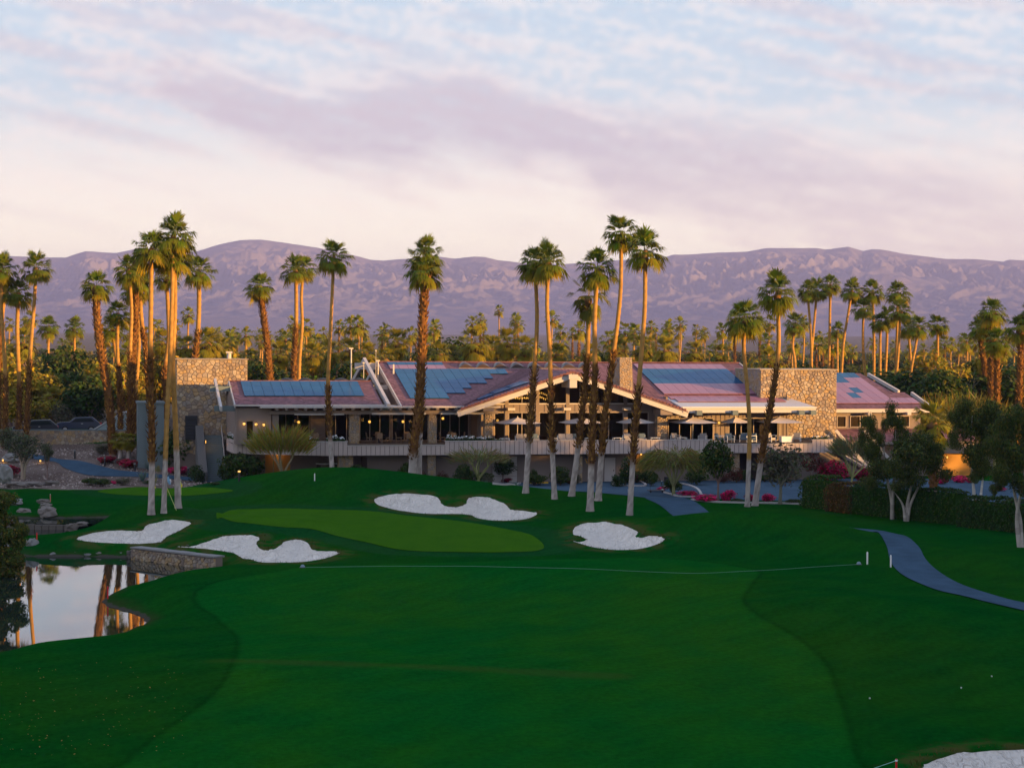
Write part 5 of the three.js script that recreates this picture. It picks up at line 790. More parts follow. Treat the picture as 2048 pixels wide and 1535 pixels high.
part('wall_core', new G().box(25.4, 0, -9.8, 33.3, 10.62, -2.1), M_mortar, stoneEnd);
part('coping', new G().box(25.3, 10.62, -9.9, 33.4, 10.72, -1.95), M_stones[5], stoneEnd);
stonePanel(stoneEnd, 7.9, 10.6, 0.46, 31, (m) => m.position.set(25.4, 0, -2.1), true, (c) => { const x = c.reduce((s, q) => s + q[0], 0) / c.length, y = c.reduce((s, q) => s + q[1], 0) / c.length; return y < 2.6 || (x < 2.4 && y < 7.4); });
stonePanel(stoneEnd, 7.7, 10.6, 0.5, 32, (m) => { m.position.set(25.4, 0, -9.8); m.rotation.y = -Math.PI / 2; }, false);
// --- plain box and low roof left of the tower
{ const o = thing('service_building', 'flat-roofed pale service building beside the stone tower', 'building', ORIGIN, BETA); part('wall', new G().box(-34.5, 0, -17, -32.0, 7.1, -12), M_blue, o); part('parapet', new G().box(-34.6, 7.1, -17.1, -31.9, 7.28, -11.9), M_blue, o); part('downpipe', new G().box(-33.9, 1, -11.98, -33.8, 7, -11.9), M_blue, o); part('link_wall', new G().box(-32.0, 0, -16, -30.95, 5.5, -13), M_taupe, o); }
{ const D = 214, P = at(183, 862, D), o = thing('low_roof_shed', 'low shed with a pale blue sloping roof behind the bank wall', 'shed', P), w = 100 * D / FOCAL, k = 62 * D / FOCAL, h = 37 * D / FOCAL; part('roof', new G().hexa([[0, 0, 0], [k, h, 0], [k, h, -5], [0, 0, -5], [0, 0.14, 0], [k, h + 0.14, 0], [k, h + 0.14, -5], [0, 0.14, -5]].map((q) => [q[0], q[1], q[2]])).box(k, h, -5, w, h + 0.14, 0), M_membrane, o); part('wall', new G().fan([[0.2, 0, -0.05], [k, 0, -0.05], [k, h, -0.05]]).box(k, -1.2, -4.8, w - 0.1, h, -0.06), mat([0.24, 0.30, 0.34], 0.85), o); part('plinth', new G().box(0.1, -1.2, -4.8, k, 0, -0.06), M_taupe, o); }
// --- the bank wall
{ const a = [-53.5, -205.6], b = [-39.2, -206.4], o = thing('bank_wall', 'long low rough stone wall holding the bank above the cart path', 'wall', [a[0], 1.9, a[1]], -Math.atan2(b[1] - a[1], b[0] - a[0]), undefined), L = Math.hypot(b[0] - a[0], b[1] - a[1]); part('wall_core', new G().box(0, -0.6, -0.5, L, 2.05, 0), M_mortar, o); part('coping', new G().box(-0.05, 2.05, -0.55, L + 0.05, 2.15, 0.12), M_blue, o); stonePanel(o, L, 2.04, 0.42, 51, (m) => m.position.set(0, 0, 0), true); }
// ---------------------------------------------------------------- on the deck
const DECK = 3.72;
const M_cloth = mat([0.50, 0.46, 0.47], 0.9), M_pole = mat([0.55, 0.50, 0.45], 0.5), M_whiteMetal = mat([0.78, 0.80, 0.82], 0.45), M_cushion = mat([0.30, 0.29, 0.31], 0.95), M_cushionB = mat([0.10, 0.14, 0.19], 0.95), M_wicker = mat([0.22, 0.15, 0.10], 0.9);
function umbrella(u, v, w, label) {
  const P = house(u, DECK + 0.001, v), o = thing('parasol', label, 'parasol', P, BETA + (u * 1.7 % 0.5), 'parasols on the clubhouse deck'), s = w / 2, g = new G(), N = 6;
  for (let q = 0; q < 4; q++) { const f = q * Math.PI / 2, A = [Math.cos(f) * s - Math.sin(f) * s, Math.sin(f) * s + Math.cos(f) * s], B = [-Math.sin(f) * s - Math.cos(f) * s, Math.cos(f) * s - Math.sin(f) * s], y = (t, k) => 2.42 - 0.52 * t - 0.07 * Math.sin(Math.PI * k) * t - 0.06 * Math.sin(Math.PI * t);
    for (let j = 0; j < N; j++) for (let k = 0; k < N; k++) { const pt = (jj, kk) => { const t = jj / N, e = kk / N; return [lerp(A[0], B[0], e) * t, y(t, e), lerp(A[1], B[1], e) * t]; }; g.quad(pt(j, k), pt(j + 1, k), pt(j + 1, k + 1), pt(j, k + 1)); } }
  const c = part('canopy', g, M_cloth, o); const rib = new G(); for (let k = 0; k < 4; k++) { const a = k * Math.PI / 2 + Math.PI / 4; rib.beam([0, 2.36, 0], [Math.cos(a) * s * 1.38, 1.88, Math.sin(a) * s * 1.38], 0.03, 0.03); } part('ribs', rib, M_pole, c);
  part('pole', new G().tube([[0, 0.05, 0], [0, 2.5, 0]], 0.035, 8), M_pole, o); part('finial', new G().lathe(0, 2.42, 0, [[0.05, 0], [0.06, 0.05], [0.001, 0.14]], 8), M_pole, o); part('base', new G().lathe(0, 0, 0, [[0.32, 0], [0.32, 0.06], [0.06, 0.1], [0.05, 0.14]], 12), M_metalDark, o);
}
[[0.44, 0.5, 3.4, 'square grey parasol beside the left column of the gable'], [6.68, 0.4, 3.2, 'square grey parasol before the middle of the gable'], [12.0, 0.4, 2.7, 'square grey parasol at the right of the gable windows'], [17.7, 0.5, 3.6, 'wide grey parasol before the right porch windows'], [21.95, 0.6, 2.2, 'narrow grey parasol beside the wall lamp'], [26.5, 0.5, 3.6, 'wide grey parasol next to the stone end wall']].forEach((a) => umbrella(...a));
function lowTable(u, v, label) { const o = thing('low_table', label, 'table', house(u, DECK + 0.001, v), BETA, 'white low tables on the deck'); part('table_top', new G().box(-0.42, 0.46, -0.3, 0.42, 0.5, 0.3), M_whiteMetal, o); for (const [x, z] of [[-0.4, -0.28], [0.36, -0.28], [-0.4, 0.24], [0.36, 0.24]]) part('leg', new G().box(x, 0, z, x + 0.04, 0.46, z + 0.04), M_whiteMetal, o); }
function armchair(u, v, turn, label, dark) {
  const o = thing('armchair', label, 'chair', house(u, DECK + 0.001, v), BETA + turn, 'white framed armchairs on the deck'), c = dark ? M_cushionB : M_cushion;
  for (const x of [-0.38, 0.34]) { part('side_frame', new G().box(x, 0, 0.30, x + 0.04, 0.62, 0.34).box(x, 0, -0.34, x + 0.04, 0.62, -0.30).box(x, 0.621, -0.34, x + 0.04, 0.66, 0.34).box(x, 0.1, -0.299, x + 0.04, 0.14, 0.299), M_whiteMetal, o); }
  part('seat_cushion', new G().box(-0.33, 0.24, -0.28, 0.33, 0.42, 0.33), c, o); part('back_cushion', new G().hexa([[-0.33, 0.43, -0.14], [0.33, 0.43, -0.14], [0.33, 0.43, -0.30], [-0.33, 0.43, -0.30], [-0.32, 0.86, -0.24], [0.32, 0.86, -0.24], [0.32, 0.86, -0.38], [-0.32, 0.86, -0.38]]), c, o);
}
function sofa(u, v, n, label) {
  const o = thing('sofa', label, 'sofa', house(u, DECK + 0.001, v), BETA, 'grey sofas on the deck'), L = n * 0.72;
  part('frame', new G().box(-L / 2 - 0.05, 0.08, -0.42, L / 2 + 0.05, 0.22, 0.40).box(-L / 2 - 0.05, 0.221, -0.42, L / 2 + 0.05, 0.7, -0.36), M_whiteMetal, o); for (const x of [-L / 2, L / 2 - 0.06]) for (const z of [-0.38, 0.32]) part('leg', new G().box(x, 0, z, x + 0.06, 0.08, z + 0.06), M_whiteMetal, o);
  for (let k = 0; k < n; k++) { const x = -L / 2 + k * 0.72; part('seat_cushion', new G().box(x + 0.01, 0.221, -0.2, x + 0.71, 0.42, 0.38), M_cushion, o); part('back_cushion', new G().hexa([[x + 0.02, 0.42, -0.12], [x + 0.7, 0.42, -0.12], [x + 0.7, 0.42, -0.34], [x + 0.02, 0.42, -0.34], [x + 0.04, 0.86, -0.22], [x + 0.68, 0.86, -0.22], [x + 0.68, 0.86, -0.36], [x + 0.04, 0.86, -0.36]]), k === n - 1 && n > 2 ? M_cushionB : M_cushion, o); }
}
for (const [u, l] of [[-1.0, 'small white low table beside the left column of the gable'], [3.6, 'small white low table left of the long sofa'], [7.2, 'small white low table right of the long sofa'], [9.9, 'small white low table before the sliding doors'], [13.6, 'small white low table beside the right stone column'], [16.3, 'small white low table under the wide parasol']]) lowTable(u, 1.6, l);
for (const [u, n, l] of [[1.3, 3, 'grey sofa under the parasol beside the left column'], [5.4, 3, 'long grey sofa before the middle gable windows'], [11.8, 3, 'grey sofa with a blue cushion before the right gable windows']]) sofa(u, 1.0, n, l);
for (const [u, v, t, d, l] of [[15.9, 0.8, 0.4, 0, 'white framed armchair beside the right stone column'], [18.4, 1.4, -0.5, 0, 'white framed armchair under the wide parasol'], [20.0, 1.6, 0.9, 1, 'white framed armchair with dark cushions below the wall lamp'], [21.0, 1.7, 0.1, 1, 'white framed armchair left of the narrow parasol'], [22.6, 1.2, -0.4, 1, 'white framed armchair right of the narrow parasol'], [23.2, 1.8, -1.3, 1, 'white framed armchair turned towards the narrow parasol'], [25.3, 1.4, 0.6, 0, 'white framed armchair left of the white fire table'], [28.0, 1.2, -0.5, 0, 'white framed armchair right of the white fire table']]) armchair(u, v, t, l, d);
{ const o = thing('fire_table', 'square white fire table between armchairs near the stone end wall', 'table', house(26.7, DECK + 0.001, 1.6), BETA); part('body', new G().box(-0.5, 0, -0.35, 0.5, 0.52, 0.35), M_whiteMetal, o); part('table_top', new G().box(-0.55, 0.521, -0.4, 0.55, 0.56, 0.4), M_whiteMetal, o); }
function wicker(u, v, turn, label) { const o = thing('wicker_chair', label, 'chair', house(u, DECK + 0.001, v), BETA + turn, 'wicker chairs in the covered porch'); part('seat', new G().box(-0.26, 0.4, -0.26, 0.26, 0.48, 0.26), M_wicker, o); part('backrest', new G().hexa([[-0.27, 0.481, -0.19], [0.27, 0.481, -0.19], [0.27, 0.481, -0.25], [-0.27, 0.481, -0.25], [-0.25, 0.95, -0.27], [0.25, 0.95, -0.27], [0.25, 0.95, -0.32], [-0.25, 0.95, -0.32]]), M_wicker, o); for (const [x, z] of [[-0.25, -0.25], [0.21, -0.25], [-0.25, 0.21], [0.21, 0.21]]) part('leg', new G().box(x, 0, z, x + 0.04, 0.4, z + 0.04), M_wicker, o); }
function diningTable(u, v) { const o = thing('dining_table', 'dark dining table among wicker chairs in the covered porch', 'table', house(u, DECK + 0.001, v), BETA, 'dining tables in the covered porch'); part('table_top', new G().lathe(0, 0.7, 0, [[0.001, 0], [0.55, 0], [0.55, 0.04], [0.001, 0.041]], 16), M_wicker, o); part('pedestal', new G().lathe(0, 0, 0, [[0.3, 0], [0.28, 0.04], [0.05, 0.08], [0.05, 0.7]], 10), M_metalDark, o); }
for (const u of [-12.4, -9.6, -5.4, -18.4]) { diningTable(u, -1.9); for (const [du, dv, t] of [[-0.95, 0.1, 1.57], [0.95, -0.1, -1.57], [0.1, -0.95, 0.1], [-0.1, 0.98, 3.2]]) wicker(u + du, -1.9 + dv, t, 'wicker dining chair at a table in the covered porch'); }
// planter flowers
function flowerBed(P, Q, y, label, h = 0.5) {
  h *= 1.25; const o = thing('flower_bed', label, 'flowers', house(P[0], y, P[1]), BETA), L = Math.hypot(Q[0] - P[0], Q[1] - P[1]), a = Math.atan2(Q[1] - P[1], Q[0] - P[0]), r = rng(Math.round(P[0] * 31 + 5000)), lf = new G(true), fl = new G(true);
  for (let k = 0; k < L * 300; k++) { const x = r() * L, z = (r() - 0.5) * 0.55, yy = h * r() * (0.6 + 0.4 * n2(x * 2, P[0])), s = 0.05 + 0.05 * r(), X = Math.cos(a) * x - Math.sin(a) * z, Z = Math.sin(a) * x + Math.cos(a) * z, f = r() * 6.28, t = r() * 1.4; const U = [Math.cos(f) * s, Math.sin(t) * s, Math.sin(f) * s], W = [-Math.sin(f) * s, Math.cos(t) * s * 0.5, Math.cos(f) * s]; const white = yy > h * 0.42 && r() < 0.62, g = white ? fl : lf; g.col = white ? [0.78, 0.78, 0.82] : [0.03 + 0.03 * r(), 0.07 + 0.03 * r(), 0.02]; g.quad([X - U[0], yy - U[1], Z - U[2]], [X + W[0], yy + W[1], Z + W[2]], [X + U[0], yy + U[1], Z + U[2]], [X - W[0], yy - W[1], Z - W[2]]); }
  const A = part('leaves', lf, M_leaf, o), B = part('blossoms', fl, mat([1, 1, 1], 0.9, { vertexColors: true }), o); A.userData.kind = 'stuff'; B.userData.kind = 'stuff';
}
flowerBed([-26.0, -7], [-25.7, -1.8], 4.0, 'white flowers along the boarded parapet by the left stair'); flowerBed([-25.6, -1.6], [-18.6, 2.4], 4.02, 'white flowers on the slanting parapet of the left deck corner'); flowerBed([-17.9, 2.6], [-16.2, 2.6], 4.02, 'white flowers on the short high parapet above the garage'); flowerBed([-6.8, 2.65], [-2.3, 2.65], 4.02, 'long bed of white flowers on the raised parapet left of the gable', 0.5); flowerBed([29.1, 2.6], [30.7, 2.6], 3.98, 'white flowers at the right end of the deck', 0.42); flowerBed([-2.2, 2.6], [-1.3, 2.6], 4.0, 'few white flowers where the raised parapet meets the gable deck', 0.3);
// ---------------------------------------------------------------- lamps
function lamp(name, u, h, v, r, label, power, group = 'lit lamps of the clubhouse') { const o = thing(name, label, 'lamp', house(u, h, v), BETA, group); part('globe_lamp', new G().lathe(0, -r, 0, [[0.001, 0], [r * 0.7, r * 0.3], [r, r], [r * 0.7, r * 1.7], [0.001, r * 2]], 10), M_lamp, o); part('cap', new G().lathe(0, r, 0, [[r * 0.75, 0], [r * 0.5, r * 0.5], [0.001, r * 0.6]], 8), M_metalDark, o); const l = new THREE.PointLight(new THREE.Color().setRGB(1, 0.55, 0.18), power); l.castShadow = true; l.shadow.radius = r / 0.02; l.name = 'lamp_light'; o.add(l); return o; }
for (const [u, h, v, l] of [[-25.2, 5.6, 0.25, 'wall lamp left of the narrow window'], [-24.1, 5.55, 0.25, 'wall lamp right of the narrow window'], [-23.4, 5.5, 0.25, 'wall lamp on the left front wall'], [20.9, 5.5, -1.25, 'wall lamp on the siding between the porch windows']]) lamp('wall_lamp', u, h, v, 0.13, l, 0.2);
for (const [u, h, v, l] of [[-19.8, 5.6, -3.5, 'hanging lamp in the porch behind the flowering left corner'], [-13.2, 5.65, -2.6, 'hanging lamp in the porch right of the left stone column'], [-10.0, 5.65, -2.6, 'hanging lamp in the porch before the shaggy palms'], [-8.6, 5.5, -3.0, 'hanging lamp in the porch beside the middle column'], [-6.2, 5.95, -2.4, 'hanging lamp in the porch right of the middle column'], [-0.9, 5.75, -2.4, 'hanging lamp behind the first gable window'], [3.2, 5.75, -2.6, 'hanging lamp behind the third gable window']]) { const o = lamp('hanging_lamp', u, h, v, 0.13, l, 0.3); part('cord', new G().tube([[0, 0.13, 0], [0, 6.98 - h, 0]], 0.012, 4), M_metalDark, o); }
{ const P = house(-28.2, 3.1, -8.2), o = thing('step_light', 'small rectangular step light glowing on the left stair', 'lamp', house(-28.22, 3.55, -8.6), BETA); part('lens_lamp', new G().box(0, -0.12, -0.22, 0.06, 0.12, 0.22), warm(0.9), o); part('housing', new G().box(-0.1, -0.15, -0.26, -0.002, 0.15, 0.26), M_metalDark, o); const l = new THREE.PointLight(new THREE.Color().setRGB(1, 0.5, 0.15), 0.4); l.position.set(0.12, 0, 0); l.castShadow = true; l.name = 'lamp_light'; o.add(l); }
{ // rows of small lamps hung high in the great room
  const o = thing('chandelier', 'long chandelier of many small yellow lamps behind the gable glass', 'chandelier', house(0.2, 7.3, -5.2), BETA), r = rng(8);
  part('chandelier_rail', new G().box(0, 1.2, -0.05, 4.6, 1.26, 0.05).tube([[1.0, 1.26, 0], [1.0, 2.0, 0]], 0.015, 4).tube([[3.6, 1.26, 0], [3.6, 2.4, 0]], 0.015, 4), M_metalDark, o);
  const g = new G().lathe(0, 0, 0, [[0.001, 0], [0.035, 0.02], [0.04, 0.18], [0.001, 0.2]], 6).geo(); for (let row = 0; row < 2; row++) for (let k = 0; k < 26; k++) { const b = part('bulb', g, M_bulb, o); b.position.set(0.08 + k * 0.175 + row * 0.06, (row ? 0.82 : 0.42) + 0.1 * (r() - 0.5) + (k > 16 ? 0.12 * Math.sin(k) : 0), row * 0.3 - 0.15); }
  for (const x of [1, 2.3, 3.6]) { const l = new THREE.PointLight(new THREE.Color().setRGB(1, 0.6, 0.2), 1.2); l.position.set(x, 0.3, 0.3); l.castShadow = true; l.shadow.radius = 8; l.name = 'lamp_light'; o.add(l); }
  const q = thing('chandelier', 'short chandelier of small yellow lamps right of the ridge beam', 'chandelier', house(8.0, 7.3, -5.2), BETA); part('chandelier_rail', new G().box(-0.1, 1.2, -0.05, 1.2, 1.26, 0.05).tube([[0.5, 1.26, 0], [0.5, 2.0, 0]], 0.015, 4), M_metalDark, q); for (let row = 0; row < 2; row++) for (let k = 0; k < 6; k++) { const b = part('bulb', g, M_bulb, q); b.position.set(k * 0.19, row ? 0.95 : 0.45, 0); }
}
for (const [u, v, l] of [[-21.8, -2.6, 'ceiling lamp over the wooden garage doors'], [12.3, 1.4, 'ceiling lamp over the wooden door under the deck']]) { const o = lamp('ceiling_lamp', u, 2.62, v, 0.1, l, 0.3, 'lamps under the deck'); }
lamp('wall_lamp', 34.2, 3.0, -2.4, 0.12, 'wall lamp on the stair of the right wing', 0.4); lamp('wall_lamp', 45.3, 1.9, -2.6, 0.14, 'wall lamp beside the entry of the right wing', 0.4);
// ---------------------------------------------------------------- planting
const foot = (px, py) => hit(px, py, px > 540 && px < 1250 ? 174 : 120, 232, H1), mPer = (p) => -p[2] / FOCAL;
function plant(kind, px, py, wpx, hpx, name, label, group, category) { const p = foot(px, py), k = mPer(p); return shrub(name, kind, p, wpx * k, hpx * k, label, group, category); }
function plantAt(kind, px, D, wpx, yTop, name, label, group, opt) { const q = at(px, yTop, D), y = H1(q[0], q[2]); return opt?.tree ? tree(name, kind, [q[0], y, q[2]], wpx * D / FOCAL, q[1] - y, label, group, opt) : shrub(name, kind, [q[0], y, q[2]], wpx * D / FOCAL, q[1] - y, label, group); }
function paloVerde(px, D, wpx, yTop, yLow, seed, label, hue, up = 1.0, droop = 0, n = 3200) {
  const q = at(px, yTop, D), y = H1(q[0], q[2]), h = q[1] - y, w = wpx * D / FOCAL, o = thing('palo_verde', label, 'tree', [q[0], y, q[2]], seed), low = at(px, yLow, D)[1] - y;
  const t = part('trunk', branches(seed, { h: 1, r0: 0.035, forks: 7, base: low * 0.55 / h, spread: 0.55, col: [0.27, 0.25, 0.13], twist: 0.22 }), M_trunk, o); t.scale.set(w * 0.75, h * 0.95, w * 0.75);
  const c = part('crown', wisps(seed, { n: Math.round(n * 0.55), len: 0.52, w: 0.0125, spread: [0.82, 0.66, 0.82], hue, up, droop, flat: 0.25 }), M_leaf, o); c.position.y = low + (h - low) * 0.3; c.scale.set(w / 2, (h - low) * 0.62, w / 2);
}
paloVerde(562, 178, 135, 838, 930, 3, 'golden feathery palo verde in front of the left deck corner', [0.24, 0.20, 0.03], 1.2);
paloVerde(957, 174, 125, 884, 940, 5, 'sparse bare-branched palo verde below the flower bed', [0.19, 0.17, 0.06], 0.7, 0, 1300);
paloVerde(1348, 172, 130, 870, 955, 8, 'drooping golden-green palo verde on the forecourt island', [0.17, 0.16, 0.035], 0.1, 0.5, 3800);
paloVerde(1707, 178, 95, 858, 930, 12, 'fine grey-green palo verde beside the right stair', [0.15, 0.15, 0.06], 0.7, 0, 2600);
paloVerde(311, 176, 22, 925, 950, 14, 'tiny golden tree beside the cart path', [0.18, 0.15, 0.03], 0.9, 0, 700);
tree('small_tree', 'dark', foot(1437, 1001), 3.1, 5.3, 'dark leafy small tree in the kerb bed between two palms and the island', undefined, { foot: 0.3 });
tree('willowy_tree', 'grey', foot(1560, 1008), 4.5, 5.3, 'broad grey-green willowy tree on the forecourt kerb', undefined, { foot: 0.28 });
tree('small_tree', 'bush', foot(1006, 966), 2.3, 2.4, 'small round green tree beside the white garage door', undefined, { foot: 0.3 });
tree('small_tree', 'rust', at(1624, 950, 186).map((v, k) => k === 1 ? 0 : v), 2.2, 3.2, 'small dark red leaved tree beside the right stair', undefined, { foot: 0.35 });
plantAt('dark', 487, 184, 95, 893, 'large_shrub', 'large dark green shrub in front of the left stair', undefined); plantAt('dark', 452, 187, 40, 925, 'large_shrub', 'dark green shrub at the foot of the left stair', undefined);
plantAt('dark', 350, 196, 105, 852, 'large_shrub', 'very large dark shrub below the tower louvre', undefined); plantAt('bush', 395, 186, 40, 928, 'round_shrub', 'grey-green shrub beside the stone stair cheek', undefined);
const baseG = 'shrubs along the foot of the clubhouse';
for (const [k, px, D, w, top, l] of [['bush', 719, 183, 62, 926, 'wide bright green shrub beside the stone pier'], ['yellow', 614, 180, 26, 944, 'small golden round shrub before the dark garage'], ['yellow', 745, 179, 38, 951, 'low golden dome shrub before the lower wall'], ['dark', 812, 184, 36, 922, 'tall dark shrub left of the shaggy palms'], ['dark', 770, 184, 34, 948, 'low dark shrub before the lower wall'], ['rust', 884, 184, 25, 938, 'russet shrub beside the second pier'], ['rust', 930, 177, 30, 953, 'russet shrub before the bare palo verde'], ['dark', 926, 184, 40, 926, 'dark spreading shrub left of the bare palo verde'], ['dark', 1072, 184, 50, 944, 'low dark hedge shrub before the lower wall left of the gable palms'], ['dark', 1120, 184, 46, 930, 'dark rounded shrub under the gable deck'], ['bush', 1252, 184, 34, 916, 'tall green shrub beside the wooden door'], ['bush', 1235, 183, 30, 948, 'small green shrub beside the white service door'], ['dark', 1345, 176, 42, 956, 'dark shrub under the drooping palo verde'], ['grey', 600, 181, 24, 950, 'small grey shrub before the dark garage'], ['grey', 565, 184, 40, 945, 'grey shrub under the golden palo verde'], ['dark', 1305, 184, 30, 940, 'dark shrub in the shade of the deck'], ['dark', 1395, 186, 50, 935, 'dark shrub below the right deck']]) plantAt(k, px, D, w, top, 'shrub', l, baseG);
{ const r = rng(606), kinds = ['dark', 'bush', 'dark', 'rust', 'grey'], names = { dark: 'dark green shrub in the bed against the lower wall', bush: 'mid green shrub in the bed against the lower wall', rust: 'russet shrub in the bed against the lower wall', grey: 'grey-green shrub in the bed against the lower wall' }; for (let k = 0; k < 26; k++) { const u = k < 16 ? -13.5 + r() * 19 : 6 + r() * 20, p = house(u, 0, 2.6 + 2.2 * r()), kind = kinds[Math.floor(r() * 5)]; if (u > -2.4 && u < 0.6) continue; shrub('bed_shrub', kind, [p[0], H1(p[0], p[2]), p[2]], 0.9 + 1.1 * r(), 0.6 + 1.1 * r(), names[kind], 'shrubs in the bed against the lower wall'); } }
const bou = 'bougainvillea in bloom';
for (const [k, px, py, w, h, l] of [['crimson', 1669, 962, 72, 46, 'big crimson bougainvillea mound behind the hedge'], ['crimson', 1728, 966, 40, 36, 'crimson bougainvillea under the fine palo verde'], ['magenta', 1412, 1003, 52, 16, 'wide low pink-red bougainvillea in the kerb bed'], ['magenta', 1456, 1001, 32, 24, 'upright magenta bougainvillea in the kerb bed'], ['magenta', 1536, 1003, 28, 18, 'round magenta bougainvillea between palm and willowy tree'], ['magenta', 1500, 1001, 22, 16, 'small magenta bougainvillea behind the kerb palms'], ['magenta', 1378, 992, 40, 12, 'low red bougainvillea at the tip of the island'], ['magenta', 1325, 980, 22, 8, 'low pink bougainvillea at the back of the island'], ['magenta', 779, 970, 26, 9, 'low pink bougainvillea at the crest of the lawn'], ['crimson', 1014, 965, 28, 11, 'low crimson bougainvillea under the small round tree'], ['magenta', 866, 963, 20, 10, 'small pink bougainvillea at the foot of the second pier'], ['magenta', 976, 962, 26, 16, 'magenta bougainvillea behind the bare palo verde'], ['crimson', 18, 952, 46, 24, 'crimson bougainvillea beside the rock cascade'], ['crimson', 216, 925, 42, 15, 'crimson bougainvillea on the gravel bank below the sago palms'], ['crimson', 256, 935, 42, 20, 'crimson bougainvillea beside the bank bollard'], ['magenta', 356, 946, 50, 15, 'magenta bougainvillea below the very large dark shrub'], ['crimson', 700, 964, 30, 8, 'low crimson flowers beside the first pier'], ['magenta', 1410, 955, 50, 20, 'dark magenta bougainvillea in the shade of the right deck'], ['magenta', 1884, 968, 30, 17, 'pink-red bougainvillea left of the far forecourt'], ['magenta', 1920, 965, 34, 16, 'wide pink bougainvillea beyond the hedge'], ['magenta', 1941, 966, 18, 12, 'small pink bougainvillea beside the gum trunk'], ['magenta', 1998, 982, 30, 10, 'low pink bougainvillea beyond the right end of the hedge'], ['magenta', 228, 968, 18, 8, 'small pink bougainvillea beside the gravel garden']]) plant(k, px, py, w, h, 'bougainvillea', l, bou, 'bougainvillea');
for (const [px, py, w, h, l] of [[1475, 1004, 30, 8, 'low dark shrub right of the upright bougainvillea'], [1590, 1007, 40, 10, 'low dark shrub at the right of the kerb bed'], [1615, 1008, 30, 10, 'low dark shrub touching the hedge'], [300, 968, 30, 8, 'low dark shrub at the back of the small green'], [430, 969, 26, 6, 'low dark shrub at the right of the small green'], [180, 970, 40, 18, 'dark low shrub beside the garden spotlight'], [203, 972, 46, 16, 'dome shrub at the back of the small green']]) plant('dark', px, py, w, h, 'low_shrub', l, 'low shrubs edging the lawns');
plant('grey', 246, 970, 36, 16, 'low_shrub', 'grey-tan dome shrub at the back of the small green'); plant('grey', 205, 908, 36, 24, 'round_shrub', 'blue-grey shrub below the bank wall');
for (const [px, D, w, top, l] of [[124, 226, 52, 806, 'grey-brown round shrub behind the bank wall'], [180, 230, 62, 800, 'wide grey-green shrub behind the bank wall'], [150, 240, 40, 785, 'brown twiggy shrub behind the bank wall']]) plantAt('grey', px, D, w, top, 'round_shrub', l, 'round shrubs behind the bank wall');
{ const p = foot(45, 958); tree('olive_tree', 'olive', p, 4.6, 4.6, 'multi-stemmed olive tree beside the rock cascade', undefined, { skel: skeletonMulti, foot: 0.34 }); const q = foot(94, 958); tree('olive_tree', 'olive', q, 1.9, 3.6, 'small slender olive tree on the gravel garden', undefined, { foot: 0.4 }); const s = foot(16, 915); tree('olive_tree', 'olive', s, 3.4, 3.2, 'olive tree half hidden at the foot of the left bank', undefined, { foot: 0.2 }); }
for (const [px, py, l] of [[240, 916, 'left one of two sago palms with white trunks'], [256, 918, 'right one of two sago palms with white trunks']]) { const p = foot(px, py), o = thing('sago_palm', l, 'palm', p); part('trunk', palmTrunk([[0, 0, 0], [0.05, 0.9, 0], [0, 1.7, 0]], 0.2, 0.16, 3, 0, 0, px), M_trunk, o); const c = part('crown', bigCrowns[px & 1], M_frond, o); c.position.y = 1.75; c.scale.set(1.3, 0.75, 1.3); }
const agaveGeo = (() => { const g = new G(true), r = rng(3); for (let k = 0; k < 34; k++) { const a = k * 2.4, e = (15 + 65 * r()) * R, l = 0.75 + 0.3 * r(), d = [Math.cos(a) * Math.cos(e), Math.sin(e), Math.sin(a) * Math.cos(e)], s = [-Math.sin(a) * 0.05, 0, Math.cos(a) * 0.05]; g.col = [0.10 + 0.05 * r(), 0.17 + 0.05 * r(), 0.17]; const m = [d[0] * l * 0.4, d[1] * l * 0.4, d[2] * l * 0.4], A = g.v(-s[0], 0, -s[2]), B = g.v(s[0], 0, s[2]), C = g.v(m[0] - s[0] * 1.3, m[1], m[2] - s[2] * 1.3), D = g.v(m[0] + s[0] * 1.3, m[1], m[2] + s[2] * 1.3), T = g.v(d[0] * l, d[1] * l, d[2] * l); g.i.push(A, B, D, A, D, C, C, D, T); } return g.geo(); })();
for (const [px, py, s, l] of [[722, 965, 0.9, 'blue-grey agave right of the first pier'], [780, 966, 0.8, 'blue-grey agave above the low pink bougainvillea'], [970, 981, 1.0, 'blue-grey agave under the bare palo verde'], [1030, 984, 1.0, 'blue-grey agave beside the curved palm'], [285, 962, 1.2, 'large blue-grey agave at the back of the small green'], [298, 940, 1.0, 'blue-grey agave before the service building'], [655, 958, 0.7, 'blue-grey agave beside the white stake']]) { const o = thing('agave', l, 'plant', foot(px, py), px, 'agaves'); const q = part('leaves', agaveGeo, M_leaf, o); q.scale.setScalar(s); part('heart', new G().lathe(0, 0, 0, [[0.1 * s, 0], [0.06 * s, 0.3 * s], [0.001, 0.5 * s]], 6), M_leafSolid(), o); }
function M_leafSolid() { return M_leafSolid.m ??= mat([0.10, 0.16, 0.15], 0.9); }
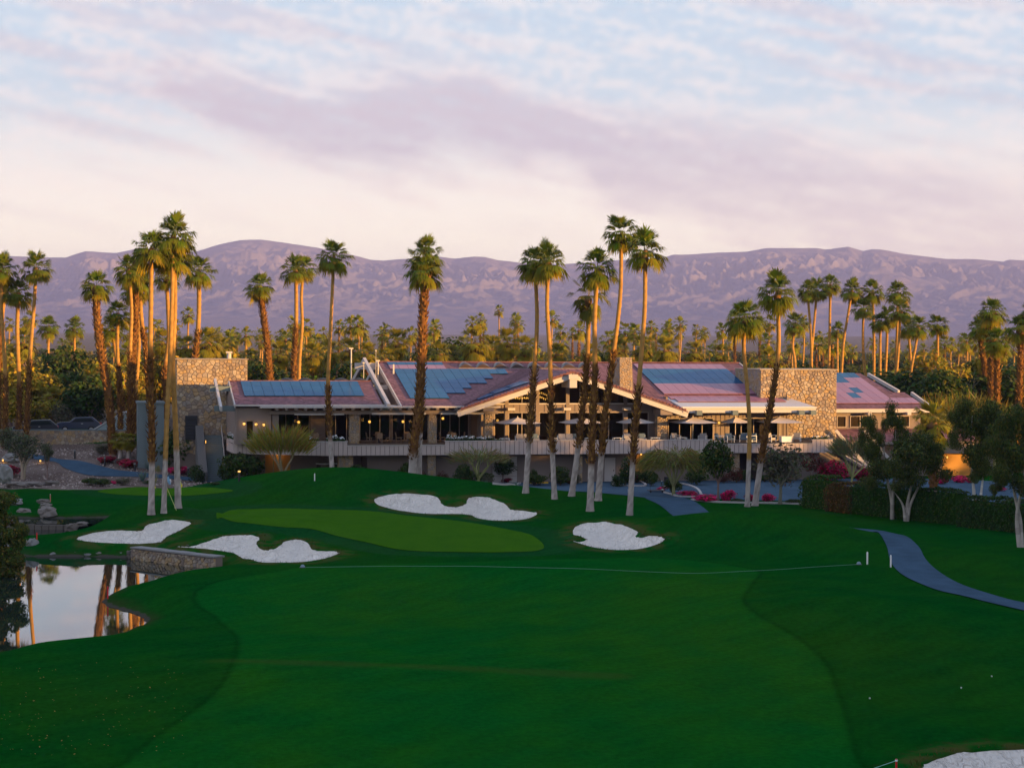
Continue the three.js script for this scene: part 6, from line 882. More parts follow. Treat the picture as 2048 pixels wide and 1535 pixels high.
// hedge, gum trees and the tree at the pond's left end
function hedge(P, Q, h, w, seed, hue, tips, label, dens = 620) {
  const L = Math.hypot(Q[0] - P[0], Q[1] - P[1]), a = Math.atan2(Q[1] - P[1], Q[0] - P[0]), y0 = H1((P[0] + Q[0]) / 2, (P[1] + Q[1]) / 2), o = thing('clipped_hedge', label, 'hedge', [P[0], H1(P[0], P[1]), P[1]], -a), r = rng(seed), g = new G(true), dy = H1(Q[0], Q[1]) - H1(P[0], P[1]);
  const top = (x) => h * (1 + 0.06 * n2(x * 0.35, seed)) * (1 - 0.25 * Math.pow(clamp(1 - x / 1.2), 2));
  for (let k = 0; k < L * dens; k++) { const x = r() * L, f = r(), t = top(x); let y, z; const n = V(); if (f < 0.36) { y = r() * t; z = w / 2; n.set(0, 0.25, 1); } else if (f < 0.5) { y = r() * t; z = -w / 2; n.set(0, 0.25, -1); } else { y = t; z = (r() - 0.5) * w; n.set(0, 1, 0); } const ed = Math.max(0, y - t + 0.35); if (Math.abs(z) > w / 2 - 0.35) z *= 1 - 0.35 * ed; y += dy * x / L + (r() - 0.5) * 0.12 + 0.1 * n2(x * 1.6, z * 2 + y * 1.4); z += (r() - 0.5) * 0.14 + 0.1 * n2(x * 1.4 + 9, y * 1.5); n.x += (r() - 0.5) * 1.6; n.y += (r() - 0.5) * 1.2; n.z += (r() - 0.5) * 1.2; n.normalize(); const u = V(r() - 0.5, r() - 0.5, r() - 0.5).cross(n).normalize(), v = V().crossVectors(n, u), s = 0.07 + 0.06 * r(); g.col = (r() < 0.25 ? tips : hue).map((q) => q * (0.65 + 0.7 * r())); g.quad([x - u.x * s, y - u.y * s, z - u.z * s], [x + v.x * s * 0.5, y + v.y * s * 0.5, z + v.z * s * 0.5], [x + u.x * s, y + u.y * s, z + u.z * s], [x - v.x * s * 0.5, y - v.y * s * 0.5, z - v.z * s * 0.5]); }
  part('leaves', g, M_leaf, o); part('inner_twigs', new G().box(0.2, -0.2, -w / 2 + 0.25, L - 0.1, h * 0.86, w / 2 - 0.25), mat(hue, 1), o);
}
{ const at2 = (px, py) => { const p = hit(px, py); return [p[0], p[2]]; };
  hedge(at2(1612, 1014), at2(1672, 1018), 2.55, 2.0, 1, [0.030, 0.072, 0.011], [0.075, 0.105, 0.016], 'rounded bright green left end of the clipped hedge'); hedge(at2(1666, 1021), at2(1718, 1027), 2.3, 1.8, 2, [0.07, 0.045, 0.012], [0.15, 0.085, 0.02], 'rust-tinged section of the clipped hedge'); hedge(at2(1712, 1026), at2(1925, 1048), 2.4, 1.9, 3, [0.024, 0.062, 0.010], [0.06, 0.095, 0.014], 'long dark green clipped hedge behind the gum trees'); hedge(at2(1932, 1052), at2(2110, 1072), 2.2, 1.9, 4, [0.022, 0.055, 0.010], [0.05, 0.08, 0.014], 'lower dark green clipped hedge right of the white-trunked gum tree'); }
function gumTree(px, py, stems, clumps, label, col = [0.40, 0.36, 0.33]) {
  const p = hit(px, py), D = -p[2], o = thing('gum_tree', label, 'tree', p), loc = (x, y, dz = 0) => { const q = at(x, y, D); return [q[0] - p[0], q[1] - p[1], dz]; }, r = rng(px);
  stems.forEach((s) => { const g = new G(true); g.col = col; const pts = s.map((q, i) => (i ? loc(q[0], q[1], (r() - 0.5) * 0.5 * i) : [loc(q[0], q[1])[0], -0.1, 0])); const c = new THREE.CatmullRomCurve3(pts.map((q) => V(...q))).getPoints(14).map((v, i) => { return [v.x, v.y, v.z]; }); const n = c.length; for (let i = 1; i < n; i++) { g.col = col.map((v) => v * (0.7 + 0.5 * (0.5 + 0.5 * n2(i * 0.9, px)))); g.tube([c[i - 1], c[i]], [lerp(0.17, 0.015, (i - 1) / (n - 1)), lerp(0.17, 0.015, i / (n - 1))], 7, false); } part('trunk', g, M_trunk, o); });
  clumps.flatMap(([x, y, w, h, z = 0], k) => [[x, y, w * 1.15, h * 1.12, z], [x + (k % 2 ? 0.46 : -0.46) * w, y + 0.36 * h, w * 0.7, h * 0.7, z + 0.5]]).forEach(([x, y, w, h, z], k) => { const c = part('foliage', crownsOf.gum[(k + px) % 3], M_leaf, o), q = loc(x, y, z); c.position.set(...q); c.scale.set(w * D / FOCAL / 2, h * D / FOCAL / 2, w * D / FOCAL / 2); c.rotation.y = k * 2.1 + px; });
}
gumTree(1785, 1038, [[[1785, 1038], [1784, 1000], [1776, 960], [1772, 900], [1765, 850]], [[1785, 1038], [1786, 990], [1789, 930], [1790, 860]]], [[1737, 850, 34, 70], [1745, 905, 40, 60, 0.4], [1782, 828, 30, 62], [1797, 850, 34, 60, -0.5], [1760, 940, 60, 60, 0.5], [1800, 890, 44, 60, 0.3], [1752, 875, 28, 50, 0.7]], 'slender gum tree with tall separate leaf clumps before the hedge');
gumTree(1812, 1042, [[[1812, 1042], [1818, 1000], [1826, 960], [1832, 920]], [[1814, 1042], [1822, 1010], [1838, 970], [1850, 930]], [[1812, 1042], [1806, 1010], [1790, 985]]], [[1830, 905, 90, 80, 0.4], [1860, 925, 60, 60, 0.2], [1820, 950, 70, 50, 0.6], [1845, 880, 60, 50, -0.3]], 'low spreading gum tree with several stems before the hedge');
gumTree(1950, 1052, [[[1948, 1052], [1950, 1000], [1948, 950], [1946, 880], [1940, 830]], [[1952, 1052], [1958, 1010], [1968, 960], [1975, 900]]], [[1935, 850, 60, 80], [1965, 825, 60, 70, 0.4], [1980, 880, 64, 90, -0.4], [1945, 905, 50, 70, 0.5], [1925, 815, 46, 50], [1990, 830, 50, 60, 0.2], [1960, 940, 40, 40, 0.4]], 'gum tree with a bright white forked trunk before the hedge', [0.52, 0.50, 0.48]);
gumTree(2044, 1094, [[[2044, 1094], [2042, 1040], [2032, 990], [2026, 930], [2020, 870]], [[2040, 1094], [2034, 1030], [2044, 960], [2050, 880]]], [[2010, 860, 60, 90], [2040, 830, 64, 80, 0.3], [2030, 910, 70, 90, 0.6], [2060, 890, 70, 110], [2005, 925, 40, 60, 0.4], [2045, 970, 60, 60, 0.5], [2000, 960, 34, 50, 0.2]], 'gum tree at the right with a tan forked trunk and hanging leaves');
{ const p = level(-34, 1135, -0.5), o = thing('bank_tree', 'leafy tree with yellowing leaves leaning over the pond beside the boulders', 'tree', [p[0], H1(p[0], p[2]), p[2]]), k = -p[2] / FOCAL; const g = new G(true); g.col = [0.16, 0.13, 0.10]; g.tube([[0, -0.3, 0], [0.2, 1.5, 0], [0.7, 3.2, 0]], [0.2, 0.15, 0.08], 8).tube([[0.2, 1.5, 0], [1.2, 2.2, 0.4], [1.9, 2.0, 0.6]], [0.1, 0.07, 0.03], 6, false).tube([[0.15, 1.2, 0], [1.0, 1.3, 0.2], [1.8, 0.8, 0.4]], [0.08, 0.05, 0.02], 6, false); part('trunk', g, M_trunk, o);
  const lf = leafBall(222, { lobes: 20, per: 150, leaf: 0.12, lobeR: 0.4, hue: [0.055, 0.085, 0.016], tips: [0.16, 0.13, 0.02], tipShare: 0.25 }); for (const [x, y, w, h, z] of [[0, 1050, 80, 110, 0], [22, 1080, 70, 80, 0.5], [-10, 1120, 110, 90, 0.3], [30, 1125, 64, 70, 0.6], [8, 1000, 60, 60, 0.2], [45, 1060, 40, 50, 0.3], [10, 1150, 90, 60, 0.7], [-40, 1060, 100, 120, -0.3]]) { const q = at(x, y, -p[2]), c = part('foliage', lf, M_leaf, o); c.position.set(q[0] - p[0], q[1] - o.position.y, z); c.scale.set(w * k / 2, h * k / 2, w * k / 2); c.rotation.y = x; } }
// ---------------------------------------------------------------- rocks and the pond wall
const rockGeo = [1, 2, 3, 4].map((s) => { const g = new THREE.IcosahedronGeometry(1, 3), p = g.attributes.position; for (let i = 0; i < p.count; i++) { const x = p.getX(i), y = p.getY(i), z = p.getZ(i), k = 1 + 0.28 * n3(x * 1.1 + s * 9, y * 1.1, z * 1.1) + 0.10 * n3(x * 3 + s, y * 3, z * 3), f = (v) => Math.sign(v) * Math.pow(Math.abs(v), 0.75); p.setXYZ(i, f(x) * k * 0.85, f(y) * k * 0.85, f(z) * k * 0.85); } g.computeVertexNormals(); return g; });
const M_rocks = [[0.17, 0.152, 0.142], [0.12, 0.105, 0.095], [0.21, 0.21, 0.215]].map((c) => mat(c, 0.92, { bumpMap: stoneGrain, bumpScale: 0.04 }));
function rock(px, py, wpx, hpx, label, y, k = 0, deep = 1) { const p = y === undefined ? hit(px, py) : level(px, py, y), s = -p[2] / FOCAL, o = solo('boulder', rockGeo[(px + k) % 4], M_rocks[(px + k) % 3], label, 'boulder', 'boulders round the pools and cascade'); o.position.set(p[0], p[1] + hpx * s * 0.42, p[2] - wpx * s * 0.25 * deep); o.scale.set(wpx * s / 2, hpx * s * 0.58, wpx * s / 2 * deep); o.rotation.y = (px * 0.37) % 0.8; }
rock(92, 1036, 40, 24, 'big pale triangular boulder between the pools', POOL_A, 1); rock(85, 1007, 30, 9, 'flat blue-grey slab above the triangular boulder', 0.4); rock(90, 1016, 24, 10, 'small boulder resting on the triangular one', 0.2); rock(142, 1066, 26, 20, 'square boulder at the right of the stone weir', POOL_B - 0.1); rock(162, 1052, 24, 9, 'flat slab on the end of the weir', POOL_B + 0.3); rock(233, 1047, 46, 11, 'long flat slab at the right end of the upper pool', POOL_A); rock(198, 1062, 24, 9, 'low stone at the right end of the lower pool', POOL_B);
rock(62, 1106, 26, 30, 'upright boulder where the lower pool meets the pond', POND); rock(38, 1086, 40, 16, 'wide boulder under the leaning tree', POOL_B); rock(20, 1104, 36, 20, 'boulder at the pond edge under the leaning tree', POND); rock(8, 965, 30, 40, 'tall boulder beside the crimson bougainvillea', 0.6); rock(30, 975, 46, 12, 'flat boulder at the top of the cascade'); rock(60, 972, 44, 9, 'flat ledge stone at the top of the cascade'); rock(100, 970, 40, 9, 'low ledge stone beside the gravel garden'); rock(20, 1010, 50, 14, 'broad ledge stone in the cascade'); rock(45, 1030, 30, 14, 'rounded stone low in the cascade', POOL_A); rock(25, 1048, 36, 9, 'flat stone on the left end of the weir', POOL_A); rock(20, 925, 40, 20, 'large pale boulder beneath the olive tree'); rock(-5, 945, 30, 22, 'pale boulder at the left of the bougainvillea');
for (let k = 0; k < 16; k++) rock(82 + k * 11.5, 1111 + (k % 3) * 0.7, 13 + (k * 7) % 6, 6 + (k * 5) % 4, 'low edging stone along the far bank of the pond', POND, k, 0.6);
{ const o = solo('stone_weir', new G().box(0, 0, 0, 1, 1, 1), M_rocks[1], 'long low stone weir between the two pools', 'weir'); const a = level(-60, 1050, POOL_A), b = level(140, 1051, POOL_A); o.geometry.dispose(); const g = new G(); for (let k = 0; k < 14; k++) { const t = k / 14, x = lerp(a[0], b[0], t), z = lerp(a[2], b[2], t), w = (b[0] - a[0]) / 14; g.box(x + 0.02, POOL_B - 0.5, z - 0.35 + 0.05 * n2(k, 3), x + w - 0.02, POOL_A + 0.05 + 0.03 * n2(k, 8), z + 0.05 * n2(k, 5)); } o.geometry = g.geo(); }
{ const a = level(262, 1118, POND), b = level(430, 1139, POND), L = Math.hypot(b[0] - a[0], b[2] - a[2]), o = thing('pond_wall', 'low stone slab wall standing in the water at the pond head', 'wall', [a[0], POND, a[2]], -Math.atan2(b[2] - a[2], b[0] - a[0])), r = rng(15); part('wall_core', new G().box(0.05, -0.6, -0.6, L - 0.05, 0.72, -0.04), M_mortar, o); stonePanel(o, L, 1.16, 0.36, 61, (m) => m.position.set(0, -0.5, -0.04), true); for (let k = 0; k < 6; k++) part('cap_slab', new G().box(k * L / 6 + 0.02, 0.72, -0.75, (k + 1) * L / 6 - 0.02, 0.80 + 0.015 * (k % 2), 0.12), M_rocks[2], o); }
rock(428, 1137, 20, 24, 'boulder closing the right end of the pond wall', POND); rock(262, 1117, 22, 18, 'boulder closing the left end of the pond wall', POND);
// pebbles on the gravel garden and bank
{ const r = rng(51), g = new THREE.IcosahedronGeometry(1, 0), N = 2600, m = new THREE.InstancedMesh(g, mat([1, 1, 1], 0.95), N), M4 = new THREE.Matrix4(), c = new THREE.Color(), q = new THREE.Quaternion(); let k = 0; while (k < N) { const x = -58 + r() * 31, D = 177 + r() * 28, s = 0.03 + 0.10 * r() * r(); if (pathLeft.sd(x, -D) < 0.25 || green2.sd(x, -D) < 2.5 || D < 178 + 1.5 * n2(x * 0.2, 3)) continue; q.setFromEuler(new THREE.Euler(r() * 6, r() * 6, r() * 6)); M4.compose(V(x, H1(x, -D) + s * 0.3, -D), q, V(s * 1.3, s, s)); m.setMatrixAt(k, M4); const t = r(); c.setRGB(0.22 + 0.2 * t, 0.18 + 0.18 * t, 0.16 + 0.18 * t); m.setColorAt(k, c); k++; } m.name = 'gravel_stones'; lit(m); scene.add(m); tag(m, 'loose rounded stones over the gravel garden and bank', 'gravel', undefined, 'stuff'); }
// ---------------------------------------------------------------- stakes, flags, rope, small things
function stake(px, py, h, col, label, tip) { const p = hit(px, py, 50, 232), o = thing('course_stake', label, 'stake', p, 0.3, 'course stakes'); part('post', new G().box(-0.035, -0.1, -0.035, 0.035, h, 0.035), mat(col, 0.6), o); part('tip', new G().hexa([[-0.035, h, 0.035], [0.035, h, 0.035], [0.035, h, -0.035], [-0.035, h, -0.035], [-0.012, h + 0.05, 0.012], [0.012, h + 0.05, 0.012], [0.012, h + 0.05, -0.012], [-0.012, h + 0.05, -0.012]]), mat(tip ?? col, 0.6), o); }
const RED = [0.62, 0.015, 0.03], WHT = [0.80, 0.80, 0.80];
stake(1735, 1128, 0.68, WHT, 'white stake beside the small sprinkler head'); stake(1782, 1134, 0.66, WHT, 'white stake at the edge of the curving cart path'); stake(629, 961, 0.55, WHT, 'white stake on the crest of the lawn before the garage'); stake(1934, 1052, 0.55, WHT, 'white stake left of the white-trunked gum tree'); stake(1257, 988, 0.4, WHT, 'short white stake beside the forecourt edge'); stake(215, 1197, 0.62, RED, 'red stake on the grass spit in the pond'); stake(73, 1081, 0.5, RED, 'red stake between the pools and the pond'); stake(100, 1004, 0.62, [0.5, 0.16, 0.13], 'red stake with a white top beside the triangular boulder', WHT);
function flag(px, py, tx, ty, label) { const p = hit(px, py), D = -p[2], q = at(tx, ty, D), o = thing('flagstick', label, 'flagstick', p, 0, 'yellow flags'), e = [q[0] - p[0], q[1] - p[1], 0]; part('pole', new G().tube([[0, -0.05, 0], e], 0.02, 6), mat([0.62, 0.66, 0.25], 0.5), o); const g = new G(), f = 0.5; for (let k = 0; k < 5; k++) for (let j = 0; j < 3; j++) { const pt = (a, b) => { const t = 1 - b / 3 * 0.17, x = a / 5; return [e[0] * t + x * 0.16 * (1 - b / 6), e[1] * t - x * f * 0.75 - 0.05 * Math.sin(x * 4), 0.04 * Math.sin(a * 1.4 + b)]; }; g.quad(pt(k, j + 1), pt(k + 1, j + 1), pt(k + 1, j), pt(k, j)); } part('flag', g, mat([0.75, 0.58, 0.01], 0.8), o); }
flag(353, 1020, 330, 967, 'flagstick leaning left against the slender palms with limp yellow flag'); flag(362, 990, 361, 962, 'upright flagstick on the small green behind a slender palm'); flag(308, 988, 307, 966, 'upright flagstick with yellow flag beside the first slender palm');
{ const line = [[605, 1135], [760, 1133], [900, 1133], [1050, 1135.5], [1200, 1139.5], [1320, 1145], [1400, 1147], [1510, 1142], [1620, 1135], [1718, 1129]].map(([x, y]) => hit(x, y)), c = new THREE.CatmullRomCurve3(line.map((q) => V(...q))).getPoints(160).map((v) => [v.x, H1(v.x, v.z) + 0.035, v.z]); solo('ground_rope', new G().tube(c, 0.012, 5), mat([0.13, 0.27, 0.21], 0.8), 'pale green rope lying across the approach to the green', 'rope');
  for (const [k, l] of [[0, 'small blue-grey sprinkler head at the left end of the rope'], [c.length - 1, 'small blue-grey sprinkler head at the right end of the rope']]) { const o = thing('sprinkler_head', l, 'sprinkler', [c[k][0], c[k][1] - 0.03, c[k][2]]); part('cap', new G().lathe(0, 0, 0, [[0.13, 0], [0.13, 0.08], [0.08, 0.16], [0.001, 0.18]], 10), mat([0.18, 0.26, 0.33], 0.5), o); part('rim', new G().lathe(0, 0, 0, [[0.19, 0], [0.19, 0.03], [0.13, 0.035]], 10), M_metalDark, o); } }
{ const p = hit(1793, 1552, 45, 120), o = thing('rope_stake', 'red stake with a rope tied to its top near the foreground bunker', 'stake', p); part('post', new G().tube([[0, -0.1, 0], [0, 0.52, 0]], 0.03, 8), mat(RED, 0.5), o); part('knot', new G().lathe(0, 0.44, 0, [[0.034, 0], [0.045, 0.03], [0.034, 0.06]], 8), M_whiteMetal, o); const q = hit(1660, 1580, 45, 120), e = [q[0] - p[0], 0.35 + q[1] - p[1], q[2] - p[2]]; part('rope', new G().tube([[0, 0.47, 0], [e[0] * 0.5, 0.32, e[2] * 0.5], e], 0.008, 5), mat([0.3, 0.6, 0.6], 0.7), o); }
for (const [px, py] of [[1740, 1397], [1923, 1376], [1984, 1353]]) { const p = hit(px, py, 50, 150), o = solo('golf_ball', new THREE.SphereGeometry(0.03, 10, 8), M_whiteMetal, 'white golf ball lying in the rough', 'ball', 'golf balls in the rough'); o.position.set(p[0], p[1] + 0.025, p[2]); }
{ const a = hit(375, 1092), o = thing('bunker_rake', 'dark rake lying in the bunker behind the pond wall', 'rake', [a[0], H1(a[0], a[2]) + 0.04, a[2]], 0.5); part('handle', new G().tube([[0, 0.02, 0], [1.0, 0.03, 0]], 0.016, 5), M_metalDark, o); part('head', new G().box(-0.04, 0, -0.26, 0.03, 0.05, 0.26), M_metalDark, o); }
{ const p = hit(1335, 1078), o = thing('bunker_rake', 'rake with a pale handle lying beside the round bunker', 'rake', [p[0], p[1] + 0.02, p[2]], 0.9); part('handle', new G().tube([[0, 0.03, 0], [0.7, 0.05, 0]], 0.016, 5), mat([0.45, 0.55, 0.35], 0.6), o); part('head', new G().box(-0.04, 0, -0.2, 0.03, 0.05, 0.2), M_metalDark, o); }
{ const p = foot(337, 969), o = thing('golf_bag', 'white and blue golf bag on a stand beside the small green', 'golf bag', p, 0.4); const t = part('bag', new G().tube([[0.12, 0.02, 0], [0, 0.35, 0], [-0.14, 0.72, 0]], [0.11, 0.13, 0.14], 10), mat([0.22, 0.42, 0.62], 0.7), o); part('pocket', new G().box(0.05, 0.15, -0.08, 0.2, 0.5, 0.08), M_whiteMetal, o); for (const z of [-0.18, 0.18]) part('leg', new G().tube([[-0.08, 0.6, 0], [0.38, 0, z]], 0.012, 5), M_metalDark, o); for (let k = 0; k < 5; k++) part('club', new G().tube([[-0.14, 0.7, (k - 2) * 0.04], [-0.24 - k * 0.01, 0.95 + 0.03 * k, (k - 2) * 0.05]], 0.012, 5), M_metalDark, o); }
function bollard(px, py, h, lit2, label) { const p = foot(px, py), o = thing('path_bollard', label, 'bollard', p, 0, 'path bollards'); part('post', new G().tube([[0, -0.05, 0], [0, h, 0]], 0.09, 10), M_metalDark, o); part(lit2 ? 'lamp_head' : 'head', new G().lathe(0, h, 0, [[0.1, 0], [0.12, 0.04], [0.12, 0.1], [0.001, 0.14]], 10), lit2 ? M_lamp : M_rocks[2], o); if (lit2) { const l = new THREE.PointLight(new THREE.Color().setRGB(1, 0.65, 0.3), 0.2); l.position.y = h + 0.06; l.name = 'lamp_light'; l.castShadow = true; o.add(l); } }
bollard(149, 917, 0.75, 0, 'black path bollard high on the gravel bank'); bollard(209, 932, 0.75, 0, 'black path bollard between the crimson bougainvilleas'); bollard(376, 953, 0.8, 0, 'black path bollard left of the stone stair cheek'); bollard(478, 962, 0.75, 1, 'lit path bollard before the large dark shrub'); bollard(269, 941, 0.6, 0, 'short black bollard beside the cart path bend');
for (const [px, py, l] of [[189, 966, 'glowing garden spotlight beside the dark dome shrub'], [5, 925, 'glowing garden spotlight beside the pale boulder'], [80, 926, 'glowing garden spotlight under the olive tree']]) { const p = foot(px, py), o = thing('garden_spotlight', l, 'lamp', p, 0, 'garden spotlights'); part('spike', new G().tube([[0, -0.05, 0], [0, 0.16, 0]], 0.02, 5), M_metalDark, o); part('lamp_head', new G().lathe(0, 0.14, 0, [[0.03, 0], [0.09, 0.06], [0.085, 0.16], [0.001, 0.17]], 8), M_lamp, o); const q = new THREE.PointLight(new THREE.Color().setRGB(1, 0.6, 0.15), 0.25); q.position.set(0, 0.22, 0); q.name = 'lamp_light'; q.castShadow = true; o.add(q); }
// kerbs
function kerb(px, label, close) { const pts = px.map(([x, y]) => hit(x, y, 100, 230, H1)), c = new THREE.CatmullRomCurve3(pts.map((q) => V(...q)), close).getPoints(px.length * 6), g = new G(); for (let i = 1; i < c.length; i++) g.beam([c[i - 1].x, H1(c[i - 1].x, c[i - 1].z) + 0.06, c[i - 1].z], [c[i].x, H1(c[i].x, c[i].z) + 0.06, c[i].z], 0.22, 0.16); const o = struct('kerb', g, mat([0.42, 0.40, 0.41], 0.85)); tag(o, label, 'kerb', undefined, 'structure'); }
kerb([[1384, 1000], [1420, 1004], [1480, 1006], [1550, 1007], [1612, 1009]], 'pale kerb between the lawn and the kerb bed'); kerb([[1326, 984], [1345, 990], [1362, 994], [1400, 994], [1402, 989], [1388, 975], [1360, 968], [1335, 972]], 'kerb round the forecourt island', true); kerb([[1228, 969], [1250, 972], [1284, 973], [1290, 969], [1270, 963], [1235, 964]], 'kerb round the planting by the wooden door', true); kerb([[985, 968], [1010, 970], [1035, 970], [1040, 967]], 'kerb under the small round tree');
{ const p = foot(1078, 967), o = thing('wheel_stop', 'yellow painted wheel stop on the forecourt', 'wheel stop', [p[0], p[1] + 0.035, p[2]], BETA); part('bar', new G().hexa([[-0.9, 0, 0.1], [0.9, 0, 0.1], [0.9, 0, -0.1], [-0.9, 0, -0.1], [-0.85, 0.14, 0.06], [0.85, 0.14, 0.06], [0.85, 0.14, -0.06], [-0.85, 0.14, -0.06]]), mat([0.62, 0.36, 0.02], 0.7), o); part('end_cap', new G().box(-0.97, 0, -0.07, -0.9, 0.1, 0.07), M_metalDark, o); }
{ const p = foot(1312, 985), o = thing('flat_trolley', 'low dark flat trolley with two upright rods on the forecourt', 'trolley', [p[0], p[1] + 0.03, p[2]], 0.2); part('platform', new G().box(-0.7, 0.14, -0.4, 0.7, 0.2, 0.4), M_metalDark, o); for (const x of [-0.55, 0.5]) { part('wheel', new G().lathe(x, 0, 0.3, [[0.001, 0], [0.07, 0], [0.07, 0.13], [0.001, 0.135]], 8), M_dark, o); part('rod', new G().tube([[x, 0.2, 0.1], [x, 0.95, 0.1]], 0.015, 5), M_metalDark, o); } part('white_tip', new G().lathe(0.5, 0.95, 0.1, [[0.03, 0], [0.05, 0.05], [0.001, 0.1]], 6), M_whiteMetal, o); }
{ const p = foot(1333, 974), o = thing('key_box_post', 'dark box on a post beside the forecourt island', 'box', p, 0.3); part('post', new G().box(-0.04, -0.05, -0.04, 0.04, 0.5, 0.04), M_metalDark, o); part('box', new G().box(-0.17, 0.5, -0.14, 0.17, 0.95, 0.14), M_metalDark, o); }
// masts on the left wing ridge and beyond
for (const [u, h0, h1, v, r, l] of [[-11.9, 9.3, 12.6, -7.6, 0.02, 'thin antenna mast at the right end of the left wing'], [-12.9, 9.0, 11.4, -9, 0.035, 'white lamp mast with two heads behind the left wing'], [-14.0, 9.0, 12.8, -10, 0.07, 'thick pale mast behind the left wing'], [-11.2, 9.4, 11.6, -11, 0.06, 'short thick pale mast beside the antenna']]) { const o = thing('roof_mast', l, 'mast', house(u, h0 - 0.3, v), BETA, 'masts behind the left wing'); part('pole', new G().tube([[0, 0, 0], [0, h1 - h0, 0]], r, 6), M_pole, o); part('head', new G().box(-r * 3, h1 - h0, -0.05, r * 3, h1 - h0 + 0.12, 0.05), M_pole, o); }
{ const r = rng(71), N = 170, m = new THREE.InstancedMesh(new G().quad([-1, 0, 0], [0, 0.3, 0.6], [1, 0, 0], [0, 0.2, -0.6]).geo(), mat([1, 1, 1], 0.95), N), M4 = new THREE.Matrix4(), q = new THREE.Quaternion(), col = new THREE.Color(); for (let k = 0; k < N; k++) { const p = hit(-20 + 420 * Math.pow(r(), 1.3), 1325 + 190 * r(), 50, 130), s = 0.02 + 0.02 * r(); q.setFromEuler(new THREE.Euler(r() - 0.5, r() * 6, r() - 0.5)); M4.compose(V(p[0], p[1] + 0.03, p[2]), q, V(s, s, s)); m.setMatrixAt(k, M4); col.setRGB(0.3 + 0.2 * r(), 0.22, 0.08); m.setColorAt(k, col); } m.name = 'fallen_leaves'; lit(m); scene.add(m); tag(m, 'scattered small tan leaves on the rough beside the pond', 'leaves', undefined, 'stuff'); }
// ---------------------------------------------------------------- vehicles
function car(pos, turn, paint, label) {
  const o = thing('parked_car', label, 'car', pos, turn, 'cars parked behind the bank wall'), M = phys(paint, 0.3, { clearcoat: 1, clearcoatRoughness: 0.05 }), M_tint = phys([0.02, 0.025, 0.03], 0.08, {});
  const side = [[-2.3, 0.45], [-2.3, 0.95], [-2.0, 1.08], [-0.95, 1.12], [-0.35, 1.62], [1.5, 1.68], [2.15, 1.15], [2.3, 0.95], [2.3, 0.45]], sh = new THREE.Shape(side.map((q) => new THREE.Vector2(...q))), g = new THREE.ExtrudeGeometry(sh, { depth: 1.7, bevelEnabled: true, bevelSize: 0.06, bevelThickness: 0.06, bevelSegments: 2 }); g.translate(0, 0, -0.85); const b = part('body', g, M, o);
  for (const z of [-0.915, 0.915]) { part('side_window', new G().fan([[-0.75, 1.15, z], [1.75, 1.2, z], [1.4, 1.58, z], [-0.3, 1.54, z]]), M_tint, o); part('door_handle', new G().box(0.3, 0.98, z - 0.02, 0.5, 1.01, z + 0.02), M_whiteMetal, o); }
  part('windscreen', new G().fan([[-1.0, 1.15, -0.7], [-1.0, 1.15, 0.7], [-0.42, 1.6, 0.62], [-0.42, 1.6, -0.62]]), M_tint, o); for (const z of [-0.6, 0.6]) { part('headlight', new G().box(-2.38, 0.78, z - 0.18, -2.3, 0.92, z + 0.18), M_whiteMetal, o); part('tail_light', new G().box(2.3, 0.85, z - 0.15, 2.38, 1.05, z + 0.15), mat(RED, 0.4), o); }
  for (const x of [-1.45, 1.4]) for (const z of [-0.8, 0.8]) { const w = part('wheel', new THREE.CylinderGeometry(0.36, 0.36, 0.24, 18).rotateX(Math.PI / 2), M_dark, o); w.position.set(x, 0.36, z); part('rim', new THREE.CylinderGeometry(0.22, 0.22, 0.25, 12).rotateX(Math.PI / 2), M_cushion, w); }
}
for (const [px, D, t, c, l] of [[70, 213, 0.25, [0.008, 0.012, 0.03], 'dark blue parked car behind the bank wall and palms'], [158, 222, 0.1, [0.02, 0.03, 0.07], 'navy parked car behind the bank wall beside the grey shrubs'], [176, 232, 0.3, [0.5, 0.5, 0.52], 'silver parked car half hidden behind the pale shed']]) { const q = at(px, 850, D); car([q[0], H0(q[0], q[2]), q[2]], t, c, l); }
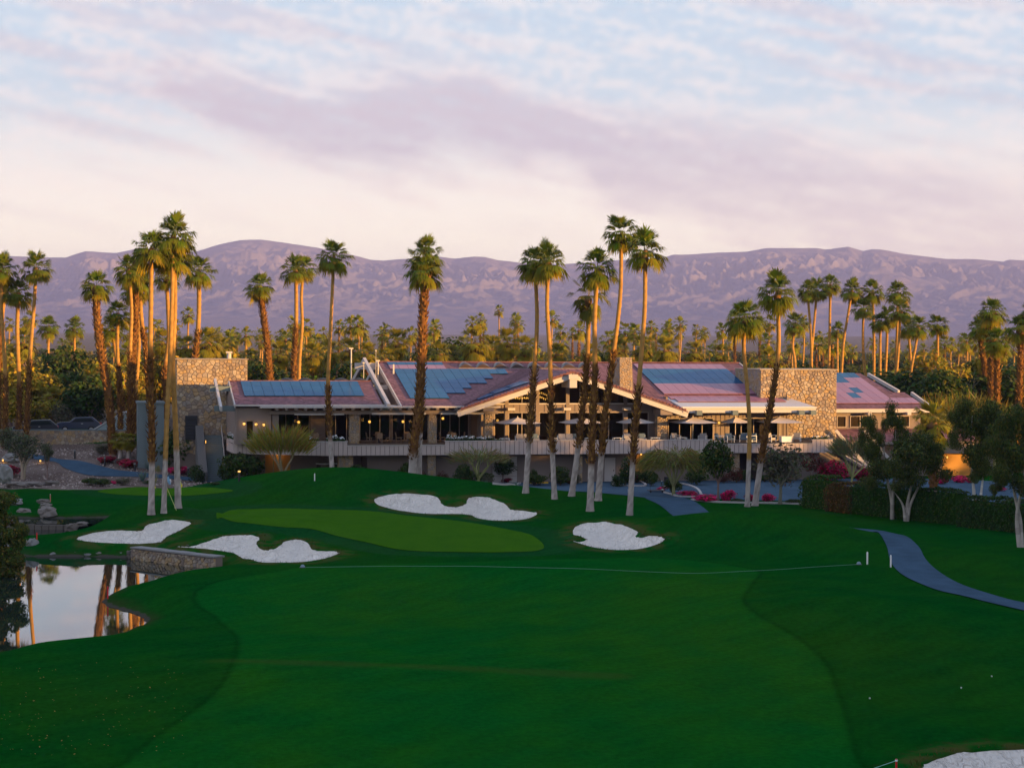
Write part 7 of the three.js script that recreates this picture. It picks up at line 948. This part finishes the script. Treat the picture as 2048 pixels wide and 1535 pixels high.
{ const P = house(-17.6, 0.03, -0.6), o = thing('golf_cart', 'pale blue golf cart parked under the deck', 'golf cart', P, BETA + 0.2), M = phys([0.30, 0.44, 0.52], 0.35, { clearcoat: 0.6 });
  const sh = new THREE.Shape([[-1.15, 0.3], [-1.2, 0.62], [-0.95, 0.78], [-0.6, 0.74], [-0.5, 0.42], [0.1, 0.42], [0.15, 0.7], [1.1, 0.72], [1.15, 0.3]].map((q) => new THREE.Vector2(...q))), g = new THREE.ExtrudeGeometry(sh, { depth: 1.1, bevelEnabled: true, bevelSize: 0.04, bevelThickness: 0.04, bevelSegments: 2 }); g.translate(0, 0, -0.55); part('body', g, M, o); part('seat', new G().box(0.15, 0.72, -0.5, 0.65, 0.84, 0.5).box(0.58, 0.841, -0.5, 0.68, 1.25, 0.5), M_whiteMetal, o); part('roof', new G().box(-0.75, 1.78, -0.58, 1.05, 1.84, 0.58), M_whiteMetal, o);
  for (const z of [-0.5, 0.5]) { part('roof_post', new G().tube([[-0.85, 0.75, z], [-0.6, 1.78, z]], 0.02, 5), M_metalDark, o); part('roof_post', new G().tube([[0.9, 0.72, z], [0.9, 1.78, z]], 0.02, 5), M_metalDark, o); part('headlight', new G().box(-1.26, 0.56, z * 0.7 - 0.08, -1.2, 0.64, z * 0.7 + 0.08), M_whiteMetal, o); } part('steering_wheel', new THREE.TorusGeometry(0.16, 0.016, 5, 14).rotateY(1.2).translate(-0.35, 1.0, -0.25), M_dark, o); part('windscreen', new G().quad([-0.84, 0.8, -0.48], [-0.84, 0.8, 0.48], [-0.64, 1.7, 0.48], [-0.64, 1.7, -0.48]), M_glass, o);
  for (const x of [-0.8, 0.75]) for (const z of [-0.5, 0.5]) { const w = part('wheel', new THREE.CylinderGeometry(0.23, 0.23, 0.18, 14).rotateX(Math.PI / 2), M_dark, o); w.position.set(x, 0.23, z); part('rim', new THREE.CylinderGeometry(0.12, 0.12, 0.19, 10).rotateX(Math.PI / 2), M_whiteMetal, w); } }
renderer.render(scene, camera);
